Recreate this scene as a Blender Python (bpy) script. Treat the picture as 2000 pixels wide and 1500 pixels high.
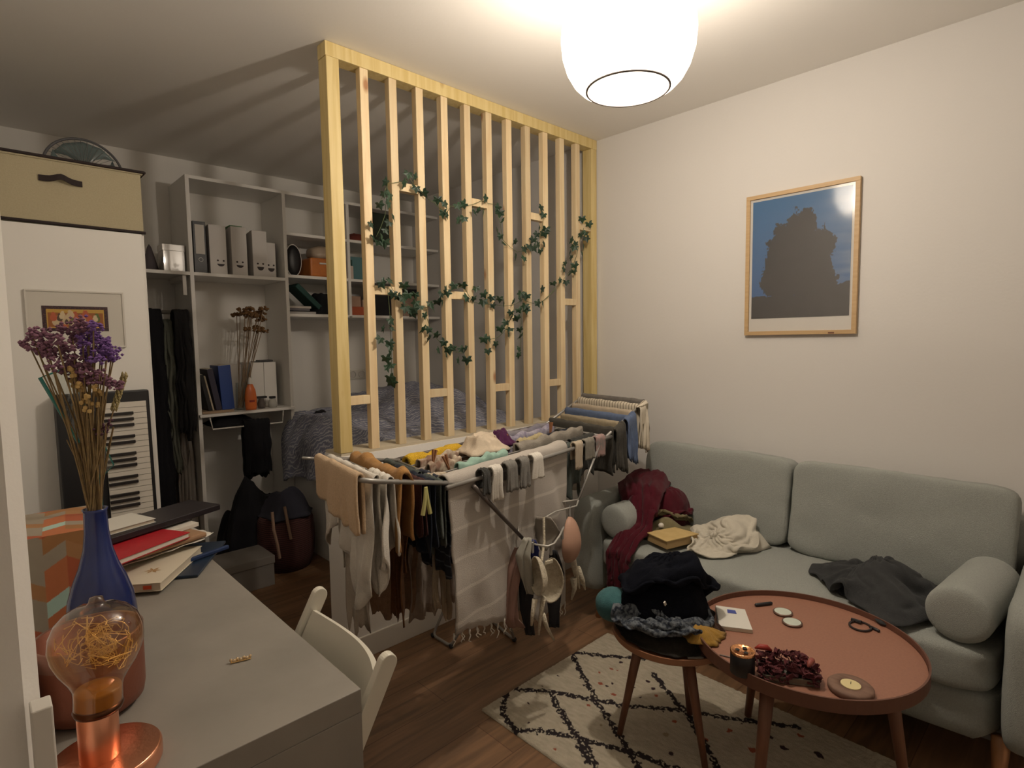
import bpy, bmesh, math, random
from mathutils import Vector, Matrix, noise
PI = math.pi
scene = bpy.context.scene
for o in list(bpy.data.objects): bpy.data.objects.remove(o)

# ------------------------------------------------------------------ camera
CH = 1.40                                   # eye height
F = 1107.692                                # focal length in pixels of a 2000 px wide frame
cR = Vector((0.72290062, -0.6908062, -0.01419487))
cU = Vector((0.06399844, 0.04648789, 0.99686663))
cF = Vector((0.68798175, 0.72154395, -0.07781664))
cam_d = bpy.data.cameras.new('camera'); cam = bpy.data.objects.new('camera', cam_d)
scene.collection.objects.link(cam); scene.camera = cam
cam_d.sensor_width = 36.0; cam_d.lens = 36.0 * F / 2000.0; cam_d.clip_start = 0.02
m3 = Matrix((cR, cU, -cF)).transposed()
cam.matrix_world = Matrix.Translation((0, 0, CH)) @ m3.to_4x4()

# ------------------------------------------------------------------ world, exposure
scene.view_settings.view_transform = 'Standard'; scene.view_settings.look = 'None'
scene.view_settings.gamma = 1.0; scene.view_settings.use_curve_mapping = False
scene.view_settings.exposure = 0.0
w = bpy.data.worlds.new('night'); scene.world = w; w.use_nodes = True
w.node_tree.nodes['Background'].inputs[0].default_value = (0.02, 0.022, 0.03, 1)
w.node_tree.nodes['Background'].inputs[1].default_value = 0.3
LAMP = Vector((1.532, 1.066, 2.33)); LAMP_W = 40.0; LAMP_COL = (1.0, 0.875, 0.735)
pl = bpy.data.lights.new('ceiling_bulb_light', 'POINT'); pl.energy = LAMP_W; pl.color = LAMP_COL
pl.shadow_soft_size = 0.028
plo = bpy.data.objects.new('ceiling_bulb_light', pl); scene.collection.objects.link(plo); plo.location = LAMP

# key planes of the room
WX, BY, HC, SY = 2.87, 4.25, 2.61, 2.22      # right wall x, back wall y, ceiling z, screen front y

def ray(px, py): return cF * F + cR * (px - 1000.0) - cU * (py - 750.0)
def at(px, py, ax, val):                     # the point of a real plane (x, y or z = val) seen at a photo pixel
    d = ray(px, py); i = 'xyz'.index(ax); o = Vector((0, 0, CH))
    return o + d * ((val - o[i]) / d[i])

# ------------------------------------------------------------------ materials
MATS = {}
def nd(t, typ, **kw):
    n = t.nodes.new(typ)
    for k, v in kw.items(): setattr(n, k, v)
    return n
def mat(name, col, rough=0.6, metal=0.0, var=None, bump=None, coat=0, spec=None, sheen=0, stretch=None, wave=None, attr=None):
    """principled; var=(scale, colour2, contrast), bump=(scale, strength), stretch=(x,y,z) of the object coordinates"""
    if name in MATS: return MATS[name]
    m = bpy.data.materials.new(name); m.use_nodes = True; t = m.node_tree
    b = t.nodes['Principled BSDF']; L = t.links.new
    b.inputs['Base Color'].default_value = (*col, 1); b.inputs['Roughness'].default_value = rough
    b.inputs['Metallic'].default_value = metal
    if spec is not None: b.inputs['Specular IOR Level'].default_value = spec
    if sheen: b.inputs['Sheen Weight'].default_value = sheen
    if coat: b.inputs['Coat Weight'].default_value = coat
    tc = nd(t, 'ShaderNodeTexCoord'); mp = nd(t, 'ShaderNodeMapping'); L(tc.outputs['Object'], mp.inputs[0])
    if stretch: mp.inputs['Scale'].default_value = stretch
    src = None
    if attr:
        a = nd(t, 'ShaderNodeAttribute', attribute_name=attr); src = a.outputs['Color']
    if var:
        n = nd(t, 'ShaderNodeTexNoise'); n.inputs['Scale'].default_value = var[0]; n.inputs['Detail'].default_value = 5
        L(mp.outputs[0], n.inputs['Vector'])
        r = nd(t, 'ShaderNodeMapRange'); c = var[2] if len(var) > 2 else 0.2
        r.inputs[1].default_value = 0.5 - c; r.inputs[2].default_value = 0.5 + c
        L(n.outputs['Fac'], r.inputs[0])
        x = nd(t, 'ShaderNodeMix', data_type='RGBA')
        L(r.outputs[0], x.inputs[0])
        if src: L(src, x.inputs[6])
        else: x.inputs[6].default_value = (*col, 1)
        x.inputs[7].default_value = (*var[1], 1)
        if src:
            x.blend_type = 'MULTIPLY'
        src = x.outputs[2]
    if wave:                                  # (scale, distortion, colour, low, high, direction)
        wv = nd(t, 'ShaderNodeTexWave', bands_direction=wave[5] if len(wave) > 5 else 'X')
        wv.inputs['Scale'].default_value = wave[0]; wv.inputs['Distortion'].default_value = wave[1]
        wv.inputs['Detail'].default_value = 3
        L(mp.outputs[0], wv.inputs['Vector'])
        r = nd(t, 'ShaderNodeMapRange'); r.inputs[1].default_value = wave[3]; r.inputs[2].default_value = wave[4]
        L(wv.outputs['Fac'], r.inputs[0])
        x = nd(t, 'ShaderNodeMix', data_type='RGBA'); L(r.outputs[0], x.inputs[0])
        if src: L(src, x.inputs[6])
        else: x.inputs[6].default_value = (*col, 1)
        x.inputs[7].default_value = (*wave[2], 1); src = x.outputs[2]
    if src: L(src, b.inputs['Base Color'])
    if bump:
        n = nd(t, 'ShaderNodeTexNoise'); n.inputs['Scale'].default_value = bump[0]; n.inputs['Detail'].default_value = 4
        L(mp.outputs[0], n.inputs['Vector'])
        bp = nd(t, 'ShaderNodeBump'); bp.inputs['Strength'].default_value = bump[1]; bp.inputs['Distance'].default_value = 0.01
        L(n.outputs['Fac'], bp.inputs['Height']); L(bp.outputs[0], b.inputs['Normal'])
    MATS[name] = m
    return m
def fabric(name, col, var=0.75, scale=60, rough=0.95):
    c2 = tuple(c * var for c in col)
    return mat(name, col, rough, var=(scale, c2, 0.25), bump=(350, 0.35), sheen=0.1 if max(col) > .03 else 0, spec=0.1)

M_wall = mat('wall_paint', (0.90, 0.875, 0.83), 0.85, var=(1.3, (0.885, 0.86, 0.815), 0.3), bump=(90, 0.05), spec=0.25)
M_wall_dimmed = mat('wall_paint_dimmed', (0.71, 0.69, 0.665), 0.85, var=(1.3, (0.695, 0.675, 0.65), 0.3), bump=(90, 0.05), spec=0.25)  # wall paint darkened: weaker lamp light on this wall is put into the colour
M_ceil = mat('ceiling_paint', (0.88, 0.855, 0.81), 0.9, bump=(60, 0.05), spec=0.2)
M_white = mat('white_laminate', (0.84, 0.82, 0.78), 0.45, var=(3, (0.82, 0.80, 0.755), 0.3))
M_trim = mat('white_trim', (0.74, 0.71, 0.65), 0.4)
M_copper = mat('brushed_copper', (0.86, 0.40, 0.25), 0.28, 1.0, bump=(120, 0.08), stretch=(1, 1, 12))
M_black = mat('black_plastic', (0.012, 0.012, 0.014), 0.4)
M_steel = mat('grey_coated_wire', (0.33, 0.32, 0.30), 0.4, 0.5)
M_sofa = mat('sofa_weave', (0.38, 0.40, 0.37), 0.95, var=(220, (0.29, 0.305, 0.28), 0.3), bump=(500, 0.5), sheen=0.15, spec=0.1)
M_concrete = mat('concrete_laminate', (0.31, 0.285, 0.25), 0.55, var=(4, (0.215, 0.20, 0.175), 0.22), bump=(40, 0.04))

def pine(name, col, dark, knot=(0.35, 0.13, 0.04)):
    m = bpy.data.materials.new(name); m.use_nodes = True; t = m.node_tree; L = t.links.new
    b = t.nodes['Principled BSDF']; b.inputs['Roughness'].default_value = 0.55
    tc = nd(t, 'ShaderNodeTexCoord'); oi = nd(t, 'ShaderNodeObjectInfo')
    ad = nd(t, 'ShaderNodeVectorMath', operation='ADD'); sc = nd(t, 'ShaderNodeVectorMath', operation='SCALE')
    cb = nd(t, 'ShaderNodeCombineXYZ')
    for i in range(3): L(oi.outputs['Random'], cb.inputs[i])
    L(cb.outputs[0], sc.inputs[0]); sc.inputs['Scale'].default_value = 37.0
    L(tc.outputs['Object'], ad.inputs[0]); L(sc.outputs[0], ad.inputs[1])
    mp = nd(t, 'ShaderNodeMapping'); mp.inputs['Scale'].default_value = (30, 30, 1.6); L(ad.outputs[0], mp.inputs[0])
    n = nd(t, 'ShaderNodeTexNoise'); n.inputs['Scale'].default_value = 1.5; n.inputs['Detail'].default_value = 4; n.inputs['Distortion'].default_value = 0.6
    L(mp.outputs[0], n.inputs['Vector'])
    cr = nd(t, 'ShaderNodeValToRGB'); cr.color_ramp.elements[0].position = 0.35; cr.color_ramp.elements[0].color = (*dark, 1)
    cr.color_ramp.elements[1].position = 0.62; cr.color_ramp.elements[1].color = (*col, 1); L(n.outputs['Fac'], cr.inputs[0])
    mp2 = nd(t, 'ShaderNodeMapping'); mp2.inputs['Scale'].default_value = (7, 7, 3.2); L(ad.outputs[0], mp2.inputs[0])
    v = nd(t, 'ShaderNodeTexVoronoi'); v.inputs['Scale'].default_value = 1.0; L(mp2.outputs[0], v.inputs['Vector'])
    r = nd(t, 'ShaderNodeMapRange'); r.inputs[1].default_value = 0.05; r.inputs[2].default_value = 0.13
    r.inputs[3].default_value = 0.85; r.inputs[4].default_value = 0.0; L(v.outputs['Distance'], r.inputs[0])
    x = nd(t, 'ShaderNodeMix', data_type='RGBA'); L(r.outputs[0], x.inputs[0]); L(cr.outputs[0], x.inputs[6]); x.inputs[7].default_value = (*knot, 1)
    # each board its own tone
    hs = nd(t, 'ShaderNodeHueSaturation'); mr = nd(t, 'ShaderNodeMapRange'); mr.inputs[3].default_value = 0.86; mr.inputs[4].default_value = 1.1
    L(oi.outputs['Random'], mr.inputs[0]); L(mr.outputs[0], hs.inputs['Value']); L(x.outputs[2], hs.inputs['Color'])
    L(hs.outputs[0], b.inputs['Base Color']); MATS[name] = m; return m
M_pine = pine('pine_slat', (0.80, 0.65, 0.41), (0.72, 0.54, 0.31))
M_treated = pine('treated_pine', (0.76, 0.61, 0.29), (0.66, 0.50, 0.20), (0.5, 0.32, 0.12))
M_walnut = mat('stained_beech_leg', (0.20, 0.085, 0.045), 0.5, var=(3, (0.14, 0.055, 0.03), 0.2), stretch=(20, 20, 2))
M_tabletop = mat('terracotta_table_top', (0.33, 0.155, 0.10), 0.5, var=(140, (0.28, 0.13, 0.085), 0.25))
M_sofaleg = mat('sofa_leg_wood', (0.42, 0.20, 0.09), 0.5, var=(3, (0.34, 0.15, 0.06), 0.2), stretch=(20, 20, 2))

def floor_mat():
    m = bpy.data.materials.new('laminate_planks'); m.use_nodes = True; t = m.node_tree; L = t.links.new
    b = t.nodes['Principled BSDF']; b.inputs['Roughness'].default_value = 0.42
    tc = nd(t, 'ShaderNodeTexCoord'); mp = nd(t, 'ShaderNodeMapping'); L(tc.outputs['Object'], mp.inputs[0])
    br = nd(t, 'ShaderNodeTexBrick'); br.offset = 0.37
    br.inputs['Color1'].default_value = (0.27, 0.15, 0.08, 1); br.inputs['Color2'].default_value = (0.20, 0.11, 0.055, 1)
    br.inputs['Mortar'].default_value = (0.12, 0.055, 0.028, 1); br.inputs['Scale'].default_value = 1.0
    br.inputs['Mortar Size'].default_value = 0.0015; br.inputs['Brick Width'].default_value = 1.25; br.inputs['Row Height'].default_value = 0.19
    L(mp.outputs[0], br.inputs['Vector'])
    mp2 = nd(t, 'ShaderNodeMapping'); mp2.inputs['Scale'].default_value = (1.6, 16, 1); L(tc.outputs['Object'], mp2.inputs[0])
    n = nd(t, 'ShaderNodeTexNoise'); n.inputs['Scale'].default_value = 1.6; n.inputs['Detail'].default_value = 6; n.inputs['Distortion'].default_value = 0.8
    L(mp2.outputs[0], n.inputs['Vector'])
    r = nd(t, 'ShaderNodeMapRange'); r.inputs[1].default_value = 0.35; r.inputs[2].default_value = 0.7; r.inputs[3].default_value = 0.62; r.inputs[4].default_value = 1.15
    L(n.outputs['Fac'], r.inputs[0])
    x = nd(t, 'ShaderNodeMix', data_type='RGBA', blend_type='MULTIPLY'); x.inputs[0].default_value = 1
    L(br.outputs['Color'], x.inputs[6]); L(r.outputs[0], x.inputs[7]); L(x.outputs[2], b.inputs['Base Color'])
    return m
M_floor = floor_mat()

def glassy(name, col, mixf=0.12, rough=0.03, ior=1.45):
    m = bpy.data.materials.new(name); m.use_nodes = True; t = m.node_tree; L = t.links.new
    t.nodes.remove(t.nodes['Principled BSDF']); out = t.nodes['Material Output']
    tr = nd(t, 'ShaderNodeBsdfTransparent'); tr.inputs[0].default_value = (*col, 1)
    g = nd(t, 'ShaderNodeBsdfGlossy'); g.inputs['Roughness'].default_value = rough
    fr0 = nd(t, 'ShaderNodeLayerWeight'); fr0.inputs[0].default_value = 0.5
    fr = nd(t, 'ShaderNodeMath', operation='POWER'); fr.inputs[1].default_value = 4.0; L(fr0.outputs['Facing'], fr.inputs[0])
    ad = nd(t, 'ShaderNodeMath', operation='ADD'); ad.use_clamp = True; ad.inputs[1].default_value = 0.04 + mixf * 0.3; L(fr.outputs[0], ad.inputs[0])
    x = nd(t, 'ShaderNodeMixShader'); L(ad.outputs[0], x.inputs[0]); L(tr.outputs[0], x.inputs[1]); L(g.outputs[0], x.inputs[2])
    L(x.outputs[0], out.inputs[0]); return m
M_glass = glassy('clear_glass', (0.93, 0.96, 0.95))
M_teal = glassy('teal_glass_edge', (0.10, 0.42, 0.36), 0.4)
M_amber = glassy('amber_glass', (0.93, 0.78, 0.58), 0.2)

# ------------------------------------------------------------------ mesh helpers
class MB:
    def __init__(s): s.v = []; s.f = []; s.c = None
    def quad_grid(s, P, nu, nv, close_u=False, close_v=False):
        b = len(s.v); s.v += [tuple(P[i][j]) for i in range(nu) for j in range(nv)]
        for i in range(nu if close_u else nu - 1):
            for j in range(nv if close_v else nv - 1):
                i2, j2 = (i + 1) % nu, (j + 1) % nv
                s.f.append((b + i * nv + j, b + i2 * nv + j, b + i2 * nv + j2, b + i * nv + j2))
        return s
    def box(s, x0, x1, y0, y1, z0, z1, M=None):
        b = len(s.v); P = [(x, y, z) for x in (x0, x1) for y in (y0, y1) for z in (z0, z1)]
        if M: P = [tuple(M @ Vector(p)) for p in P]
        s.v += P
        s.f += [tuple(b + i for i in q) for q in ((0,1,3,2),(4,6,7,5),(0,4,5,1),(2,3,7,6),(0,2,6,4),(1,5,7,3))]
        return s
    def tube(s, pts, r, n=8, closed=False):
        pts = [Vector(p) for p in pts]; k = len(pts); rr = r if isinstance(r, (list, tuple)) else [r] * k
        up = None; rings = []
        for i, p in enumerate(pts):
            a = pts[(i - 1) % k] if (i or closed) else p; c = pts[(i + 1) % k] if (i < k - 1 or closed) else p
            d = (c - a).normalized() if (c - a).length > 1e-9 else Vector((0, 0, 1))
            if up is None: up = Vector((0, 0, 1)) if abs(d.z) < 0.9 else Vector((1, 0, 0))
            e1 = (up - d * up.dot(d)).normalized(); e2 = d.cross(e1); up = e1
            rings.append([p + (e1 * math.cos(t) + e2 * math.sin(t)) * rr[i] for t in [2 * PI * j / n for j in range(n)]])
        b = len(s.v); s.quad_grid(rings, k, n, closed, True)
        if not closed:
            s.f.append(tuple(b + j for j in range(n))[::-1]); s.f.append(tuple(b + (k - 1) * n + j for j in range(n)))
        return s
    def lathe(s, prof, n=32, c=(0, 0, 0), M=None):
        rings = [[(c[0] + r * math.cos(2 * PI * j / n), c[1] + r * math.sin(2 * PI * j / n), c[2] + z) for j in range(n)] for r, z in prof]
        if M: rings = [[tuple(M @ Vector(p)) for p in R] for R in rings]
        s.quad_grid(rings, len(prof), n, False, True)
        return s
    def prism(s, poly, z0, z1, M=None):                  # poly in xy
        b = len(s.v); n = len(poly)
        P = [(x, y, z0) for x, y in poly] + [(x, y, z1) for x, y in poly]
        if M: P = [tuple(M @ Vector(p)) for p in P]
        s.v += P; s.f.append(tuple(range(b + n - 1, b - 1, -1))); s.f.append(tuple(range(b + n, b + 2 * n)))
        for i in range(n): j = (i + 1) % n; s.f.append((b + i, b + j, b + n + j, b + n + i))
        return s
    def poly(s, pts):
        b = len(s.v); s.v += [tuple(p) for p in pts]; s.f.append(tuple(range(b, b + len(pts)))); return s
    def ball(s, c, r, n=8, sq=(1, 1, 1)):
        P = [[(c[0] + r * sq[0] * math.sin(a) * math.cos(t), c[1] + r * sq[1] * math.sin(a) * math.sin(t), c[2] + r * sq[2] * math.cos(a))
              for t in [2 * PI * j / n for j in range(n)]] for a in [PI * (i + 0.02) / (n // 2 + 0.04) for i in range(n // 2 + 1)]]
        return s.quad_grid(P, n // 2 + 1, n, False, True)

def build(name, mb, m, parent=None, smooth=False, bevel=0, solid=0, loc=None, cols=None, sub=0, seg=2):
    me = bpy.data.meshes.new(name)
    c = Vector((0, 0, 0))
    if loc is not None: c = Vector(loc)
    me.from_pydata([tuple(Vector(v) - c) for v in mb.v], [], mb.f); me.validate(); me.update()
    bm = bmesh.new(); bm.from_mesh(me); bmesh.ops.recalc_face_normals(bm, faces=bm.faces); bm.to_mesh(me); bm.free()
    o = bpy.data.objects.new(name, me); scene.collection.objects.link(o)
    me.materials.append(m)
    if cols is not None:
        a = me.color_attributes.new('Col', 'FLOAT_COLOR', 'POINT')
        for i, q in enumerate(cols): a.data[i].color = (*q, 1)
    if smooth: me.polygons.foreach_set('use_smooth', [True] * len(me.polygons))
    o.location = c
    if parent is not None:
        o.parent = parent; o.location = c - parent.location
        if parent.parent: o.location -= parent.parent.location
    if solid:
        md = o.modifiers.new('t', 'SOLIDIFY'); md.thickness = solid; md.offset = 0
    if bevel:
        md = o.modifiers.new('b', 'BEVEL'); md.width = bevel; md.segments = seg; md.limit_method = 'ANGLE'
    if sub:
        md = o.modifiers.new('s', 'SUBSURF'); md.levels = sub; md.render_levels = sub
    return o
def tag(o, label, cat, group=None, kind=None):
    if kind: o['kind'] = kind
    if label: o['label'] = label
    if cat: o['category'] = cat
    if group: o['group'] = group
    return o
def thing(name, label, cat, loc=(0, 0, 0), group=None):
    o = bpy.data.objects.new(name, None); scene.collection.objects.link(o); o.location = loc; o.empty_display_size = 0.05
    return tag(o, label, cat, group)
def struct(name, mb, m, parent=None, **k):
    o = build(name, mb, m, parent, **k)
    if parent is None: o['kind'] = 'structure'
    return o
def N(x, y=0, z=0): return noise.noise(Vector((x, y, z)))
def lerp(a, b, t): return a + (b - a) * t

def drape(name, p0, p1, dA, dB, m, parent=None, r=0.012, folds=5, amp=0.012, seed=0, nu=44, nv=34, hemA=None, hemB=None, narrow=0.0, thick=0.004, side=None, cols=None, lean=0.0, lump=.006):
    """cloth hung over a bar p0-p1: falls dA on the side of n, dB on the other"""
    p0, p1 = Vector(p0), Vector(p1); u = (p1 - p0); u2 = Vector((u.x, u.y, 0)).normalized()
    n = Vector((-u2.y, u2.x, 0)) if side is None else Vector(side).normalized()
    rnd = random.Random(seed); ph = rnd.random() * 10
    G = []
    for i in range(nu):
        a = i / (nu - 1); row = []
        hA = dA * (hemA(a) if hemA else 1); hB = dB * (hemB(a) if hemB else 1)
        for j in range(nv):
            v = -1 + 2 * j / (nv - 1)
            if abs(v) < 0.16:
                th = v / 0.16 * PI / 2; off = r * math.sin(th); z = r * math.cos(th); dep = 0
                sgn = 1 if v > 0 else -1
            else:
                sgn = 1 if v > 0 else -1; q = (abs(v) - 0.16) / 0.84
                dep = q * (hA if sgn > 0 else hB); off = sgn * r; z = -dep
            wp = a * folds * 2 * PI + ph + sgn * 0.9 + 3.4 * N(a * 2.3, seed + .5, sgn) + 1.2 * N(a * 5, dep * 6, seed + 2)
            fl = math.sin(wp) * (.55 + .9 * abs(N(a * 3.1 + 4, seed, sgn * 2))) + .35 * math.sin(wp * 2.3 + 1)
            k = min(1, dep / 0.12)
            off += k * amp * (fl * (0.4 + 0.6 * min(1, dep / 0.3)) + 1.2 * N(a * 6 + ph, dep * 7, seed + sgn * 3)) + sgn * lean * dep
            aa = 0.5 + (a - 0.5) * (1 - narrow * min(1, dep / max(hA, hB, 0.01)))
            hem_ = 1 + (.10 * N(a * 5, seed + 11, sgn) + .04 * N(a * 14, seed + 12)) * min(1, dep / 0.1)
            P = p0 + u * aa + n * off + u2 * (0.016 * k * N(a * 4, dep * 9, seed + 7))
            row.append((P.x, P.y, P.z + (z * hem_ if dep else z) + lump * N(a * 9, v * 5, seed) + (lump - .006) * N(a * 6 + v, seed + 2) * 2.2 * (1 - k)))
        G.append(row)
    mb = MB(); mb.quad_grid(G, nu, nv)
    cc = None
    if cols: cc = [cols(i / (nu - 1), -1 + 2 * j / (nv - 1)) for i in range(nu) for j in range(nv)]
    return build(name, mb, m, parent, smooth=True, solid=thick, loc=p0, cols=cc)

def inpoly(pts, c, ang):                      # radius of a polygon from c along ang
    d = (math.cos(ang), math.sin(ang)); best = 0
    for i in range(len(pts)):
        a, b = pts[i], pts[(i + 1) % len(pts)]
        ex, ey = b[0] - a[0], b[1] - a[1]; den = d[0] * ey - d[1] * ex
        if abs(den) < 1e-9: continue
        t = ((a[0] - c[0]) * ey - (a[1] - c[1]) * ex) / den; s = ((a[0] - c[0]) * d[1] - (a[1] - c[1]) * d[0]) / den
        if t > 0 and -1e-6 <= s <= 1 + 1e-6: best = max(best, t)
    return best
def heap(name, outline, z0, height, m, parent=None, seed=0, fold=0.02, freq=9, prof=2.2, nr=40, na=120, ctr=None, zfun=None, rag=0.012, edge=None):
    """a crumpled garment lying inside an outline given in metres: long warped creases over a lumpy body"""
    c = ctr or (sum(p[0] for p in outline) / len(outline), sum(p[1] for p in outline) / len(outline))
    edge = fold * .9 if edge is None else edge
    th = [(seed * 1.7 + k * 1.15) for k in range(3)]
    def crease(x, y):
        wx, wy = .10 * N(x * 5, y * 5, seed + 3), .10 * N(x * 5, y * 5, seed + 9)
        t = 0
        for k, (a, fq, am) in enumerate(((th[0], freq, 1.0), (th[1], freq * 1.45, .7), (th[2], freq * 2.6, .30))):
            q = ((x + wx) * math.cos(a) + (y + wy) * math.sin(a)) * fq * 2.2 + 2.6 * N(x * 4, y * 4, seed + k * 5)
            g = 1 - abs(math.sin(q)) ** .75; t += am * g * (.35 + 1.3 * max(0, .35 + N(x * 6 + k, y * 6, seed + 20)))
        return t - .45
    top = []
    for i in range(nr):
        q = i / (nr - 1); row = []
        for j in range(na):
            an = 2 * PI * j / na; R = inpoly(outline, c, an) + rag * (N(math.cos(an) * 3, math.sin(an) * 3, seed) + .6 * N(math.cos(an) * 8, math.sin(an) * 8, seed + 1))
            rr = min(1, q * 1.12); x = c[0] + math.cos(an) * R * rr; y = c[1] + math.sin(an) * R * rr
            e = max(0, 1 - rr ** prof); hh = height(x, y) if callable(height) else height * (1 + .45 * N(x * 7, y * 7, seed + 31))
            bz = zfun(x, y) if zfun else z0
            cr = crease(x, y)
            z = bz + edge + e * hh + fold * cr * (.45 + .55 * min(1, (1 - rr) * 5))
            if q > .90:
                d = (q - .90) / .10; z = lerp(z, bz + .001, d); s_ = 1 + .018 * math.sin(d * PI) / max(R, .03); x = c[0] + (x - c[0]) * s_; y = c[1] + (y - c[1]) * s_
            else:
                x += .012 * N(x * 12, y * 12, seed + 41) * min(1, (1 - rr) * 5 + .3); y += .012 * N(x * 12, y * 12, seed + 42) * min(1, (1 - rr) * 5 + .3)
            row.append((x, y, max(z, bz + .001)))
        top.append(row)
    mb = MB(); mb.quad_grid(top, nr, na, False, True)
    mb.f.append(tuple((nr - 1) * na + j for j in range(na)))
    return build(name, mb, m, parent, smooth=True, loc=(c[0], c[1], z0))

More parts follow.
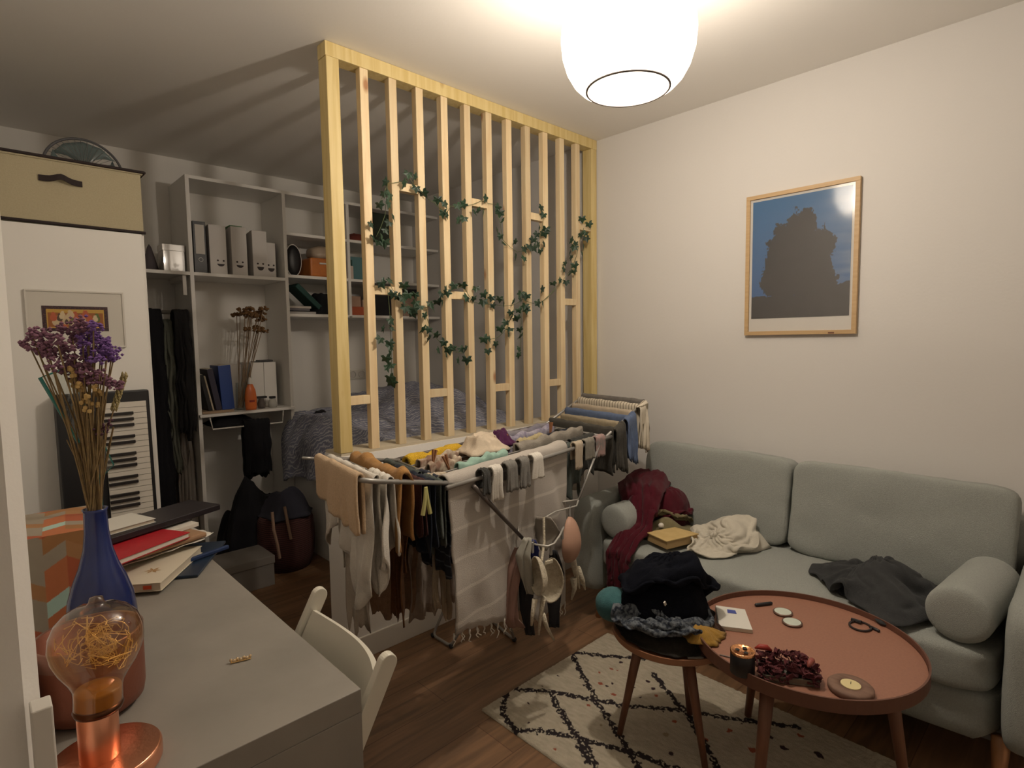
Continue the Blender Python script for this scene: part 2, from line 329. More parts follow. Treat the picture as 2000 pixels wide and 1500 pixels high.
CLD = {
    'burgundy_scarf': (15,18,-7,6,15,10,6,15,9,6,16,9,7,16,10,7,15,9,7,15,8,7,16,9,6,16,9,6,16,8,5,16,7,5,16,8,7,16,9,7,15,9,7,15,8,7,15,7,5,15,8,5,16,7,5,16,7,5,15,7,6,15,8,6,15,8,6,15,8,6,14,8,7,14,8,7,14,8,7,14,7,6,16,6,5,16,6,4,16,6,5,16,5,5,16,5,5,16,6,4,15,7,4,16,7,4,16,7,6,15,7,7,14,6,6,14,8,5,15,8,5,15,8,5,14,8,5,14,8,6,15,7,7,15,7,7,15,7,6,15,8,5,14,8,5,14,8,5,14,9,6,14,9,7,14,9,8,14,9,6,16,8,7,16,9,8,14,10,8,14,10,7,16,10,6,15,9,7,15,9,8,14,10,8,15,10,8,15,9,8,16,10,7,16,10,5,15,7,5,15,5,5,15,6,6,16,7,6,17,7,6,15,6,6,16,6,7,16,8,7,16,8,6,16,6,5,16,6,5,17,8,7,16,8,8,14,8,8,14,7,7,15,7,6,16,7,5,16,7,5,16,8,5,16,9,7,15,8,6,15,8,6,15,7,6,15,7,9,13,7,9,12,6,10,12,5,8,13,5,7,13,5,7,13,4,8,13,4,9,14,4,8,14,5,8,14,6,8,14,6,9,13,5,10,14,3,10,14,4,10,14,5,9,15,5,10,15,5,8,14,5,8,15,5,9,16,4,9,16,4,9,16,4,8,14,6,7,15,5,7,16,4,7,14,5,8,14,5,8,15,5,7,16,4,6,17,4,8,17,6,8,15,6,6,16,5,5,17,3,5,16,4,7,15,6,8,16,6,7,17,7,7,17,7,7,17,7,6,14,4,4,14,3,3,14,3,3,15,3,5,15,5,5,15,4,5,14,3,6,15,5,6,16,7,6,16,5,5,16,5,4,16,6,4,16,8,7,16,8,7,15,7,7,14,6,6,15,6,6,14,5,6,14,5,6,14,7,9,14,8,9,13,7,8,13,5,7,14,5,8,14,6,10,14,7,11,13,6,10,13,5,8,15,5,8,15,4,9,14,3,11,14,2,9,15,2,8,15,4,8,15,4,8,15,2,9,14,1,11,15,1,11,14,1,9,14,3,9,15,2,10,15,2,9,15,2,10,15,3,10,16,1,10,16,1,10,15,2,10,15,3,10,17,1,9,16,1,9,16,2,9,16,3,9,17,2,8,18,1,8,18,1,7,15,3,7,15,3,5,16,1,4,17,0,5,16,2,7,14,4,7,16,4,6,17,4,6,17,4,5,13,3,4,12,1,3,12,2,4,11,2,5,12,2,5,12,4,6,12,3,5,12,3,5,13,4,6,14,4,6,12,5,6,13,5,5,13,6,7,11,8,8,10,8,9,10,7,8,10,6,8,9,6,10,9,6,8,11,6,10,10,6,12,8,7,12,9,5,11,9,5,10,9,4,13,10,6,15,11,5,15,10,5,13,13,3,13,13,5,15,13,3,15,12,2,14,14,1,12,14,1,12,14,2,14,15,0,15,16,0,15,17,-2,14,18,-1,12,19,1,11,19,-1,12,19,-2,12,19,0,10,19,1,11,20,0,10,20,-2,10,20,-2,9,19,0,9,16,0,8,17,-2,8,17,-1,7,16,0,7,16,0,6,18,-1,5,19,-2,6,19,-2,6,16,0,5,16,-2,4,16,-2,4,17,-2,5,15,-1,5,14,2,5,14,3,5,15,3,4,14,4,2,13,5,1,14,5,2,14,4,1,13,6,-1,12,7,-1,11,5,5,11,6,6,11,4,6,11,3,6,10,3,6,10,4,7,9,7,7,8,6,7,8,6,6,9,6,6,10,7,9,9,6,12,8,5,12,7,5,11,9,5,10,9,5,13,7,4,13,7,3,12,7,2,12,7,3,13,10,4,14,10,5,15,9,1,16,10,2,14,12,2,14,11,0,17,11,-1,17,14,0,15,14,0,14,13,0,16,14,-2,17,15,-3,18,16,-2,15,17,-1,12,17,-1,12,18,-2,12,19,-3,12,20,-1,12,19,-1,12,20,-3,12,20,-4,11,20,-3,11,18,-1,9,17,-3,7,18,-4,7,17,-4,7,17,-2,7,18,-2,6,19,-5,3,20,-5,3,20,-5,4,18,-6,4,19,-5,3,20,-4,3,19,-2,4,16,-1,5,14,2,4,15,3,2,16,2,2,13,4,1,13,6,0,13,7,0,14,9,-1,13,8,-2,12,7,-1,11,6,4,12,7,4,11,6,4,10,5,5,10,4,6,9,6,7,8,6,7,8,6,8,9,7,8,9,9,7,8,10,9,8,8,10,6,8,10,9,8,10,9,9,11,9,8,12,9,8,12,9,5,12,9,5,12,11,6,12,10,5,13,9,3,15,10,3,14,12,4,14,11,3,15,11,0,16,13,1,16,16,2,16,15,2,15,15,-1,17,16,-1,17,16,-3,16,16,-2,15,16,1,14,18,1,12,18,0,12,19,0,12,18,0,11,19,-3,10,19,-4,11,20,-4,9,19,-3,9,17,-2,7,17,-4,6,18,-5,6,19,-5,5,18,-3,4,19,-1,4,19,-3,4,20,-2,4,19,-4,3,18,-2,2,17,-4,1,18,-4,3,16,-3,2,16,-2,2,17,-1,1,18,1,0,16,4,1,13,6,0,13,7,-2,12,5,-1,11,8,-2,9,10,-3,9,10,-1,11,9,3,11,7,5,10,6,4,9,5,4,9,9,5,8,7,6,8,6,5,8,8,7,9,10,7,8,11,7,7,10,9,8,8,9,7,7,9,8,7,9,10,8,9,10,8,10,10,8,12,9,4,11,9,4,12,11,6,13,10,2,14,9,2,14,13,3,15,13,4,15,13,1,16,12,1,16,15,3,17,15,4,17,15,2,19,16,2,18,16,0,16,17,-2,16,17,-2,15,17,1,14,17,2,13,18,3,14,20,3,12,19,1,10,19,-1,10,20,-1,9,21,1,9,21,1,7,20,-1,8,20,-2,8,19,-3,6,19,0,6,20,0,4,19,-2,4,19,1,4,20,2,3,20,2,3,19,0,2,19,-1,2,18,2,2,17,2,2,17,0,0,15,2,-1,14,1,0,13,4,0,13,6,-2,12,3,-3,12,5,-2,9,9,-2,9,11,-3,9,13,-1,9,10,4,9,9,5,7,7,5,9,9,4,8,10,7,7,8,8,5,7,7,4,8,8,7,10,7,8,11,8,8,8,9,7,6,9,7,5,10,6,5,9,7,6,10,10,5,10,10,5,13,9,2,12,9,3,12,9,5,14,9,3,15,9,5,15,13,6,17,12,5,17,11,2,18,12,3,18,15,5,20,16,6,20,16,4,21,16,5,17,17,2,17,16,1,17,15,1,14,16,3,13,17,4,13,18,5,14,18,5,13,18,2,12,19,1,11,20,3,11,21,4,9,19,2,7,18,0,7,18,0,7,18,3,6,19,1,4,18,-1,4,21,-1,3,19,3,3,20,4,3,19,4,2,17,1,2,17,4,2,17,5,2,17,5,2,15,2,0,14,0,0,15,1,1,13,4,-1,13,5,-4,12,3,-2,10,8,-2,9,13,-2,9,14,-1,9,12,0,9,10,4,8,8,4,7,7,4,8,9,5,7,8,7,4,7,6,3,7,8,5,8,6,7,10,8,7,7,7,8,8,7,7,8,8,7,5,9,6,3,8,7,3,10,11,4,12,10,5,12,8,2,13,8,3,15,8,2,16,8,3,16,11,6,17,13,8,19,13,6,18,12,5,20,13,6,20,17,8,22,17,9,21,18,7,21,16,7,15,16,3,16,14,3,16,14,4,15,15,5,13,16,7,14,16,7,14,17,7,12,18,4,11,18,6,11,19,7,11,19,6,8,17,4,7,16,2,8,18,2,7,18,5,6,19,4,3,20,2,3,21,3,3,19,6,4,19,6,3,17,2,2,17,2,1,17,2,3,16,4,4,16,4,2,15,2,0,14,0,-1,14,1,0,12,4,-1,12,6,-3,12,7,-1,10,14,-2,9,16,-2,9,14,-1,9,13,2,8,10,5,5,8,5,6,8,4,7,9,5,5,8,8,2,7,7,2,7,6,6,9,7,5,6,6,4,6,6,8,7,5,8,5,9,8,2,9,7,1,10,9,3,11,9,5,13,9,6,13,8,4,14,7,3,16,7,4,16,10,6,16,13,9,18,14,10,20,14,10,19,14,7,21,15,9,21,18,12,23,18,13,22,16,12,15,15,10,15,14,10,16,14,11,15,13,9,14,13,10,14,13,13,14,14,12,13,15,9,11,16,7,12,16,8,12,16,10,11,15,8,8,14,6,8,16,5,7,17,6,7,19,7,4,20,4,2,20,8,4,19,8,5,19,9,5,19,6,4,17,3,2,16,1,3,16,2,3,16,3,3,16,5,2,14,1,0,14,1,-1,14,2,0,12,5,0,12,9,-1,11,14,-1,10,17,0,8,15,0,9,14,4,6,12,3,6,11,4,6,9,5,3,9,6,2,7,6,3,9,7,1,7,6,6,8,4,5,9,7,4,5,5,7,5,4,9,5,6,7,2,9,5,1,10,6,3,11,8,6,12,8,7,13,8,8,14,8,8,14,7,6,16,8,8,17,10,10,18,13,13,19,14,15,20,14,14,20,14,12,22,15,13,22,18,18,21,15,17,15,14,14,15,12,15,14,11,17,14,10,17,12,11,14,12,11,13,11,10,15,12,11,13,11,12,13,11,12,12,12,13,11,11,12,13,11,13,12,10,14,10,9,16,10,6,18,9,5,20,9,3,20,12,5,19,13,5,18,10,4,17,7,4,16,4,4,16,4,3,16,2,4,15,5,5,15,7,4,15,7,3,15,6,2,14,4,-3,10,1,-2,11,5,1,13,12,0,12,16,1,8,16,2,6,15,1,7,15,4,5,11,5,3,9,5,3,8,5,4,10,6,3,9,6,3,10,7,1,8,4,4,8,6,3,4,4,6,4,4,9,5,5,8,5,8,5,2,10,4,4,11,6,7,12,6,8,12,8,10,12,9,11,13,8,11,14,8,11,15,8,12,17,10,15,18,12,17,19,14,20,20,14,21,20,14,19,20,16,23,19,14,24,15,12,20,14,10,22,13,9,19,13,7,21,12,7,18,12,6,18,12,6,18,12,6,18,12,8,17,12,8,17,11,9,15,12,9,15,11,11,14,9,13,13,8,15,13,7,17,16,6,18,14,6,18,15,4,18,13,6,17,11,6,16,9,4,15,5,5,15,5,5,15,6,6,14,8,5,14,7,3,14,6,4,13,5,0,11,2,0,11,1,-1,10,2,0,12,9,1,13,14,0,11,17,0,9,17,0,8,15,1,6,13,4,4,9,4,5,12,4,6,12,4,5,13,7,1,10,7,1,8,5,1,7,4,2,4,3,2,4,3,6,5,4,7,7,7,4,5,9,2,6,10,6,9,11,7,11,11,8,12,11,8,14,10,9,15,11,10,16,12,10,18,13,11,20,14,12,22,15,12,24,16,13,26,17,13,27,18,14,25,16,12,28,14,9,28,13,9,24,12,6,24,11,5,22,11,4,20,11,5,18,11,6,17,11,6,17,12,6,17,12,6,17,11,6,17,12,6,18,12,8,19,10,11,18,9,13,19,8,16,18,8,15,20,3,17,15,6,16,14,6,15,11,7,14,11,7,14,9,6,15,8,5,15,7,5,13,8,4,13,7,5,12,6,2,11,4,5,11,3,2,9,0,1,10,2,2,11,6,2,12,11,1,9,15,1,6,16,2,5,14,3,8,14,2,8,13,4,4,11,4,3,11,4,4,12,4,3,12,3,2,12,4,2,8,2,3,8,3,2,5,3,2,6,3,5,8,5,4,10,8,1,8,9,4,10,9,5,13,10,6,13,9,7,15,9,7,16,9,8,17,9,8,19,10,9,21,12,9,23,13,10,24,14,10,26,13,11,29,14,10,29,13,9,30,12,8,30,11,6,29,11,5,26,10,4,23,10,4,21,10,3,20,10,3,18,10,4,18,11,4,18,11,4,18,11,5,19,11,5,20,11,6,21,11,8,22,9,11,22,8,12,23,5,14,19,6,14,18,7,13,15,8,13,13,8,13,11,8,13,10,8,13,10,7,13,9,7,11,10,5,11,7,5,11,5,8,10,5,4,7,1,0,5,-1,-2,3,1,0,7,4,1,9,9,2,11,13,1,9,15,2,7,14,2,6,13,2,7,12,2,4,11,3,2,10,3,0,11,2,0,11,2,3,13,1,3,12,0,3,9,0,3,8,3,0,8,3,2,11,4,3,13,5,2,14,8,0,12,8,1,14,6,5,17,7,5,17,6,5,17,6,5,19,7,6,20,8,6,22,9,7,24,10,7,26,10,8,28,10,7,30,11,7,29,11,7,31,11,7,31,10,6,30,10,5,28,9,3,26,9,2,23,9,1,21,9,1,19,9,2,19,10,2,19,10,2,20,10,3,21,11,4,22,10,6,23,10,7,24,10,7,26,7,10,23,7,11,22,6,12,18,8,12,15,9,11,13,10,11,12,10,11,12,8,12,11,7,12,10,11,10,11,11,10,9,11,9,6,9,9,3,6,9,1,0,5,0,-2,3,1,-2,2,4,-2,2,8,-1,4,11,1,7,13,1,8,14,1,7,13,1,7,11,0,7,11,0,5,12,0,4,13,0,3,13,0,2,13,2,0,12,2,-1,10,1,0,10,2,-1,11,2,0,13,2,1,15,2,2,16,3,2,16,3,2,17,2,3,19,1,3,21,1,3,22,1,3,22,1,4,24,2,4,25,3,4,27,5,5,29,6,5,30,7,5,30,9,4,29,9,4,30,9,4,31,9,4,31,9,4,29,9,4,28,9,3,25,9,3,22,9,4,19,9,4,19,8,4,20,9,5,21,9,5,22,10,5,24,10,5,26,10,5,27,10,4,27,9,6,26,7,9,22,4,12,17,6,11,15,8,10,12,9,10,11,10,10,12,11,10,13,11,10,12,1,10,12,1,10,9,1,9,6,2,8,2,5,7,3,-1,6,3,-1,5,4,-1,4,6,-2,2,7,-2,0,9,-2,-1,11,-2,-1,14,-2,-2,14,-3,-2,13,-2,-1,12,-2,0,12,-2,-2,12,0,1,13,1,-2,13,1,0,14,0,1,14,1,-1,12,1,0,14,1,1,16,1,1,16,2,-1,16,3,-2,16,2,-1,17,1,0,20,2,0,21,3,0,22,2,0,22,0,1,24,0,1,25,1,2,27,2,2,29,6,4,29,7,4,30,8,4,29,8,4,29,8,4,31,9,5,30,8,4,30,7,3,30,8,3,27,8,3,24,7,3,21,8,3,20,8,3,20,7,3,24,7,5,25,8,5,26,8,5,27,8,3,28,6,6,28,3,8,26,3,10,21,0,13,17,1,13,15,1,13,14,1,13,13,2,13,14,4,12,13,1,11,14,4,11,14,4,11,13,2,6,8,3,5,4,1,5,2,-1,6,5,-2,4,3,-2,3,6,-2,3,8,-2,2,10,-2,2,11,-2,1,14,-2,0,14,-2,-2,12,-2,-3,11,-2,-3,10,-2,-2,11,-1,-1,11,1,-1,15,0,0,15,0,0,14,1,0,13,1,0,15,2,-2,15,2,-2,16,1,-2,16,2,-3,14,3,-3,15,3,-2,18,2,-1,22,1,0,24,2,0,22,4,1,22,5,1,23,5,1,25,3,2,27,3,2,30,7,3,29,9,4,28,8,3,30,7,3,33,7,4,34,7,4,31,7,5,30,7,4,28,8,2,26,8,4,27,7,2,24,7,3,22,8,3,24,7,5,28,7,5,31,7,5,28,6,6,26,7,6,27,5,8,26,2,10,20,1,14,18,0,12,15,0,13,14,2,13,14,1,13,13,-1,13,12,1,12,13,2,11,12,4,11,11,2,6,6,1,7,7,2,7,3,-2,7,3,-3,5,2,-3,4,4,-4,3,5,-4,1,7,-3,-1,8,-3,-3,11,-3,-1,12,-3,-2,14,-2,-2,11,-2,-3,9,-2,-5,8,-1,-6,12,0,-1,14,1,0,16,1,0,16,1,0,15,2,-1,18,2,-1,16,3,-1,14,3,-4,12,4,-5,11,4,-5,12,4,-4,16,4,-3,19,1,-1,23,2,-1,23,5,-1,23,7,0,20,8,0,22,8,2,26,5,2,27,6,3,29,12,5,31,9,4,27,9,6,30,9,4,32,9,5,34,9,7,33,7,5,30,6,3,27,8,4,28,8,6,27,8,5,26,9,3,26,8,4,30,8,4,31,8,6,30,6,6,25,5,7,25,6,8,24,3,13,23,1,15,20,0,14,16,0,12,12,0,13,11,-1,13,10,-2,13,9,-1,13,10,0,11,8,3,10,9,1,7,4,2,8,7,0,9,6,-2,8,3,-4,6,1,-3,4,5,-4,3,7,-4,2,7,-5,-1,7,-5,-3,8,-5,-5,9,-4,-2,12,-3,-3,13,-2,-3,10,-3,-4,8,-2,-9,8,-1,-5,12,0,-1,15,1,-1,18,2,-2,18,2,-1,20,2,-3,19,2,-2,15,3,-3,11,4,-5,9,3,-4,12,3,-4,16,4,-4,17,2,-2,20,2,-2,21,4,-2,21,7,-1,19,7,0,22,11,1,23,10,2,26,9,2,26,11,5,32,9,4,28,10,5,28,11,7,29,9,5,33,10,6,34,10,8,33,8,5,30,7,5,25,8,5,27,8,6,28,9,3,28,9,7,27,9,5,29,8,6,31,6,7,25,5,8,22,3,11,21,3,12,21,0,18,24,-2,16,19,-2,15,15,0,13,11,-1,13,9,-2,12,8,-1,12,10,0,10,10,2,8,7,2,8,4,0,9,3,1,9,5,-6,9,6,-5,7,1,-3,2,7,-4,1,10,-4,0,10,-5,-2,10,-5,-2,10,-5,-5,7,-5,-5,9,-3,-3,13,-3,-5,13,-3,-5,10,-3,-9,7,-1,-11,11,-1,-4,13,0,-1,17,2,-2,19,2,-2,17,2,-3,19,3,-6,18,2,-5,13,4,-5,9,5,-3,14,6,-3,18,6,-3,20,2,-1,18,6,-1,18,5,-3,19,6,-2,20,9,2,25,11,1,22,11,1,24,14,1,25,11,4,31,12,6,32,11,5,30,11,6,28,10,5,31,10,6,33,10,7,34,11,8,32,9,5,28,8,6,24,9,7,25,10,5,25,10,9,25,10,7,26,9,6,30,8,9,27,6,9,22,3,12,19,2,15,18,0,17,24,-3,18,22,-3,17,18,-2,16,14,-1,14,10,-2,13,7,-2,11,12,-1,10,12,0,9,10,1,9,6,0,9,2,-4,9,2,-5,9,6,-6,8,1,-3,2,7,-4,0,11,-5,-1,13,-5,-3,12,-6,-5,12,-4,-5,8,-5,-5,8,-5,-6,10,-3,-5,14,-2,-10,11,-2,-9,9,0,-13,8,0,-9,13,0,-4,15,1,-3,19,2,-2,16,4,-5,16,3,-6,18,3,-8,15,4,-5,10,6,-3,15,7,-2,19,7,-2,21,6,0,18,7,-2,16,7,-3,17,6,-2,21,9,2,26,12,1,25,13,1,22,17,5,27,15,4,28,12,7,34,13,7,33,10,7,28,11,8,29,11,8,30,9,7,34,10,8,34,11,8,31,10,8,27,9,7,24,11,7,23,10,11,22,9,12,26,8,8,27,9,10,28,7,12,24,4,13,18,-1,18,21,-1,18,20,-3,19,23,-5,19,20,-3,17,17,-3,16,13,-2,13,8,-2,10,13),
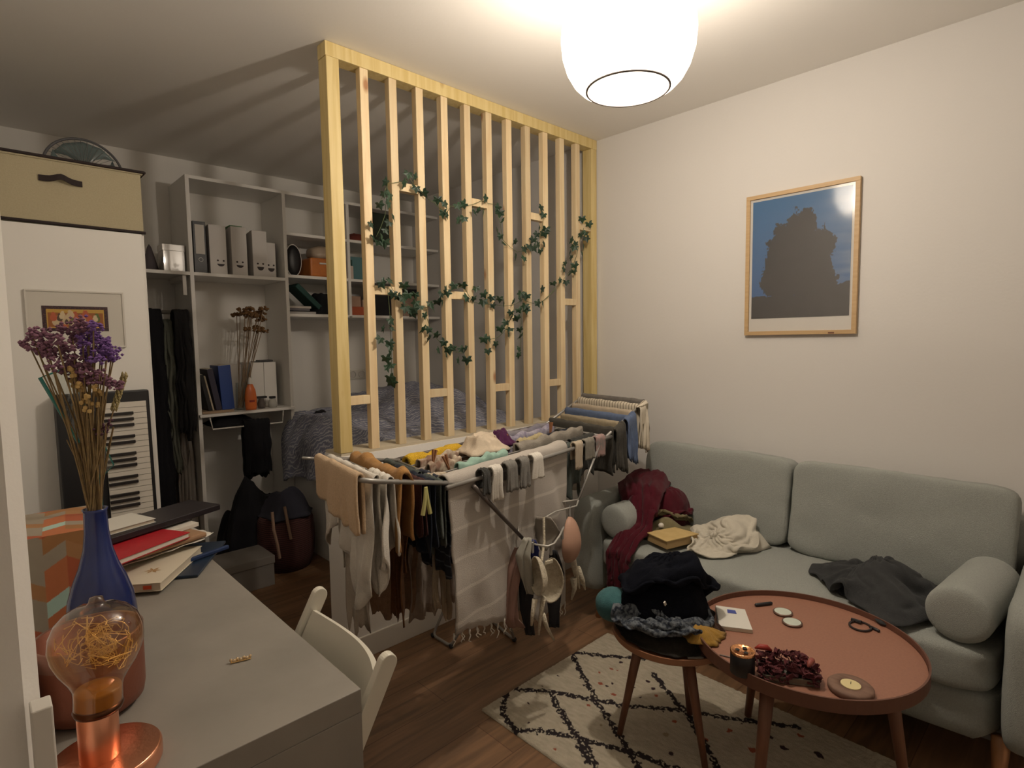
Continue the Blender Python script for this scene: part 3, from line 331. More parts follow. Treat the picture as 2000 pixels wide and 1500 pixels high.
    'khaki_cardigan': (19,22,-16,17,18,2,17,19,2,17,18,2,17,18,2,17,18,1,17,18,2,17,18,2,17,18,0,16,18,0,16,18,0,16,18,2,17,18,2,17,18,2,17,18,1,17,18,1,17,17,1,16,17,1,16,17,1,17,17,1,17,17,0,17,17,0,16,17,1,16,17,0,16,17,-1,17,17,-1,17,17,0,16,18,0,17,17,-1,18,17,-1,17,17,0,16,18,0,16,16,0,17,16,0,16,16,0,16,17,-1,16,17,-2,15,17,-2,16,17,-2,16,17,-1,16,17,-1,15,17,-2,15,16,0,16,16,0,16,16,0,17,16,0,17,17,0,18,18,-1,18,18,-1,17,17,0,17,18,0,18,18,0,18,18,0,16,17,0,16,18,0,16,18,1,16,16,1,16,16,0,16,17,0,16,17,1,16,17,2,16,17,2,16,18,2,16,18,0,17,19,0,16,20,1,17,20,3,17,20,3,16,19,3,16,19,1,16,19,1,16,20,3,16,20,3,15,19,1,14,19,0,15,18,0,15,18,1,16,17,2,16,18,1,16,18,1,16,18,1,15,17,0,16,18,1,16,18,1,16,17,-1,17,17,-1,17,17,-1,16,18,0,16,18,0,16,18,-2,17,17,-1,16,17,-1,16,17,-2,18,16,-4,17,16,-4,16,18,-3,16,18,-2,16,16,-1,15,16,-1,16,16,-1,16,17,-3,16,17,-4,16,17,-4,16,17,-3,16,17,-4,17,17,-4,17,16,-4,16,16,-2,17,16,-2,18,16,-2,18,17,-3,18,19,-3,18,19,-3,18,18,-2,17,17,-1,18,17,-1,18,17,-1,18,18,-2,17,20,-2,17,20,-1,18,19,0,17,19,-1,16,20,-1,15,20,-1,16,19,0,17,18,2,17,20,2,15,20,0,15,20,0,12,19,1,12,19,2,12,19,3,12,18,3,11,17,2,12,17,1,12,18,2,15,18,3,15,19,2,14,18,1,14,18,0,14,18,0,15,17,2,15,18,2,14,18,1,13,17,2,14,17,0,15,16,0,14,16,0,15,16,-2,16,15,-2,18,14,-2,18,13,-3,17,14,-2,18,15,-4,19,14,-4,21,13,-3,21,14,-5,23,14,-6,23,14,-8,21,16,-7,18,17,-6,17,17,-4,17,17,-3,18,19,-3,18,19,-5,19,19,-5,18,19,-5,17,19,-4,16,18,-3,17,19,-4,16,19,-5,16,17,-5,16,17,-3,16,17,-3,17,18,-4,17,20,-4,17,20,-4,17,20,-4,16,18,-3,15,19,-2,14,18,-1,16,19,-2,14,19,-2,14,21,-2,15,19,-1,15,19,-1,15,20,-1,14,21,-1,14,21,-1,14,21,0,15,22,2,13,22,1,12,20,0,10,19,2,10,19,2,11,19,4,11,19,3,10,17,2,9,16,1,9,16,2,10,16,3,12,15,3,11,15,2,11,15,1,13,14,0,14,13,1,14,13,1,14,14,1,13,15,0,14,14,-1,16,13,0,15,12,0,15,12,-2,15,12,-3,17,12,-3,19,11,-4,20,10,-5,19,11,-5,19,11,-4,20,10,-5,21,10,-5,22,10,-5,24,11,-7,25,12,-9,22,16,-9,20,16,-7,19,15,-5,18,16,-4,18,19,-5,19,19,-6,20,20,-6,20,20,-6,20,19,-4,18,19,-5,18,20,-7,18,20,-6,17,19,-6,17,20,-4,18,21,-4,18,23,-5,18,24,-4,19,24,-3,18,23,-3,16,21,-3,14,23,-2,15,24,-1,13,24,-2,10,25,-2,11,25,-1,9,25,2,9,25,3,8,24,1,7,21,1,9,21,2,10,21,3,10,21,2,9,20,1,7,17,3,7,17,2,10,17,3,11,17,4,11,18,4,10,18,2,8,17,2,8,17,2,10,16,4,11,16,5,10,16,4,11,15,1,13,13,1,14,11,0,14,11,0,15,13,0,14,13,0,14,11,-1,16,10,-2,16,11,-2,16,12,-3,16,11,-4,17,10,-4,19,8,-5,18,9,-6,18,9,-6,19,10,-4,20,10,-3,22,12,-3,23,12,-6,24,12,-8,24,13,-9,24,16,-8,22,15,-7,21,15,-5,19,17,-5,20,18,-6,21,19,-7,21,19,-6,20,18,-5,20,18,-5,19,20,-7,19,22,-8,19,23,-6,19,21,-5,18,21,-4,19,22,-4,19,24,-5,17,25,-4,16,26,-4,16,27,-3,14,25,-3,15,26,-2,13,26,-2,11,27,-1,8,27,-1,7,28,1,6,28,2,4,25,0,6,25,1,6,21,1,7,19,4,9,17,5,9,18,4,8,19,3,6,18,1,9,15,3,8,14,3,9,15,3,9,15,3,7,15,1,8,12,2,10,11,3,11,12,4,10,12,3,9,10,2,9,11,3,12,12,3,12,12,1,12,12,3,12,12,2,14,12,0,15,10,0,15,10,0,15,10,1,17,9,1,17,8,1,17,9,-3,17,9,-4,17,9,-5,20,12,-3,20,12,-2,21,11,-1,23,11,-4,23,11,-5,25,14,-5,25,14,-6,24,13,-6,23,14,-4,22,15,-3,22,17,-4,22,18,-5,22,19,-7,22,17,-6,22,18,-4,21,19,-4,20,20,-5,19,22,-6,19,21,-5,20,22,-4,20,22,-5,18,24,-4,16,26,-4,14,28,-4,14,27,-4,14,26,-3,15,27,-1,14,29,-1,11,28,-2,10,29,0,9,27,3,8,26,2,5,23,1,5,24,0,7,24,1,7,21,4,8,19,5,9,20,5,7,17,1,5,16,0,5,16,0,9,15,2,10,15,4,10,16,4,10,14,1,9,12,0,9,13,2,10,13,3,9,11,2,9,9,1,9,9,2,11,11,2,12,12,3,12,11,2,12,11,4,13,11,4,14,10,1,16,8,0,17,7,0,16,9,1,16,10,1,16,10,-1,17,10,-5,16,10,-6,17,11,-3,19,13,-1,20,12,1,22,10,-1,23,11,-1,24,13,-2,25,15,-2,25,14,-3,23,13,-4,24,15,-4,23,17,-4,22,18,-6,22,18,-7,22,18,-6,23,18,-5,22,18,-3,20,20,-2,19,21,-3,19,22,-4,20,22,-3,20,22,-2,19,24,-4,15,26,-3,15,28,-3,13,28,-3,13,29,-3,13,28,-3,10,27,2,11,27,4,9,26,1,10,25,1,10,24,5,10,24,4,6,22,1,5,21,0,6,19,2,7,17,4,7,17,3,7,20,4,6,16,1,6,16,-1,9,16,1,9,16,1,9,16,1,8,15,-1,8,11,-2,8,11,-2,10,13,1,10,11,0,9,9,0,8,8,1,11,9,2,12,10,3,13,11,4,12,11,5,12,11,4,14,9,2,15,7,2,16,6,-1,15,7,0,16,10,-1,16,12,-1,15,11,-2,16,11,-6,17,10,-4,19,10,-2,20,9,-1,22,8,0,23,11,3,24,14,2,25,15,2,25,16,-1,24,16,-3,23,16,-2,24,16,-2,23,17,-4,20,19,-5,21,20,-5,21,21,-5,21,20,-4,20,20,-1,19,20,-2,18,22,-4,19,22,-2,18,22,1,17,24,-2,14,26,-3,14,29,-2,16,29,0,12,29,-1,10,27,-1,12,28,1,13,26,4,12,26,1,13,25,1,13,23,4,13,25,5,10,24,4,8,22,0,6,22,0,8,19,2,8,19,4,7,20,4,7,18,2,6,17,-1,6,17,0,9,17,2,9,18,2,10,16,-1,9,13,-3,9,13,-4,8,12,-3,9,12,-1,9,9,-1,8,7,-1,10,8,1,13,10,2,13,11,3,12,10,4,12,10,3,12,9,3,16,6,1,16,6,-2,14,5,-2,14,8,-2,15,11,-3,16,13,-2,18,11,0,19,9,2,19,10,2,21,10,3,24,9,5,23,8,3,24,11,5,25,13,3,26,14,3,23,16,0,23,17,0,24,18,1,25,18,1,22,18,-1,21,19,-2,21,19,-3,21,19,-3,22,19,-1,21,20,-2,19,20,-4,20,23,-3,20,23,0,20,25,2,17,27,0,14,28,-1,14,28,3,15,29,3,13,27,1,14,26,0,15,24,3,16,25,4,13,23,1,14,23,0,15,24,-1,12,23,3,10,24,3,8,22,0,6,22,0,8,20,3,7,20,3,6,19,4,5,19,3,7,16,-1,7,16,-1,10,17,1,11,15,-2,10,13,-4,10,14,-3,10,14,-2,10,13,-3,9,10,-3,9,7,-3,11,8,-1,11,9,1,12,8,2,13,5,2,13,4,2,14,7,2,14,7,3,14,5,0,14,5,-3,12,6,-3,13,8,0,14,11,0,18,11,3,19,10,4,23,11,6,25,11,8,27,10,11,26,10,8,25,8,6,26,12,7,25,13,4,26,14,2,24,15,0,24,16,2,25,16,3,26,17,4,24,18,2,21,17,1,20,17,0,20,18,0,21,19,3,21,21,3,19,21,1,20,22,1,19,24,4,19,26,3,16,26,1,16,27,3,16,27,5,16,27,4,16,25,0,18,25,0,18,24,3,17,26,3,16,23,1,16,23,-2,13,23,-1,8,21,0,10,23,0,7,23,-1,5,23,0,5,22,1,6,20,5,6,19,4,5,18,1,6,16,-2,10,16,0,9,16,-1,9,13,-5,9,12,-5,11,14,-3,11,12,-4,10,10,-5,9,8,-5,9,8,-2,9,7,-1,10,6,1,11,6,2,11,3,1,11,3,2,13,7,2,14,6,-1,13,6,-2,13,7,-1,12,5,-1,16,6,3,17,10,4,20,10,7,22,10,8,24,9,9,26,10,12,27,10,14,27,10,11,26,9,11,25,12,7,25,14,7,24,14,5,24,14,4,24,15,7,25,15,7,26,17,8,26,17,6,22,17,6,23,18,5,24,20,8,22,19,7,19,20,5,20,22,6,21,23,7,21,25,7,18,25,5,17,25,3,17,25,6,18,25,4,20,26,2,20,24,-1,19,25,-1,19,25,3,19,26,2,15,28,1,14,26,-3,9,24,-1,7,22,3,7,22,3,6,22,-1,5,22,2,5,21,5,5,20,4,6,17,2,5,13,-1,8,14,-1,8,12,-3,9,13,-5,9,12,-4,9,13,-5,10,13,-3,10,12,-4,9,10,-5,9,8,-5,9,5,-4,10,5,-1,11,6,1,11,6,2,11,4,1,12,6,1,12,5,2,12,5,-1,12,5,-1,14,6,2,15,4,2,18,4,7,19,7,8,22,10,11,24,10,14,25,8,14,27,10,13,26,9,14,26,9,11,25,9,11,26,11,10,26,13,12,25,12,10,26,13,11,27,15,13,28,16,12,28,17,11,27,16,10,24,16,9,25,17,11,26,19,10,23,19,8,22,21,6,23,22,6,22,23,10,21,24,8,18,24,6,18,25,3,19,25,2,22,25,3,22,26,3,21,27,3,19,26,-1,17,28,-2,16,29,1,13,28,0,9,28,-1,7,22,4,7,22,2,4,22,3,4,22,6,6,20,3,6,20,3,5,14,2,5,10,-1,5,10,-2,9,11,-3,9,11,-2,8,10,0,8,12,-1,9,13,-4,10,13,-2,10,12,-2,9,10,-2,9,8,-2,8,5,-2,10,7,0,10,6,1,11,4,0,11,3,0,13,6,3,13,5,4,12,6,2,14,3,2,16,5,6,18,2,6,20,1,9,23,4,13,23,9,16,29,11,19,27,9,18,25,8,16,25,8,15,25,10,17,26,11,17,27,11,17,26,11,17,27,11,17,28,11,17,29,12,17,27,15,14,27,16,15,28,16,15,28,16,14,25,17,13,24,17,11,23,18,8,23,20,8,23,21,10,24,23,11,22,26,9,21,25,7,21,24,4,22,25,1,22,27,0,22,27,2,19,30,2,18,29,-1,15,33,-2,13,32,2,8,31,1,7,22,5,6,23,4,3,22,6,5,22,7,6,22,5,6,17,3,5,14,1,5,10,-2,6,10,-2,8,10,1,8,8,2,9,9,0,9,11,-1,9,13,-1,9,14,-2,9,13,-2,10,11,-4,9,9,-4,9,6,-4,9,5,-2,9,5,0,9,5,1,9,3,0,11,4,3,13,6,6,15,3,7,15,3,7,16,4,9,17,1,9,20,0,13,24,0,15,24,5,18,29,9,22,31,12,24,28,10,22,25,8,21,25,8,19,25,8,18,26,11,17,26,12,16,27,13,16,27,13,16,28,13,17,27,13,15,27,14,15,27,14,18,28,15,18,29,17,17,29,19,15,25,18,13,24,18,11,24,20,9,24,23,9,24,25,12,24,27,11,24,28,7,24,27,3,22,28,-1,20,31,-1,20,30,3,18,33,3,15,34,0,12,34,0,8,33,3,7,24,7,4,23,8,3,22,5,6,22,8,6,19,5,5,13,4,4,9,2,6,9,0,6,10,-1,6,10,-1,8,8,3,8,9,3,10,9,-2,8,10,-2,8,11,-3,9,13,-4,9,13,-4,9,11,-3,9,9,-3,8,7,-2,8,6,-1,9,5,0,10,4,2,10,4,4,11,3,7,15,3,11,16,3,12,16,2,10,19,1,15,22,1,19,24,-1,19,26,0,22,28,6,26,30,8,29,32,13,27,29,11,27,28,10,26,27,9,26,27,9,24,27,10,22,27,11,22,27,11,21,26,11,20,27,11,19,27,12,18,28,14,17,28,14,19,29,15,18,29,19,20,29,20,19,27,19,17,26,21,14,25,21,11,25,24,11,26,26,13,26,30,11,25,33,5,24,30,1,21,32,-1,19,34,2,19,34,5,16,37,5,12,36,1,9,35,4,7,26,8,5,25,10,4,23,6,7,22,10,6,16,6,5,12,3,5,10,1,5,9,4,4,9,3,6,9,0,5,8,1,8,8,4,8,7,2,10,9,0,9,11,-2,10,13,0,11,13,2,12,10,2,11,8,3,11,5,4,11,4,5,11,3,6,12,3,7,12,3,9,12,4,10,14,0,11,15,1,13,15,0,14,20,-4,17,22,0,20,25,0,24,25,-1,25,28,3,30,31,7,28,32,10,34,33,13,33,33,13,31,32,12,30,32,12,30,32,12,28,32,11,30,32,12,28,31,12,27,30,13,25,30,14,23,31,14,23,32,18,24,32,18,24,32,19,21,31,21,24,31,22,22,29,21,19,27,21,15,27,23,13,26,28,11,27,30,12,27,35,9,24,35,5,22,34,1,20,37,1,19,39,3,18,38,8,14,37,4,9,37,5,8,28,9,6,27,12,6,23,7,8,23,10,7,16,7,5,14,6,4,11,2,4,10,2,4,9,6,4,9,5,5,8,1,5,6,3,6,5,6,7,7,4,9,11,2,9,15,1,9,13,1,11,12,4,12,11,7,13,7,9,13,5,10,13,3,12,13,1,13,13,0,15,13,1,16,14,0,13,14,0,14,17,-5,15,20,-4,21,21,-5,24,26,-6,26,28,-8,29,27,-1,32,31,6,30,32,9,32,32,10,37,32,11,34,32,10,35,31,10,33,31,10,32,30,9,31,30,10,33,30,10,32,30,11,31,32,14,30,33,15,29,31,16,26,32,16,27,32,17,26,32,20,27,32,21,25,32,23,24,29,26,21,28,27,18,27,27,15,27,31,12,28,35,10,26,37,8,23,40,7,22,39,3,21,41,3,20,40,7,14,40,10,11,38,5,10,30,12,9,29,15,8,23,10,8,23,10,6,17,6,4,12,4,2,10,6,3,10,3,3,8,4,5,9,5,3,7,5,4,7,4,6,5,7,5,4,7,8,9,5,8,13,4,7,14,2,9,10,2,11,7,5,11,7,7,12,5,9,13,4,13,13,1,15,13,-1,16,13,0,18,14,-2,16,15,-4,13,16,-5,16,19,-6,23,22,-10,24,25,-9,31,28,-10,29,28,-5,34,31,5,34,33,8,31,32,10,37,31,10,35,31,10,36,32,10,36,32,10,36,32,10,34,33,12,31,32,12,30,31,12,29,32,13,31,33,14,30,32,15,26,33,17,25,33,17,27,33,19,28,30,22,24,31,24,23,30,26,21,30,30,21,29,30,17,29,34,14,27,37,8,25,39,5,24,41,5,24,42,7,24,42,3,18,40,12,15,40,11,12,37,5,11,32,12,10,29,17,9,24,11,7,23,7,3,20,7,2,14,2,2,12,5,0,7,7,2,8,4,3,7,2,3,7,5,4,8,6,4,5,7,6,2,10,6,3,6,7,9,6,8,13,4,8,10,3,10,5,2,11,3,4,11,3,6,12,3,11,12,1,16,12,-2,19,13,-5,18,14,-2,16,14,-3,13,17,-5,19,19,-8,21,22,-12,26,29,-13,28,27,-12,29,29,-4,35,32,2,38,33,7,32,32,10,38,32,11,38,31,10,34,31,11,34,32,11,34,32,12,32,32,13,30,33,14,28,34,14,28,33,13,29,32,13,30,33,15,29,33,16,25,34,18,25,34,19,27,31,22,23,31,25,20,31,29,23,31,30,22,31,33,19,30,36,15,29,38,10,27,40,5,25,43,3,26,42,6,24,44,3,19,45,15,16,43,10,12,38,4,11,33,11,10,29,16,10,25,11,7,24,6,3,20,4,-1,17,2,2,11,8,1,9,6,0,8,8,3,7,3,2,6,2,1,6,3,2,7,6,6,3,10,5,2,9,4,4,7,6,10,7,6,8,4,8,5,2,10,1,2,10,-1,5,10,0,9,11,0,15,11,-3,19,13,-6,21,14,-3,18,14,-4,14,17,-5,20,18,-8,23,23,-17,22,31,-18,25,28,-11,27,29,-7,35,32,0,39,33,5,32,33,9,38,34,11,40,33,10,37,31,10,34,32,10,33,32,12,31,32,13,29,33,13,28,33,14,26,34,16,27,33,15,27,33,15,28,34,17,28,34,18,25,35,19,25,34,24,23,32,24,20,31,28,24,32,31,22,30,33,18,31,36,16,30,39,10,25,45,8,26,42,4,26,43,2,25,45,6,20,49,16,16,44,10,12,39,4,11,36,9,11,30,16,9,27,11,5,27,7,1,23,5,-2,19,2,0,14,9,0,9,3,1,7,8,2,7,5,1,7,3,0,7,1,0,5,3,3,1,8,4,3,10,3,1,10,5,7,9,5,6,7,6,4,3,8,1,2,9,-4,3,9,-4,8,9,-3,13,9,-4,19,13,-8,23,13,-6,20,14,-5,14,17,-9,18,18,-11,21,23,-19,25,31,-20,22,32,-17,28,30,-11,32,33,-2,40,33,3,33,35,7,35,34,9,40,35,11,39,33,10,37,33,10,35,33,11,32,33,12,30,33,13,29,33,13,27,34,16,25,34,17,25,34,16,26,34,17,28,35,19,28,37,22,27,36,25,25,34,25,22,32,31,21,32,31,20,31,35,20,29,36,13,28,40,6,26,47,10,27,43,7,26,43,2,20,47,11,21,51,16,17,47,10,12,41,3,11,38,8,11,31,15,7,30,13,2,30,9,-2,24,8,-2,20,2,-1,15,9,0,9,3,-2,5,5,1,7,7,-1,5,6,1,5,2,0,5,3,2,0,5,4,2,8,4,1,11,4,4,11,5,6,6,5,3,5,6,0,3,8,-5,2,8,-7,7,10,-7,14,8,-7,17,12,-8,23,13,-11,19,14,-6,17,17,-12,16,19,-17,19,23,-23,26,31,-23,21,33,-21,27,31,-15,30,33,-4,40,34,1,34,35,6,33,36,9,37,37,11,41,36,12,38,36,11,37,35,12,35,35,13,32,35,13,31,35,14,29,34,16,25,34,18,26,35,20,24,35,19,25,36,22,29,38,25,29,35,26,24,35,28,24,32,31,19,32,33,17,33,36,20,31,38,14,24,45,5,26,47,10,26,43,4,26,44,4,19,49,15,21,50,16,17,47,10,13,41,2,11,40,7,10,33,15,6,32,14),
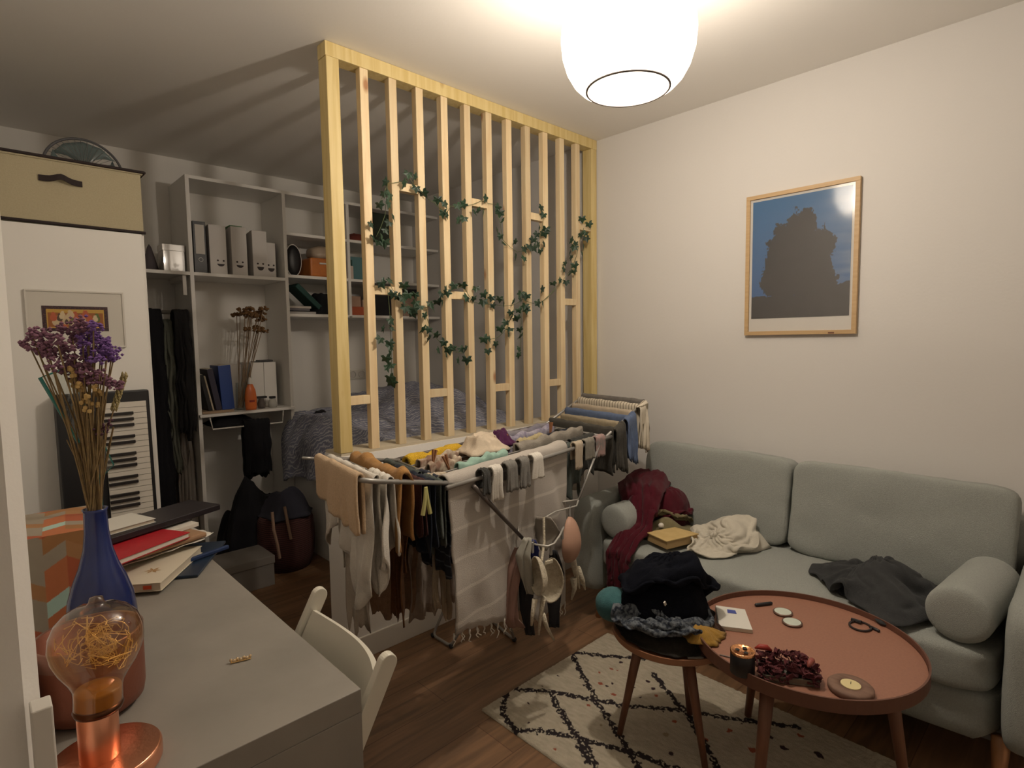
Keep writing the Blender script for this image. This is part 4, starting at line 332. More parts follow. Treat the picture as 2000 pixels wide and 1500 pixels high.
    'cream_sweatshirt': (-35,3,-17,-36,10,-8,-36,10,-9,-36,10,-10,-35,10,-8,-35,10,-8,-36,10,-8,-36,9,-9,-35,10,-10,-35,11,-10,-36,11,-10,-37,11,-9,-37,10,-8,-37,8,-8,-36,7,-8,-35,7,-8,-35,7,-8,-35,8,-8,-36,8,-7,-36,8,-7,-36,8,-7,-36,7,-7,-34,6,-7,-34,6,-7,-34,6,-8,-34,5,-7,-34,6,-7,-36,7,-7,-34,7,-7,-34,6,-8,-34,5,-9,-34,6,-7,-35,6,-7,-35,5,-7,-35,5,-7,-36,5,-7,-35,4,-7,-35,4,-7,-35,4,-7,-35,5,-7,-34,6,-8,-34,6,-9,-34,6,-7,-34,4,-7,-34,4,-7,-34,4,-7,-34,5,-7,-34,7,-7,-34,8,-8,-34,8,-9,-33,7,-7,-33,7,-7,-34,8,-8,-35,9,-9,-35,10,-8,-36,9,-7,-36,10,-7,-34,9,-7,-34,7,-7,-36,7,-7,-36,8,-8,-36,9,-7,-36,10,-8,-35,10,-8,-36,10,-8,-36,9,-10,-36,8,-11,-37,7,-12,-36,8,-11,-35,8,-10,-35,8,-10,-36,7,-11,-36,5,-12,-36,5,-11,-35,6,-11,-35,7,-10,-35,7,-10,-36,7,-9,-36,6,-10,-35,5,-9,-34,5,-9,-35,5,-9,-35,5,-9,-36,6,-9,-36,6,-8,-36,5,-8,-36,4,-8,-34,4,-9,-35,3,-9,-33,3,-9,-33,3,-9,-34,5,-8,-34,5,-8,-33,5,-9,-33,4,-10,-32,4,-10,-33,4,-9,-34,5,-8,-34,4,-8,-34,4,-8,-34,4,-9,-33,5,-10,-33,4,-10,-33,4,-9,-33,5,-10,-32,7,-11,-32,7,-11,-32,7,-10,-32,5,-10,-33,6,-10,-32,6,-10,-31,6,-10,-32,8,-12,-33,9,-13,-32,9,-13,-32,8,-12,-32,8,-12,-34,9,-13,-35,10,-14,-36,10,-14,-36,11,-14,-34,11,-13,-34,9,-13,-35,9,-12,-36,8,-13,-37,8,-12,-36,9,-11,-34,9,-10,-34,10,-10,-35,9,-11,-35,8,-12,-36,7,-13,-36,7,-13,-35,7,-11,-35,7,-11,-35,7,-11,-35,4,-11,-36,2,-12,-35,3,-11,-34,5,-10,-34,6,-9,-34,6,-9,-35,6,-8,-34,5,-9,-34,4,-10,-35,3,-10,-35,4,-9,-36,5,-9,-35,5,-7,-35,6,-6,-35,6,-6,-35,5,-7,-35,5,-8,-34,4,-6,-34,5,-7,-35,4,-7,-35,5,-6,-35,4,-6,-34,4,-7,-34,3,-8,-33,3,-9,-33,3,-10,-33,3,-8,-33,3,-8,-32,3,-9,-31,4,-11,-31,4,-11,-32,4,-10,-32,4,-10,-31,5,-12,-31,7,-13,-30,8,-13,-30,7,-13,-30,7,-13,-30,7,-13,-30,7,-13,-30,8,-15,-30,9,-16,-30,11,-16,-30,9,-16,-30,9,-15,-31,10,-14,-32,11,-15,-34,10,-17,-36,10,-17,-35,11,-17,-34,10,-15,-35,9,-14,-37,8,-15,-38,7,-16,-38,8,-15,-37,8,-14,-35,7,-12,-37,6,-13,-37,7,-13,-39,6,-14,-40,5,-14,-40,4,-12,-39,5,-12,-39,5,-12,-38,5,-12,-38,3,-12,-38,0,-13,-38,0,-11,-38,2,-9,-35,2,-10,-37,2,-9,-38,4,-8,-35,4,-9,-33,3,-9,-33,1,-9,-32,0,-8,-33,1,-7,-33,1,-6,-33,1,-7,-32,0,-7,-31,-2,-6,-30,-2,-6,-30,0,-7,-31,1,-8,-30,2,-7,-28,3,-6,-28,2,-5,-27,2,-6,-28,3,-9,-27,3,-9,-28,5,-10,-28,4,-9,-27,4,-9,-25,5,-11,-26,6,-11,-29,7,-11,-29,7,-10,-28,8,-11,-27,10,-13,-28,11,-15,-28,13,-15,-29,13,-14,-29,13,-13,-29,13,-14,-30,13,-17,-31,14,-19,-31,15,-19,-32,15,-19,-33,15,-17,-33,15,-17,-32,15,-19,-32,13,-19,-35,13,-20,-35,13,-20,-35,13,-19,-36,12,-19,-36,11,-16,-38,10,-17,-39,9,-17,-39,8,-17,-38,6,-15,-39,8,-14,-38,8,-11,-39,7,-12,-39,5,-14,-41,5,-13,-41,5,-11,-39,5,-10,-39,5,-9,-40,4,-9,-39,2,-12,-37,-1,-11,-38,-2,-11,-38,-2,-11,-38,-2,-11,-38,-1,-10,-38,1,-9,-36,1,-7,-35,-1,-8,-34,-2,-9,-34,-1,-7,-34,0,-5,-32,-1,-7,-33,-1,-6,-29,-3,-6,-27,-3,-7,-27,-2,-7,-27,-2,-8,-26,-1,-7,-26,0,-7,-27,0,-6,-26,0,-6,-26,2,-9,-25,2,-10,-25,2,-10,-27,3,-10,-26,3,-9,-25,4,-10,-23,5,-12,-24,8,-11,-27,7,-10,-28,7,-9,-27,9,-12,-26,10,-13,-26,12,-14,-28,12,-13,-30,12,-11,-30,13,-13,-29,13,-14,-29,14,-16,-32,15,-18,-32,15,-19,-33,15,-19,-34,15,-17,-35,16,-15,-35,16,-14,-35,14,-17,-36,16,-16,-39,15,-14,-38,14,-16,-36,12,-17,-37,13,-16,-38,12,-16,-40,11,-15,-40,8,-16,-40,9,-14,-39,9,-11,-41,8,-11,-39,6,-12,-40,4,-13,-40,4,-12,-39,4,-10,-40,3,-9,-39,2,-8,-40,2,-7,-38,-1,-9,-37,-2,-10,-37,-1,-9,-38,-1,-9,-36,-3,-10,-34,-1,-8,-35,0,-7,-35,0,-5,-33,-2,-7,-31,-3,-7,-32,0,-6,-32,0,-4,-30,-1,-5,-28,-3,-7,-28,-4,-6,-28,-1,-4,-28,-2,-4,-26,-1,-6,-24,-1,-7,-26,0,-7,-26,-1,-6,-25,0,-8,-23,1,-10,-22,1,-10,-25,3,-10,-26,3,-9,-25,4,-9,-23,6,-11,-23,8,-12,-26,7,-10,-27,7,-9,-25,8,-10,-24,10,-12,-24,12,-13,-26,12,-11,-28,12,-10,-27,14,-10,-28,14,-10,-28,15,-11,-29,15,-14,-29,17,-16,-30,16,-15,-30,17,-14,-34,17,-12,-35,16,-11,-35,17,-11,-36,18,-12,-39,16,-10,-40,16,-11,-38,13,-12,-39,12,-12,-40,12,-11,-40,12,-11,-40,11,-12,-40,8,-9,-40,7,-10,-40,7,-8,-40,7,-9,-40,4,-10,-40,3,-11,-41,3,-11,-40,3,-8,-41,2,-8,-41,2,-6,-38,0,-9,-37,-2,-10,-37,-1,-8,-37,-1,-7,-36,-2,-9,-34,-4,-9,-35,-4,-7,-34,-2,-6,-32,-4,-8,-31,-5,-8,-33,-4,-7,-32,-2,-6,-31,-3,-4,-30,-5,-5,-26,-5,-8,-27,-5,-6,-28,-2,-4,-26,-3,-5,-24,-3,-7,-22,-2,-8,-24,-2,-7,-24,-2,-6,-23,0,-9,-21,2,-10,-20,2,-10,-23,2,-9,-23,2,-8,-22,4,-10,-22,7,-12,-24,7,-11,-26,7,-9,-25,8,-10,-24,11,-12,-23,12,-13,-23,14,-12,-26,14,-11,-28,14,-10,-28,14,-11,-28,14,-10,-27,15,-11,-29,15,-15,-29,15,-14,-31,15,-12,-32,16,-11,-35,16,-9,-35,17,-9,-36,18,-9,-38,18,-6,-39,17,-7,-37,14,-8,-38,13,-9,-39,13,-7,-40,13,-6,-40,11,-7,-39,10,-5,-39,8,-7,-40,8,-7,-40,8,-4,-41,6,-6,-40,3,-8,-40,2,-9,-41,3,-9,-40,2,-6,-40,2,-6,-40,1,-8,-39,-2,-10,-39,-2,-10,-40,-2,-8,-39,-3,-5,-36,-4,-7,-34,-5,-8,-34,-2,-6,-34,-3,-5,-32,-4,-7,-30,-6,-8,-31,-6,-7,-31,-5,-5,-30,-6,-6,-26,-6,-8,-24,-7,-8,-26,-4,-6,-26,-4,-5,-24,-5,-5,-22,-4,-7,-20,-3,-8,-21,-3,-7,-22,-3,-6,-20,-1,-8,-18,1,-10,-18,1,-9,-21,1,-8,-20,2,-9,-20,5,-11,-20,6,-10,-24,6,-9,-24,7,-8,-23,9,-11,-22,11,-12,-22,13,-12,-22,14,-10,-24,14,-8,-24,16,-11,-24,14,-11,-30,14,-10,-31,13,-8,-30,12,-9,-31,14,-8,-34,17,-6,-33,18,-7,-34,19,-7,-36,19,-8,-37,20,-4,-39,20,-3,-37,16,-4,-37,15,-6,-38,15,-5,-40,15,-3,-40,14,-4,-39,13,-2,-38,9,-4,-39,8,-5,-40,8,-2,-42,8,-3,-40,5,-5,-40,3,-7,-41,3,-6,-42,2,-8,-41,3,-6,-42,2,-7,-41,0,-9,-41,-1,-8,-41,-1,-5,-41,-2,-6,-38,-4,-8,-36,-6,-9,-37,-5,-8,-36,-3,-5,-35,-5,-5,-31,-5,-7,-29,-6,-8,-30,-7,-8,-29,-6,-5,-27,-8,-5,-25,-7,-7,-24,-8,-8,-22,-7,-6,-22,-7,-6,-22,-7,-5,-19,-6,-6,-17,-3,-8,-19,-4,-6,-19,-3,-6,-18,0,-9,-16,1,-9,-18,1,-8,-20,1,-7,-19,3,-10,-18,5,-11,-20,5,-9,-24,5,-8,-25,8,-6,-24,10,-6,-23,11,-8,-22,12,-9,-22,13,-9,-26,13,-7,-26,12,-8,-27,11,-5,-32,11,-3,-33,12,-2,-32,13,-3,-34,19,-1,-38,21,-2,-39,23,-2,-39,23,-2,-37,21,-5,-38,21,0,-39,21,0,-37,18,-2,-37,17,-3,-38,17,0,-40,16,0,-40,16,2,-39,13,0,-38,9,-3,-40,9,-3,-41,8,0,-41,7,-2,-39,4,-4,-41,4,-5,-42,4,-6,-42,2,-8,-42,2,-8,-43,1,-6,-42,0,-4,-41,-1,-7,-39,-3,-8,-38,-4,-9,-37,-4,-6,-36,-4,-8,-36,-5,-7,-35,-4,-4,-33,-6,-5,-30,-5,-8,-29,-6,-8,-29,-9,-8,-27,-8,-4,-25,-9,-4,-24,-9,-4,-22,-9,-5,-19,-7,-7,-18,-7,-7,-20,-7,-5,-17,-4,-8,-16,-4,-8,-16,-4,-6,-17,-3,-5,-15,-1,-8,-15,-1,-6,-19,1,-5,-18,2,-5,-18,4,-9,-18,5,-10,-19,5,-8,-20,7,-6,-23,8,-5,-24,9,-3,-23,10,-3,-23,10,-3,-28,11,-1,-29,10,0,-29,9,1,-28,10,-1,-31,11,2,-34,16,5,-32,23,3,-37,26,3,-42,27,4,-42,27,3,-38,22,1,-38,23,0,-38,23,5,-38,22,4,-36,19,2,-37,18,1,-38,17,4,-39,19,7,-40,16,4,-38,11,2,-39,10,-1,-40,9,2,-41,8,2,-41,6,-1,-41,4,-4,-42,4,-6,-43,4,-4,-43,3,-3,-44,2,-2,-43,1,-5,-41,-1,-8,-41,-2,-8,-40,-2,-7,-39,-3,-4,-39,-5,-4,-36,-4,-6,-35,-5,-7,-34,-5,-3,-32,-8,-3,-30,-8,-6,-29,-9,-7,-28,-10,-4,-26,-10,-2,-24,-11,-2,-22,-8,-5,-21,-8,-6,-19,-7,-8,-18,-7,-8,-18,-7,-5,-16,-5,-8,-17,-4,-5,-17,-3,-4,-16,-2,-6,-14,-1,-7,-16,0,-5,-17,1,-2,-18,2,-7,-17,4,-8,-16,4,-7,-20,5,-5,-19,7,-5,-19,9,-3,-24,8,-2,-25,8,-1,-25,8,1,-26,7,3,-26,7,4,-26,9,3,-28,13,4,-32,18,10,-35,26,11,-35,29,7,-41,29,9,-43,30,10,-41,27,6,-37,23,4,-38,24,6,-39,25,9,-38,24,8,-36,20,6,-37,19,4,-38,20,7,-40,19,9,-40,15,6,-38,11,2,-41,10,1,-41,9,3,-43,8,2,-42,6,-2,-44,5,-2,-45,5,-2,-45,5,0,-45,3,-3,-43,2,-6,-43,0,-3,-43,-1,-4,-43,-2,-5,-40,-4,-6,-39,-4,-3,-38,-5,-3,-36,-6,-5,-34,-8,-5,-33,-9,-2,-31,-11,-3,-29,-9,-6,-27,-12,-7,-26,-12,-3,-24,-12,-2,-21,-8,-5,-20,-8,-6,-20,-9,-6,-19,-8,-4,-19,-8,-6,-18,-7,-6,-15,-5,-7,-17,-3,-4,-15,-3,-5,-14,-2,-5,-14,-1,-3,-16,0,-1,-15,2,-2,-17,3,-6,-15,4,-7,-18,4,-3,-19,5,-1,-18,8,-4,-18,9,-1,-19,9,1,-19,9,3,-20,8,4,-23,6,6,-25,8,9,-26,14,10,-29,21,13,-34,28,18,-35,30,14,-41,30,15,-43,32,15,-42,30,12,-38,26,10,-37,25,8,-38,26,12,-39,26,12,-38,24,10,-36,20,8,-37,21,10,-39,20,12,-40,18,10,-38,14,7,-40,12,5,-42,10,2,-42,9,5,-45,6,4,-45,6,1,-47,4,2,-46,6,0,-44,3,-3,-45,3,-1,-45,2,-3,-42,-1,-5,-41,-2,-6,-41,-4,-6,-39,-6,-5,-39,-5,-2,-37,-7,-1,-35,-9,-4,-34,-10,0,-33,-12,0,-31,-11,-4,-28,-13,-7,-26,-14,-6,-25,-11,-1,-23,-10,-3,-21,-10,-6,-21,-10,-5,-20,-10,-4,-19,-9,-1,-18,-8,-1,-15,-7,-3,-14,-6,-5,-16,-2,-2,-13,0,0,-14,-1,0,-13,0,0,-12,2,2,-15,2,-2,-15,3,-5,-15,5,-3,-18,5,-1,-18,6,2,-17,7,2,-16,8,2,-15,8,4,-18,7,7,-19,9,8,-22,9,12,-25,15,16,-27,23,18,-32,28,23,-36,31,22,-38,32,21,-40,33,20,-41,33,18,-39,30,15,-37,26,13,-37,26,14,-38,26,16,-39,26,15,-36,22,13,-36,21,15,-38,21,14,-39,20,14,-40,17,10,-39,13,6,-42,11,4,-45,9,4,-45,7,7,-47,5,7,-48,5,6,-45,3,1,-45,4,1,-45,3,-1,-44,0,-4,-44,0,-3,-42,-2,-1,-41,-4,0,-41,-5,-3,-39,-8,-3,-38,-8,1,-35,-12,1,-33,-13,-2,-34,-12,0,-32,-15,0,-30,-13,-5,-25,-13,-2,-26,-13,0,-24,-12,-2,-23,-11,-5,-21,-10,-2,-20,-10,-2,-19,-9,-3,-16,-8,-4,-16,-7,-1,-15,-6,-4,-12,-4,-2,-13,-1,3,-12,2,5,-12,1,4,-12,1,5,-12,2,2,-14,2,-3,-13,5,-3,-14,5,0,-16,5,4,-14,6,2,-14,5,6,-14,6,8,-15,9,8,-17,9,12,-19,11,16,-22,17,20,-25,23,24,-29,28,27,-33,30,23,-37,32,21,-38,33,20,-38,33,24,-37,28,20,-37,28,19,-37,27,18,-37,27,19,-39,27,20,-39,25,18,-37,25,20,-36,22,16,-38,22,17,-38,19,14,-39,16,10,-42,14,8,-45,11,9,-48,9,7,-49,6,11,-50,6,9,-45,3,4,-46,5,2,-44,0,-1,-45,0,1,-44,-1,3,-44,-2,4,-43,-5,5,-41,-7,3,-40,-8,0,-37,-12,1,-37,-13,3,-34,-13,-1,-34,-15,-3,-32,-13,2,-31,-14,1,-28,-16,1,-26,-12,-3,-26,-12,-2,-25,-13,-2,-22,-12,1,-19,-12,2,-17,-11,1,-16,-9,-2,-15,-8,-3,-13,-6,1,-11,-6,-1,-12,-3,3,-12,1,7,-12,2,9,-11,2,9,-13,3,4,-12,3,3,-12,4,-1,-12,5,1,-13,4,5,-11,5,4,-9,7,6,-11,5,10,-13,8,13,-14,13,14,-17,15,19,-20,19,23,-22,25,26,-24,29,28,-29,30,30,-32,32,29,-34,33,27,-36,32,30,-36,31,27,-35,29,25,-37,29,25,-37,28,25,-38,27,22,-39,27,23,-38,27,24,-36,25,21,-37,24,19,-40,22,20,-42,19,17,-42,17,13,-45,13,15,-49,9,15,-50,7,12,-50,7,12,-45,4,6,-46,3,2,-47,0,3,-47,-3,1,-46,-1,3,-44,-4,4,-43,-4,7,-41,-7,6,-40,-9,4,-38,-12,2,-38,-13,5,-37,-15,3,-37,-16,0,-34,-13,4,-33,-15,6,-30,-17,5,-28,-15,2,-24,-14,4,-23,-15,4,-23,-13,1,-19,-13,1,-17,-12,3,-14,-11,2,-15,-10,-1,-12,-7,-1,-11,-6,3,-8,-5,4,-8,1,6,-11,1,10,-11,2,11,-13,4,7,-13,4,4,-11,4,2,-12,4,6,-11,3,8,-9,4,9,-7,7,6,-8,9,10,-10,9,15,-13,14,19,-14,18,21,-17,21,26,-19,26,29,-21,29,33,-25,30,34,-28,32,35,-31,34,34,-32,33,35,-33,33,34,-34,32,33,-35,30,30,-36,28,27,-38,28,28,-37,27,26,-36,29,28,-37,28,26,-38,27,24,-38,24,20,-41,22,20,-45,20,21,-47,17,17,-50,12,20,-53,8,19,-49,6,14,-48,5,10,-48,4,6,-47,-2,4,-48,-3,2,-48,-2,4,-46,-5,4,-43,-5,8,-43,-8,10,-41,-12,11,-38,-12,6,-35,-16,5,-37,-16,2,-37,-14,3,-36,-18,4,-35,-17,7,-33,-18,7,-28,-17,9,-26,-18,7,-24,-15,3,-23,-14,6,-20,-14,5,-16,-12,2,-14,-12,5,-11,-10,4,-11,-9,1,-8,-6,2,-5,-4,4,-5,0,5,-8,1,9,-11,1,13,-10,3,12,-11,3,8,-11,4,5,-9,5,6,-8,4,8,-6,4,10,-4,7,8,-5,10,11,-7,13,16,-11,14,22,-12,18,25,-14,23,28,-16,27,32,-18,29,37,-21,30,39,-25,32,40,-28,34,39,-29,33,37,-31,33,35,-31,33,36,-33,32,35,-35,31,32,-36,28,29,-37,28,29,-38,27,25,-38,27,24,-37,27,22,-39,27,22,-42,25,22,-44,21,19,-48,19,22,-52,15,22,-56,9,22,-53,6,17,-51,1,13,-50,2,9,-47,-2,4,-48,-3,2,-50,-2,3,-48,-6,4,-46,-6,9,-43,-11,9,-42,-13,12,-37,-16,11,-36,-15,6,-35,-15,1,-37,-18,1,-36,-20,3,-36,-20,6,-33,-19,10,-29,-19,11,-26,-16,6,-24,-15,2,-23,-15,5,-20,-15,6,-16,-13,2,-13,-13,5,-10,-11,7,-8,-9,5,-7,-8,2,-3,-4,1,-2,-1,4,-3,2,8,-10,3,11,-10,3,13,-8,5,12,-11,5,8,-9,5,7,-6,6,6,-4,5,8,-2,7,9,-5,11,14,-5,14,18,-10,15,24,-12,19,27,-13,23,31,-14,28,33,-16,31,38,-20,33,38,-24,34,42,-27,35,40,-28,34,37,-30,34,36,-33,33,34,-32,33,34,-34,32,33,-36,30,31,-38,27,27,-38,27,23,-40,26,21,-41,25,20,-42,25,19,-42,25,19,-45,24,18,-49,21,21,-54,17,21,-58,12,21,-57,6,18,-54,-2,16,-53,-3,11,-50,-2,6,-47,-3,1,-48,-5,4,-48,-6,5,-48,-7,8,-46,-12,10,-45,-16,10,-38,-19,13,-37,-16,8,-35,-15,1,-37,-18,1,-37,-20,2,-36,-23,4,-33,-23,8,-30,-22,12,-26,-17,6,-24,-16,2,-22,-16,2,-20,-16,5,-16,-15,2,-11,-15,3,-9,-13,8,-6,-11,7,-3,-7,5,-1,-5,2,1,-1,2,0,2,6,-8,3,8,-8,4,10,-8,6,14,-9,6,11,-10,5,7,-6,5,7,-2,6,5,-3,8,11,-2,12,14,-4,14,21,-7,16,26,-10,23,26,-12,24,31,-14,28,35,-14,33,35,-18,35,37,-23,35,43,-26,36,40,-28,35,35,-31,34,33,-34,32,31,-34,33,31,-33,33,32,-36,32,31,-37,28,27,-41,29,25,-39,27,21,-42,25,18,-44,24,16,-47,21,18,-48,21,16,-52,17,18,-56,15,17,-59,13,19,-56,4,16,-56,-1,14,-56,-4,14,-54,-6,8,-49,-3,4,-46,-9,8,-47,-8,8,-47,-9,11,-47,-13,12,-46,-18,13,-40,-23,14,-38,-21,8,-36,-15,1,-38,-19,1,-36,-21,5,-35,-25,7,-33,-26,7,-30,-24,12,-27,-17,6,-23,-18,5,-22,-17,3,-19,-17,2,-16,-16,3,-11,-16,2,-9,-15,6,-5,-11,4,-2,-9,5,2,-6,5,3,-3,1,3,1,4,-5,2,6,-8,4,11,-8,6,15,-7,8,13,-9,5,10,-6,5,7,-2,5,6,0,9,8,-1,12,15,-1,15,21,-5,18,26,-7,25,24,-9,27,30,-12,30,36,-14,36,39,-17,38,37,-22,36,44,-25,37,39,-27,37,37,-30,35,34,-34,33,30,-36,32,29,-38,32,29,-36,33,29,-39,31,29,-42,31,27,-41,29,23,-42,27,18,-45,26,17,-48,22,15,-52,18,12,-53,18,15,-57,15,15,-59,14,17,-57,6,14,-57,-1,12,-57,-3,14,-56,-7,10,-50,-3,5,-49,-9,6,-46,-9,11,-45,-14,12,-45,-17,14,-45,-20,16,-42,-25,15,-40,-24,8,-37,-17,3,-39,-19,1,-37,-23,3,-36,-25,7,-31,-26,10,-32,-25,12,-28,-20,6,-24,-20,8,-20,-20,6,-19,-19,2,-16,-17,3,-12,-16,1,-8,-16,4,-4,-12,2,0,-9,2,3,-8,5,5,-4,4,6,0,2,0,2,6,-7,3,10,-7,5,14,-6,8,15,-7,6,12,-4,7,10,0,6,8,1,9,8,2,13,14,1,15,22,-2,20,27,-5,27,24,-7,31,29,-9,33,35,-13,37,41,-16,38,38,-21,37,44,-23,40,41,-29,39,41,-32,37,37,-35,36,33,-35,34,28,-37,33,28,-39,32,26,-39,32,27,-42,31,27,-42,30,24,-45,28,20,-45,26,15,-49,23,15,-52,18,11,-57,16,12,-57,14,17,-58,14,15,-59,7,12,-56,-2,14,-57,-6,11,-58,-7,11,-53,-4,6,-51,-9,5,-49,-11,9,-46,-14,14,-45,-19,17,-42,-24,16,-42,-25,16,-41,-27,9,-38,-18,5,-38,-23,4,-38,-23,3,-35,-28,4,-30,-25,11,-32,-24,12,-28,-23,8,-21,-20,4,-21,-20,6,-17,-20,5,-16,-19,2,-12,-18,3,-7,-17,2,-3,-14,1,1,-11,2,6,-7,1,7,-5,5,7,-1,1,5,3,7,-5,5,7,-5,7,11,-7,8,15,-4,9,14,-1,10,13,1,9,11,2,10,9,4,13,15,4,19,20,1,21,26,-2,29,23,-4,34,28,-7,37,34,-12,38,42,-15,39,38,-19,41,42,-26,42,36,-28,41,41,-32,39,39,-36,37,36,-38,35,31,-38,33,26,-39,32,24,-42,31,24),
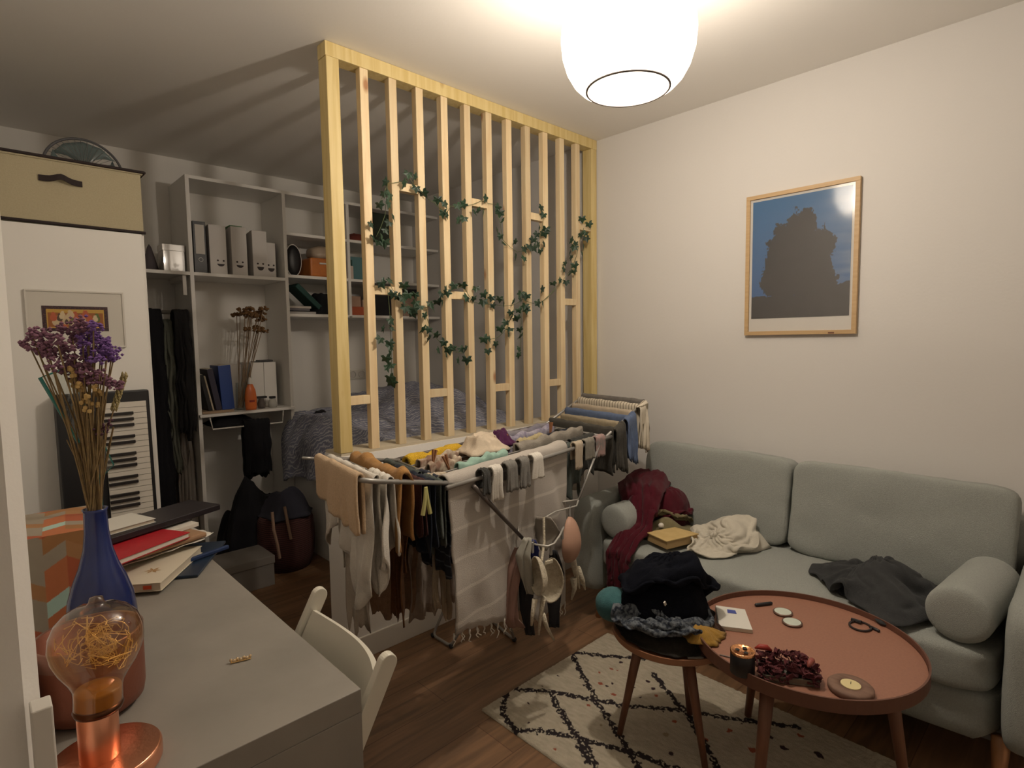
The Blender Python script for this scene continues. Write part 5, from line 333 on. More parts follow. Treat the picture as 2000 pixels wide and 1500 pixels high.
    'grey_hoodie': (7,19,-2,12,3,8,12,2,7,12,3,7,12,4,7,13,4,8,13,4,9,12,4,9,12,4,7,13,3,7,13,4,8,12,4,8,12,3,8,12,3,7,12,3,6,11,3,6,12,4,7,12,4,7,12,4,8,12,5,8,12,4,8,11,4,8,11,4,6,11,4,6,11,4,6,11,4,7,12,5,8,12,4,8,11,4,8,11,4,8,11,4,7,12,4,8,12,4,7,12,3,7,12,3,6,13,3,7,13,3,7,14,3,8,14,4,8,14,5,7,14,5,6,13,4,6,12,4,7,11,3,8,12,3,8,13,3,8,13,3,8,13,4,8,13,4,8,13,3,8,12,2,7,12,2,6,12,2,6,13,3,6,12,4,6,13,2,7,13,2,7,12,3,8,11,4,8,11,4,8,12,4,9,13,2,9,13,2,8,13,3,8,12,3,8,10,2,6,11,2,7,11,3,8,11,4,8,10,5,8,11,6,9,11,6,9,10,5,8,10,4,7,11,5,7,11,6,8,11,6,8,11,6,9,10,6,8,10,6,7,9,6,7,9,6,6,9,5,5,9,6,7,10,6,7,11,6,6,11,5,4,10,5,4,11,4,4,10,5,4,10,5,5,10,6,6,10,5,6,12,6,4,13,5,2,11,6,3,11,6,5,13,5,3,14,5,1,15,6,0,14,5,-1,13,6,2,14,7,2,13,7,1,13,8,0,14,8,-1,13,8,-1,12,7,0,11,6,2,10,5,2,11,5,2,10,7,1,10,8,1,11,8,1,10,6,2,9,6,0,10,6,0,9,7,0,8,7,-1,11,5,2,12,3,3,12,3,4,10,4,3,10,4,3,10,4,5,11,4,5,11,2,6,11,3,5,10,3,4,6,-1,5,4,-1,6,7,-1,6,8,1,7,7,1,6,8,2,7,8,3,8,8,1,6,7,1,5,7,1,5,9,2,5,10,3,6,9,3,6,9,3,6,9,3,5,8,2,5,7,2,4,8,0,2,8,1,2,9,4,3,9,5,4,10,4,3,9,4,3,10,3,2,12,2,0,11,2,1,11,4,2,11,3,3,11,2,2,14,2,0,13,2,0,13,2,2,13,1,3,15,2,0,16,2,-2,16,2,-1,16,3,2,17,3,4,16,4,3,15,5,0,13,7,-1,13,7,-1,13,5,-1,11,5,2,10,5,3,11,5,4,11,6,3,9,6,1,10,7,1,10,6,3,10,5,3,9,5,1,8,5,0,7,4,-1,7,6,-2,6,4,1,7,3,0,6,2,-1,6,3,-1,6,4,0,7,4,1,7,1,1,7,-1,3,6,-1,6,4,3,4,1,0,2,1,1,3,2,2,3,1,2,2,2,2,3,5,3,5,5,3,5,4,1,4,4,1,4,5,2,4,8,3,5,8,3,6,8,3,6,8,3,6,7,3,6,7,2,5,8,1,2,8,0,1,8,0,0,9,2,1,9,3,2,9,3,2,9,3,2,11,2,-1,11,0,-1,11,1,0,12,4,2,12,3,2,13,3,-1,13,2,-1,13,2,0,14,5,3,14,4,3,14,4,2,15,4,1,15,4,3,15,6,6,15,5,5,15,4,3,15,5,1,16,6,0,16,5,0,16,5,1,15,5,3,13,6,5,11,7,3,10,7,1,12,7,1,11,6,3,10,5,5,9,7,6,10,7,5,9,6,2,7,5,1,6,5,4,6,6,4,6,4,3,5,2,3,5,1,2,3,2,5,5,1,5,6,-2,5,6,1,6,1,4,0,3,5,3,4,6,6,5,7,7,5,7,6,4,5,4,4,5,3,6,5,5,6,4,5,5,2,3,4,2,3,5,3,4,8,2,6,8,1,6,8,1,6,8,0,5,7,0,4,7,1,4,8,0,2,8,-1,0,8,0,0,9,2,1,9,3,1,9,3,2,10,2,2,11,2,-1,11,1,-1,11,4,1,11,5,2,12,4,0,12,3,-1,12,3,0,13,7,2,13,7,5,14,7,6,14,6,7,13,6,8,13,6,10,13,6,10,14,5,10,13,6,6,13,6,5,13,6,4,14,5,4,12,6,6,12,6,7,12,6,6,10,6,3,11,6,2,11,7,2,9,6,4,7,6,6,6,7,4,6,6,2,9,5,2,8,5,5,7,6,6,7,7,6,6,5,5,5,2,6,4,1,5,6,0,7,6,1,5,1,2,3,3,6,3,6,7,7,6,7,7,5,7,6,5,6,4,4,5,2,3,4,1,5,5,2,6,5,4,5,4,3,4,2,2,4,2,3,6,2,5,6,1,7,5,0,7,6,0,7,5,-1,4,6,-1,4,9,1,5,9,0,2,9,-1,0,9,1,0,9,1,0,9,1,0,10,3,2,11,3,2,11,3,0,10,2,-1,11,6,2,11,6,3,11,6,4,11,6,2,11,6,5,12,8,8,12,8,8,13,7,8,12,6,8,12,6,9,11,5,10,11,5,11,11,4,11,11,4,10,11,4,9,11,4,8,11,5,11,11,6,12,12,6,11,11,6,8,9,7,5,9,7,3,9,6,5,8,6,6,6,7,4,6,7,2,6,5,6,6,5,7,6,5,7,6,6,8,6,6,8,5,5,7,2,0,6,3,0,4,-1,1,2,0,2,1,6,7,6,5,7,5,5,6,5,4,6,4,4,6,4,4,5,3,4,5,3,3,5,2,4,5,3,5,4,5,5,2,5,3,2,3,3,1,4,5,1,7,4,0,7,5,-1,7,5,-2,5,5,-2,4,8,0,6,8,0,4,8,0,2,9,1,4,9,1,3,9,0,1,9,1,1,10,4,3,11,4,4,10,4,1,10,4,1,10,5,3,10,8,6,10,8,7,11,8,5,11,7,7,11,8,8,11,8,8,11,7,7,10,6,8,10,6,8,9,5,10,9,4,12,8,3,13,8,2,14,8,2,14,8,2,15,9,3,15,11,4,14,11,5,14,8,5,9,6,6,6,6,7,4,6,6,4,6,6,5,6,6,5,5,7,3,5,5,6,5,5,7,5,5,7,6,5,9,5,4,8,3,1,5,-2,0,2,1,3,4,2,3,1,5,7,3,5,7,3,5,7,5,4,6,5,4,6,5,3,6,4,3,5,3,3,5,3,2,5,2,2,3,2,2,2,3,4,2,6,4,1,6,3,0,4,3,-1,5,4,0,7,4,-1,6,4,-2,5,7,0,7,7,1,7,8,0,4,8,-1,3,10,2,5,9,1,5,10,1,2,10,1,3,11,5,5,10,6,6,10,6,4,10,5,4,10,6,5,9,9,8,9,9,10,10,8,9,10,8,10,10,8,9,11,7,7,10,7,6,9,6,8,9,7,8,8,5,9,7,4,11,6,2,12,6,1,14,6,1,15,7,1,16,9,2,16,9,3,16,10,3,14,7,4,10,5,5,6,6,5,5,4,4,7,2,6,4,6,7,5,5,9,4,5,5,7,5,5,8,2,6,7,3,3,7,-3,0,4,-1,2,4,0,2,1,5,5,4,5,6,2,5,7,4,4,7,6,4,7,6,3,7,7,3,7,7,2,6,7,2,4,7,2,3,7,2,3,4,2,2,2,2,1,3,3,1,6,3,1,6,3,-1,4,3,-1,4,4,0,6,4,-1,5,6,0,8,7,1,8,7,0,8,8,0,4,9,0,5,10,2,7,10,1,7,11,1,4,11,2,5,10,6,7,10,7,7,9,7,8,9,7,7,9,7,7,8,9,9,10,9,7,11,8,7,10,9,8,10,8,9,10,7,7,10,7,6,9,6,9,8,7,8,7,6,9,7,4,11,5,2,12,5,1,14,5,1,15,6,1,16,8,2,17,8,2,17,8,2,14,6,3,10,4,4,5,3,3,7,2,5,5,3,7,6,2,8,4,1,8,4,0,5,8,1,4,8,-1,1,6,-2,4,6,-1,2,1,3,3,1,5,6,3,5,6,2,4,7,5,4,7,5,4,7,4,3,6,7,2,6,9,1,5,11,1,5,8,1,4,8,0,2,8,2,2,4,2,1,2,2,0,2,2,1,5,2,0,4,3,-1,3,3,0,6,3,-1,7,5,-2,7,6,1,10,6,1,10,8,0,6,9,-1,5,10,2,7,9,2,8,11,2,5,11,2,5,10,5,7,9,7,9,11,7,7,9,9,9,8,8,9,10,8,7,10,9,9,12,8,6,12,6,6,10,9,10,10,9,7,9,8,7,9,8,7,8,6,11,7,7,9,7,6,10,6,5,10,5,2,11,3,0,14,4,1,14,6,2,15,7,2,15,7,1,16,7,1,13,5,3,8,5,3,9,2,5,4,1,7,5,1,8,3,-1,6,6,-1,3,8,1,2,9,1,5,8,2,6,4,2,3,-1,5,5,3,5,6,1,4,6,3,4,7,2,4,7,5,4,7,5,4,7,3,1,6,5,1,5,10,0,3,11,0,2,11,0,2,9,0,2,7,2,1,3,1,0,1,1,0,3,1,0,5,2,0,3,2,-1,3,2,-1,5,4,-2,7,5,-2,9,7,1,11,7,0,10,8,-1,9,9,-1,6,10,3,7,10,3,8,11,2,5,10,3,7,10,6,9,11,6,7,11,7,7,9,9,9,11,7,8,10,9,10,13,7,6,12,8,9,13,7,6,11,8,11,9,9,7,9,9,7,8,8,9,8,7,12,6,8,10,6,7,9,6,5,8,6,3,10,2,0,13,3,0,15,5,2,14,6,2,14,6,0,14,5,2,11,5,3,11,4,5,7,2,6,4,1,6,6,1,6,7,-2,6,5,0,6,4,4,5,5,2,4,0,5,5,2,6,5,1,6,5,1,4,7,0,4,7,1,4,8,4,4,7,1,5,7,4,2,7,3,0,6,6,0,3,10,0,2,10,0,2,9,-1,2,7,0,1,5,2,0,1,1,0,1,1,0,6,1,0,4,1,-1,4,2,-2,3,3,-2,6,5,-1,10,6,-1,11,7,0,13,8,0,10,10,0,6,9,0,5,10,4,7,10,4,8,11,3,7,10,6,9,11,6,12,11,7,8,12,7,7,11,9,10,10,8,10,12,6,8,14,6,6,10,7,8,8,7,10,9,7,10,8,9,7,8,9,12,8,7,14,5,9,11,5,8,9,6,6,7,6,4,7,5,3,9,2,-1,12,3,0,15,5,3,12,5,2,13,6,2,13,6,4,11,3,6,5,5,6,8,2,7,5,2,7,4,3,5,7,5,5,5,3,4,0,6,5,2,6,4,1,6,4,1,4,5,5,4,7,2,4,7,1,4,7,2,3,8,3,4,5,-1,5,6,4,2,6,4,2,4,8,1,3,8,0,2,7,0,0,4,1,1,4,1,0,4,1,0,2,1,0,5,0,0,7,2,-2,4,1,-2,4,2,-2,6,5,-1,11,6,0,14,6,0,14,9,1,9,9,1,8,10,1,4,10,2,5,10,4,8,11,3,9,12,2,9,11,6,12,12,6,13,12,8,9,13,7,8,12,8,9,12,7,10,12,7,9,9,7,7,5,5,9,5,5,11,6,8,8,7,8,12,7,8,15,6,8,13,4,9,9,5,7,7,5,5,5,6,4,6,5,2,8,2,-1,14,5,2,15,6,5,12,6,6,12,6,4,11,6,5,8,5,6,7,5,5,7,6,4,6,4,5,2,5,5,0,7,4,3,7,4,1,6,5,0,5,5,4,5,6,5,3,7,0,4,7,2,5,7,4,5,7,5,4,5,-1,4,4,-1,5,6,4,3,5,5,2,4,5,1,3,5,1,0,2,0,-1,2,1,0,4,1,0,5,1,-1,4,0,0,8,3,-2,4,1,-1,5,1,-1,6,3,-3,9,6,0,13,6,1,14,9,1,9,8,2,8,9,2,4,10,1,4,12,0,7,10,2,9,12,2,9,12,5,12,12,6,16,12,7,14,13,7,10,14,6,8,14,6,9,11,8,11,9,9,9,6,4,7,3,3,10,5,4,11,6,8,11,6,7,14,5,9,12,4,9,10,4,7,8,5,5,5,5,3,5,5,4,4,3,1,11,4,1,16,6,5,16,5,7,12,5,8,9,6,5,7,6,5,6,6,5,5,7,5,2,9,4,1,9,3,4,9,3,4,8,4,4,6,5,1,5,6,3,6,6,6,4,7,3,3,7,1,5,7,6,6,7,8,4,6,4,3,4,-1,4,5,2,3,3,2,2,2,1,1,1,1,2,2,3,1,0,1,0,-1,3,1,-1,7,1,-1,8,0,0,9,3,-2,4,1,-3,3,1,-3,3,2,-3,6,5,0,12,5,1,13,9,1,8,7,3,7,8,3,5,11,2,8,11,1,9,12,0,8,13,3,12,12,3,13,12,6,18,13,7,15,13,7,14,13,6,12,14,6,9,11,10,13,8,11,12,6,7,8,2,2,10,3,3,13,5,6,12,5,6,13,4,9,10,4,8,10,3,8,9,4,6,6,5,4,8,3,4,3,5,3,8,5,2,16,7,4,17,6,7,16,6,6,12,4,4,5,9,4,7,10,3,9,12,2,7,13,2,4,11,4,3,7,6,2,8,4,5,6,6,8,6,6,8,5,6,4,5,7,4,3,6,1,3,7,5,6,7,11,5,5,6,3,3,1,3,3,1,3,3,1,4,4,2,3,1,-1,2,1,1,2,1,4,0,-1,4,1,-1,8,1,-1,10,1,-1,9,3,-3,4,1,-3,3,0,-3,3,1,-4,4,4,0,10,5,1,13,8,2,8,9,1,5,9,3,8,11,1,7,11,2,10,12,0,8,13,4,14,12,4,16,12,6,21,13,6,18,15,7,13,16,7,11,14,8,14,13,9,12,8,13,12,5,8,13,5,7,8,2,4,12,4,5,14,4,6,12,3,9,8,3,9,8,3,8,9,3,6,7,4,4,8,3,4,3,1,3,9,5,2,14,7,5,16,5,7,14,6,4,13,8,2,9,12,2,12,14,2,8,13,3,4,10,4,3,9,5,3,7,7,3,7,8,5,6,5,10,6,6,6,6,6,5,5,7,6,3,6,2,3,7,5,6,6,12,5,4,8,3,3,3,3,3,3,4,3,6,4,2,2,4,2,2,5,2,5,3,0,3,1,-1,5,1,-1,9,1,-1,10,0,-1,8,1,-2,3,1,-3,3,0,-3,4,1,-4,3,3,0,9,4,1,13,8,1,8,9,1,6,8,2,8,11,0,6,11,2,10,12,0,9,14,4,16,12,5,20,12,6,23,13,6,19,17,8,12,16,8,13,16,8,13,13,10,13,9,13,11,5,10,15,4,8,10,5,8,9,4,4,16,4,6,12,2,9,7,2,9,7,2,8,9,2,6,8,3,4,9,2,4,3,0,3,9,4,5,12,6,5,15,5,6,13,7,4,10,8,2,6,13,2,11,10,4,6,10,4,3,9,5,3,9,6,4,8,7,6,6,6,11,7,5,11,6,6,6,5,7,5,2,10,11,3,6,4,3,6,3,6,6,9,5,4,7,4,3,3,4,3,3,5,3,6,5,2,4,5,2,1,4,1,2,2,0,2,0,-1,4,0,-1,9,0,-1,10,1,-2,6,1,-3,2,1,-3,2,1,-4,2,1,-4,1,3,-1,8,4,1,12,6,0,10,9,1,4,9,1,6,11,-1,5,11,1,9,12,-1,9,13,5,18,13,6,23,12,6,23,15,7,16,17,8,10,16,9,10,17,8,10,13,13,12,10,15,7,6,12,11,4,9,13,4,9,8,4,5,14,4,5,12,2,9,6,2,10,5,2,9,8,1,7,7,3,4,8,1,4,3,0,4,8,4,6,9,5,6,12,5,5,11,6,5,6,7,3,1,10,3,7,11,5,7,10,5,3,10,5,4,9,7,4,5,6,9,6,5,10,5,7,6,6,6,7,6,6,4,1,9,12,3,7,6,3,5,2,5,5,6,4,3,3,4,3,2,4,3,2,5,3,6,5,3,4,4,2,3,4,1,3,2,0,2,0,-1,2,0,-1,7,0,-1,10,1,-2,5,0,-3,1,0,-3,2,1,-4,2,1,-4,1,2,-4,5,4,1,11,5,-1,10,9,1,4,11,-1,2,11,-1,6,11,-2,5,10,-1,10,11,5,19,13,7,26,14,7,20,18,8,12,17,9,9,18,9,6,18,8,6,13,13,8,10,16,9,8,14,6,4,11,11,4,10,8,3,7,13,5,3,13,2,8,6,2,10,4,1,9,9,0,7,7,2,5,7,1,4,2,1,6,4,4,7,6,5,7,9,5,5,8,5,4,5,8,3,3,12,3,5,12,5,6,10,5,3,11,6,2,7,6,7,5,6,12,5,5,7,5,7,4,5,8,3,1,9,9,2,8,11,1,4,3,3,4,1,5,5,4,4,4,2,3,2,4,4,3,1,5,3,5,5,3,6,4,2,3,3,1,3,2,0,1,0,-1,2,0,-1,5,0,-1,9,0,-2,5,0,-3,1,0,-4,4,2,-5,5,2,-5,4,1,-5,3,3,0,9,4,-1,11,8,0,5,10,-2,1,11,-3,3,10,-3,5,8,-1,12,10,4,20,13,5,26,16,8,16,19,9,8,19,9,4,18,10,5,18,9,6,15,11,5,9,18,9,7,16,4,6,13,6,3,10,10,3,8,10,5,3,12,2,8,5,2,9,3,0,9,9,0,8,10,1,5,5,2,5,3,1,6,6,4,7,6,4,7,7,4,6,5,5,5,3,6,4,6,11,4,8,11,5,6,11,5,4,11,7,4,5,6,10,5,6,13,6,7,9,6,6,4,5,8,4,0,11,12,3,5,9,2,2,2,3,3,2,4,4,1,4,4,2,3,2,5,4,2,1,4,3,2,4,3,4,3,2,3,3,1,2,2,0,3,1,0,2,-1,-1,3,0,-1,8,0,-2,5,-1,-3,1,-1,-4,2,1,-5,7,2,-5,5,2,-4,2,2,-1,7,4,-1,11,7,-2,6,9,-2,1,9,-4,2,7,-3,7,8,1,15,10,4,21,12,3,25,15,3,16,19,10,5,18,10,5,19,10,1,17,11,6,16,13,2,9,20,6,7,17,6,7,14,2,3,11,8,3,10,7,4,4,10,3,8,4,3,9,3,1,9,8,0,9,13,1,7,9,1,5,6,2,6,5,3,7,7,4,6,6,4,5,4,4,4,4,4,5,8,12,4,7,11,5,5,12,6,6,12,8,7,4,6,13,3,8,9,6,6,7,7,6,3,0,10,9,-1,11,15,2,7,12,2,1,2,3,3,2,4,4,3,4,4,3,3,2,6,4,2,3,4,3,2,4,2,3,3,3,1,2,2,1,1,1,3,1,0,1,0,-1,2,-1,-1,7,0,-2,4,-1,-3,2,-3,-4,2,1,-5,7,2,-5,5,2,-4,2,1,-4,5,3,-1,10,6,-3,7,8,-3,2,8,-4,1,7,-1,9,7,1,15,10,1,20,12,-1,23,18,7,12,18,10,4,22,9,1,20,11,5,21,10,1,16,16,4,8,22,4,7,19,2,6,16,2,3,13,5,3,12,4,4,6,7,3,7,3,3,9,1,1,9,7,-1,9,13,1,10,13,2,9,10,2,8,9,3,7,7,3,6,5,3,5,5,3,5,6,2,5,12,12,4,7,11,5,5,12,7,5,11,8,10,4,8,15,2,8,7,5,8,2,5,6,7,-2,12,13,-1,9,16),
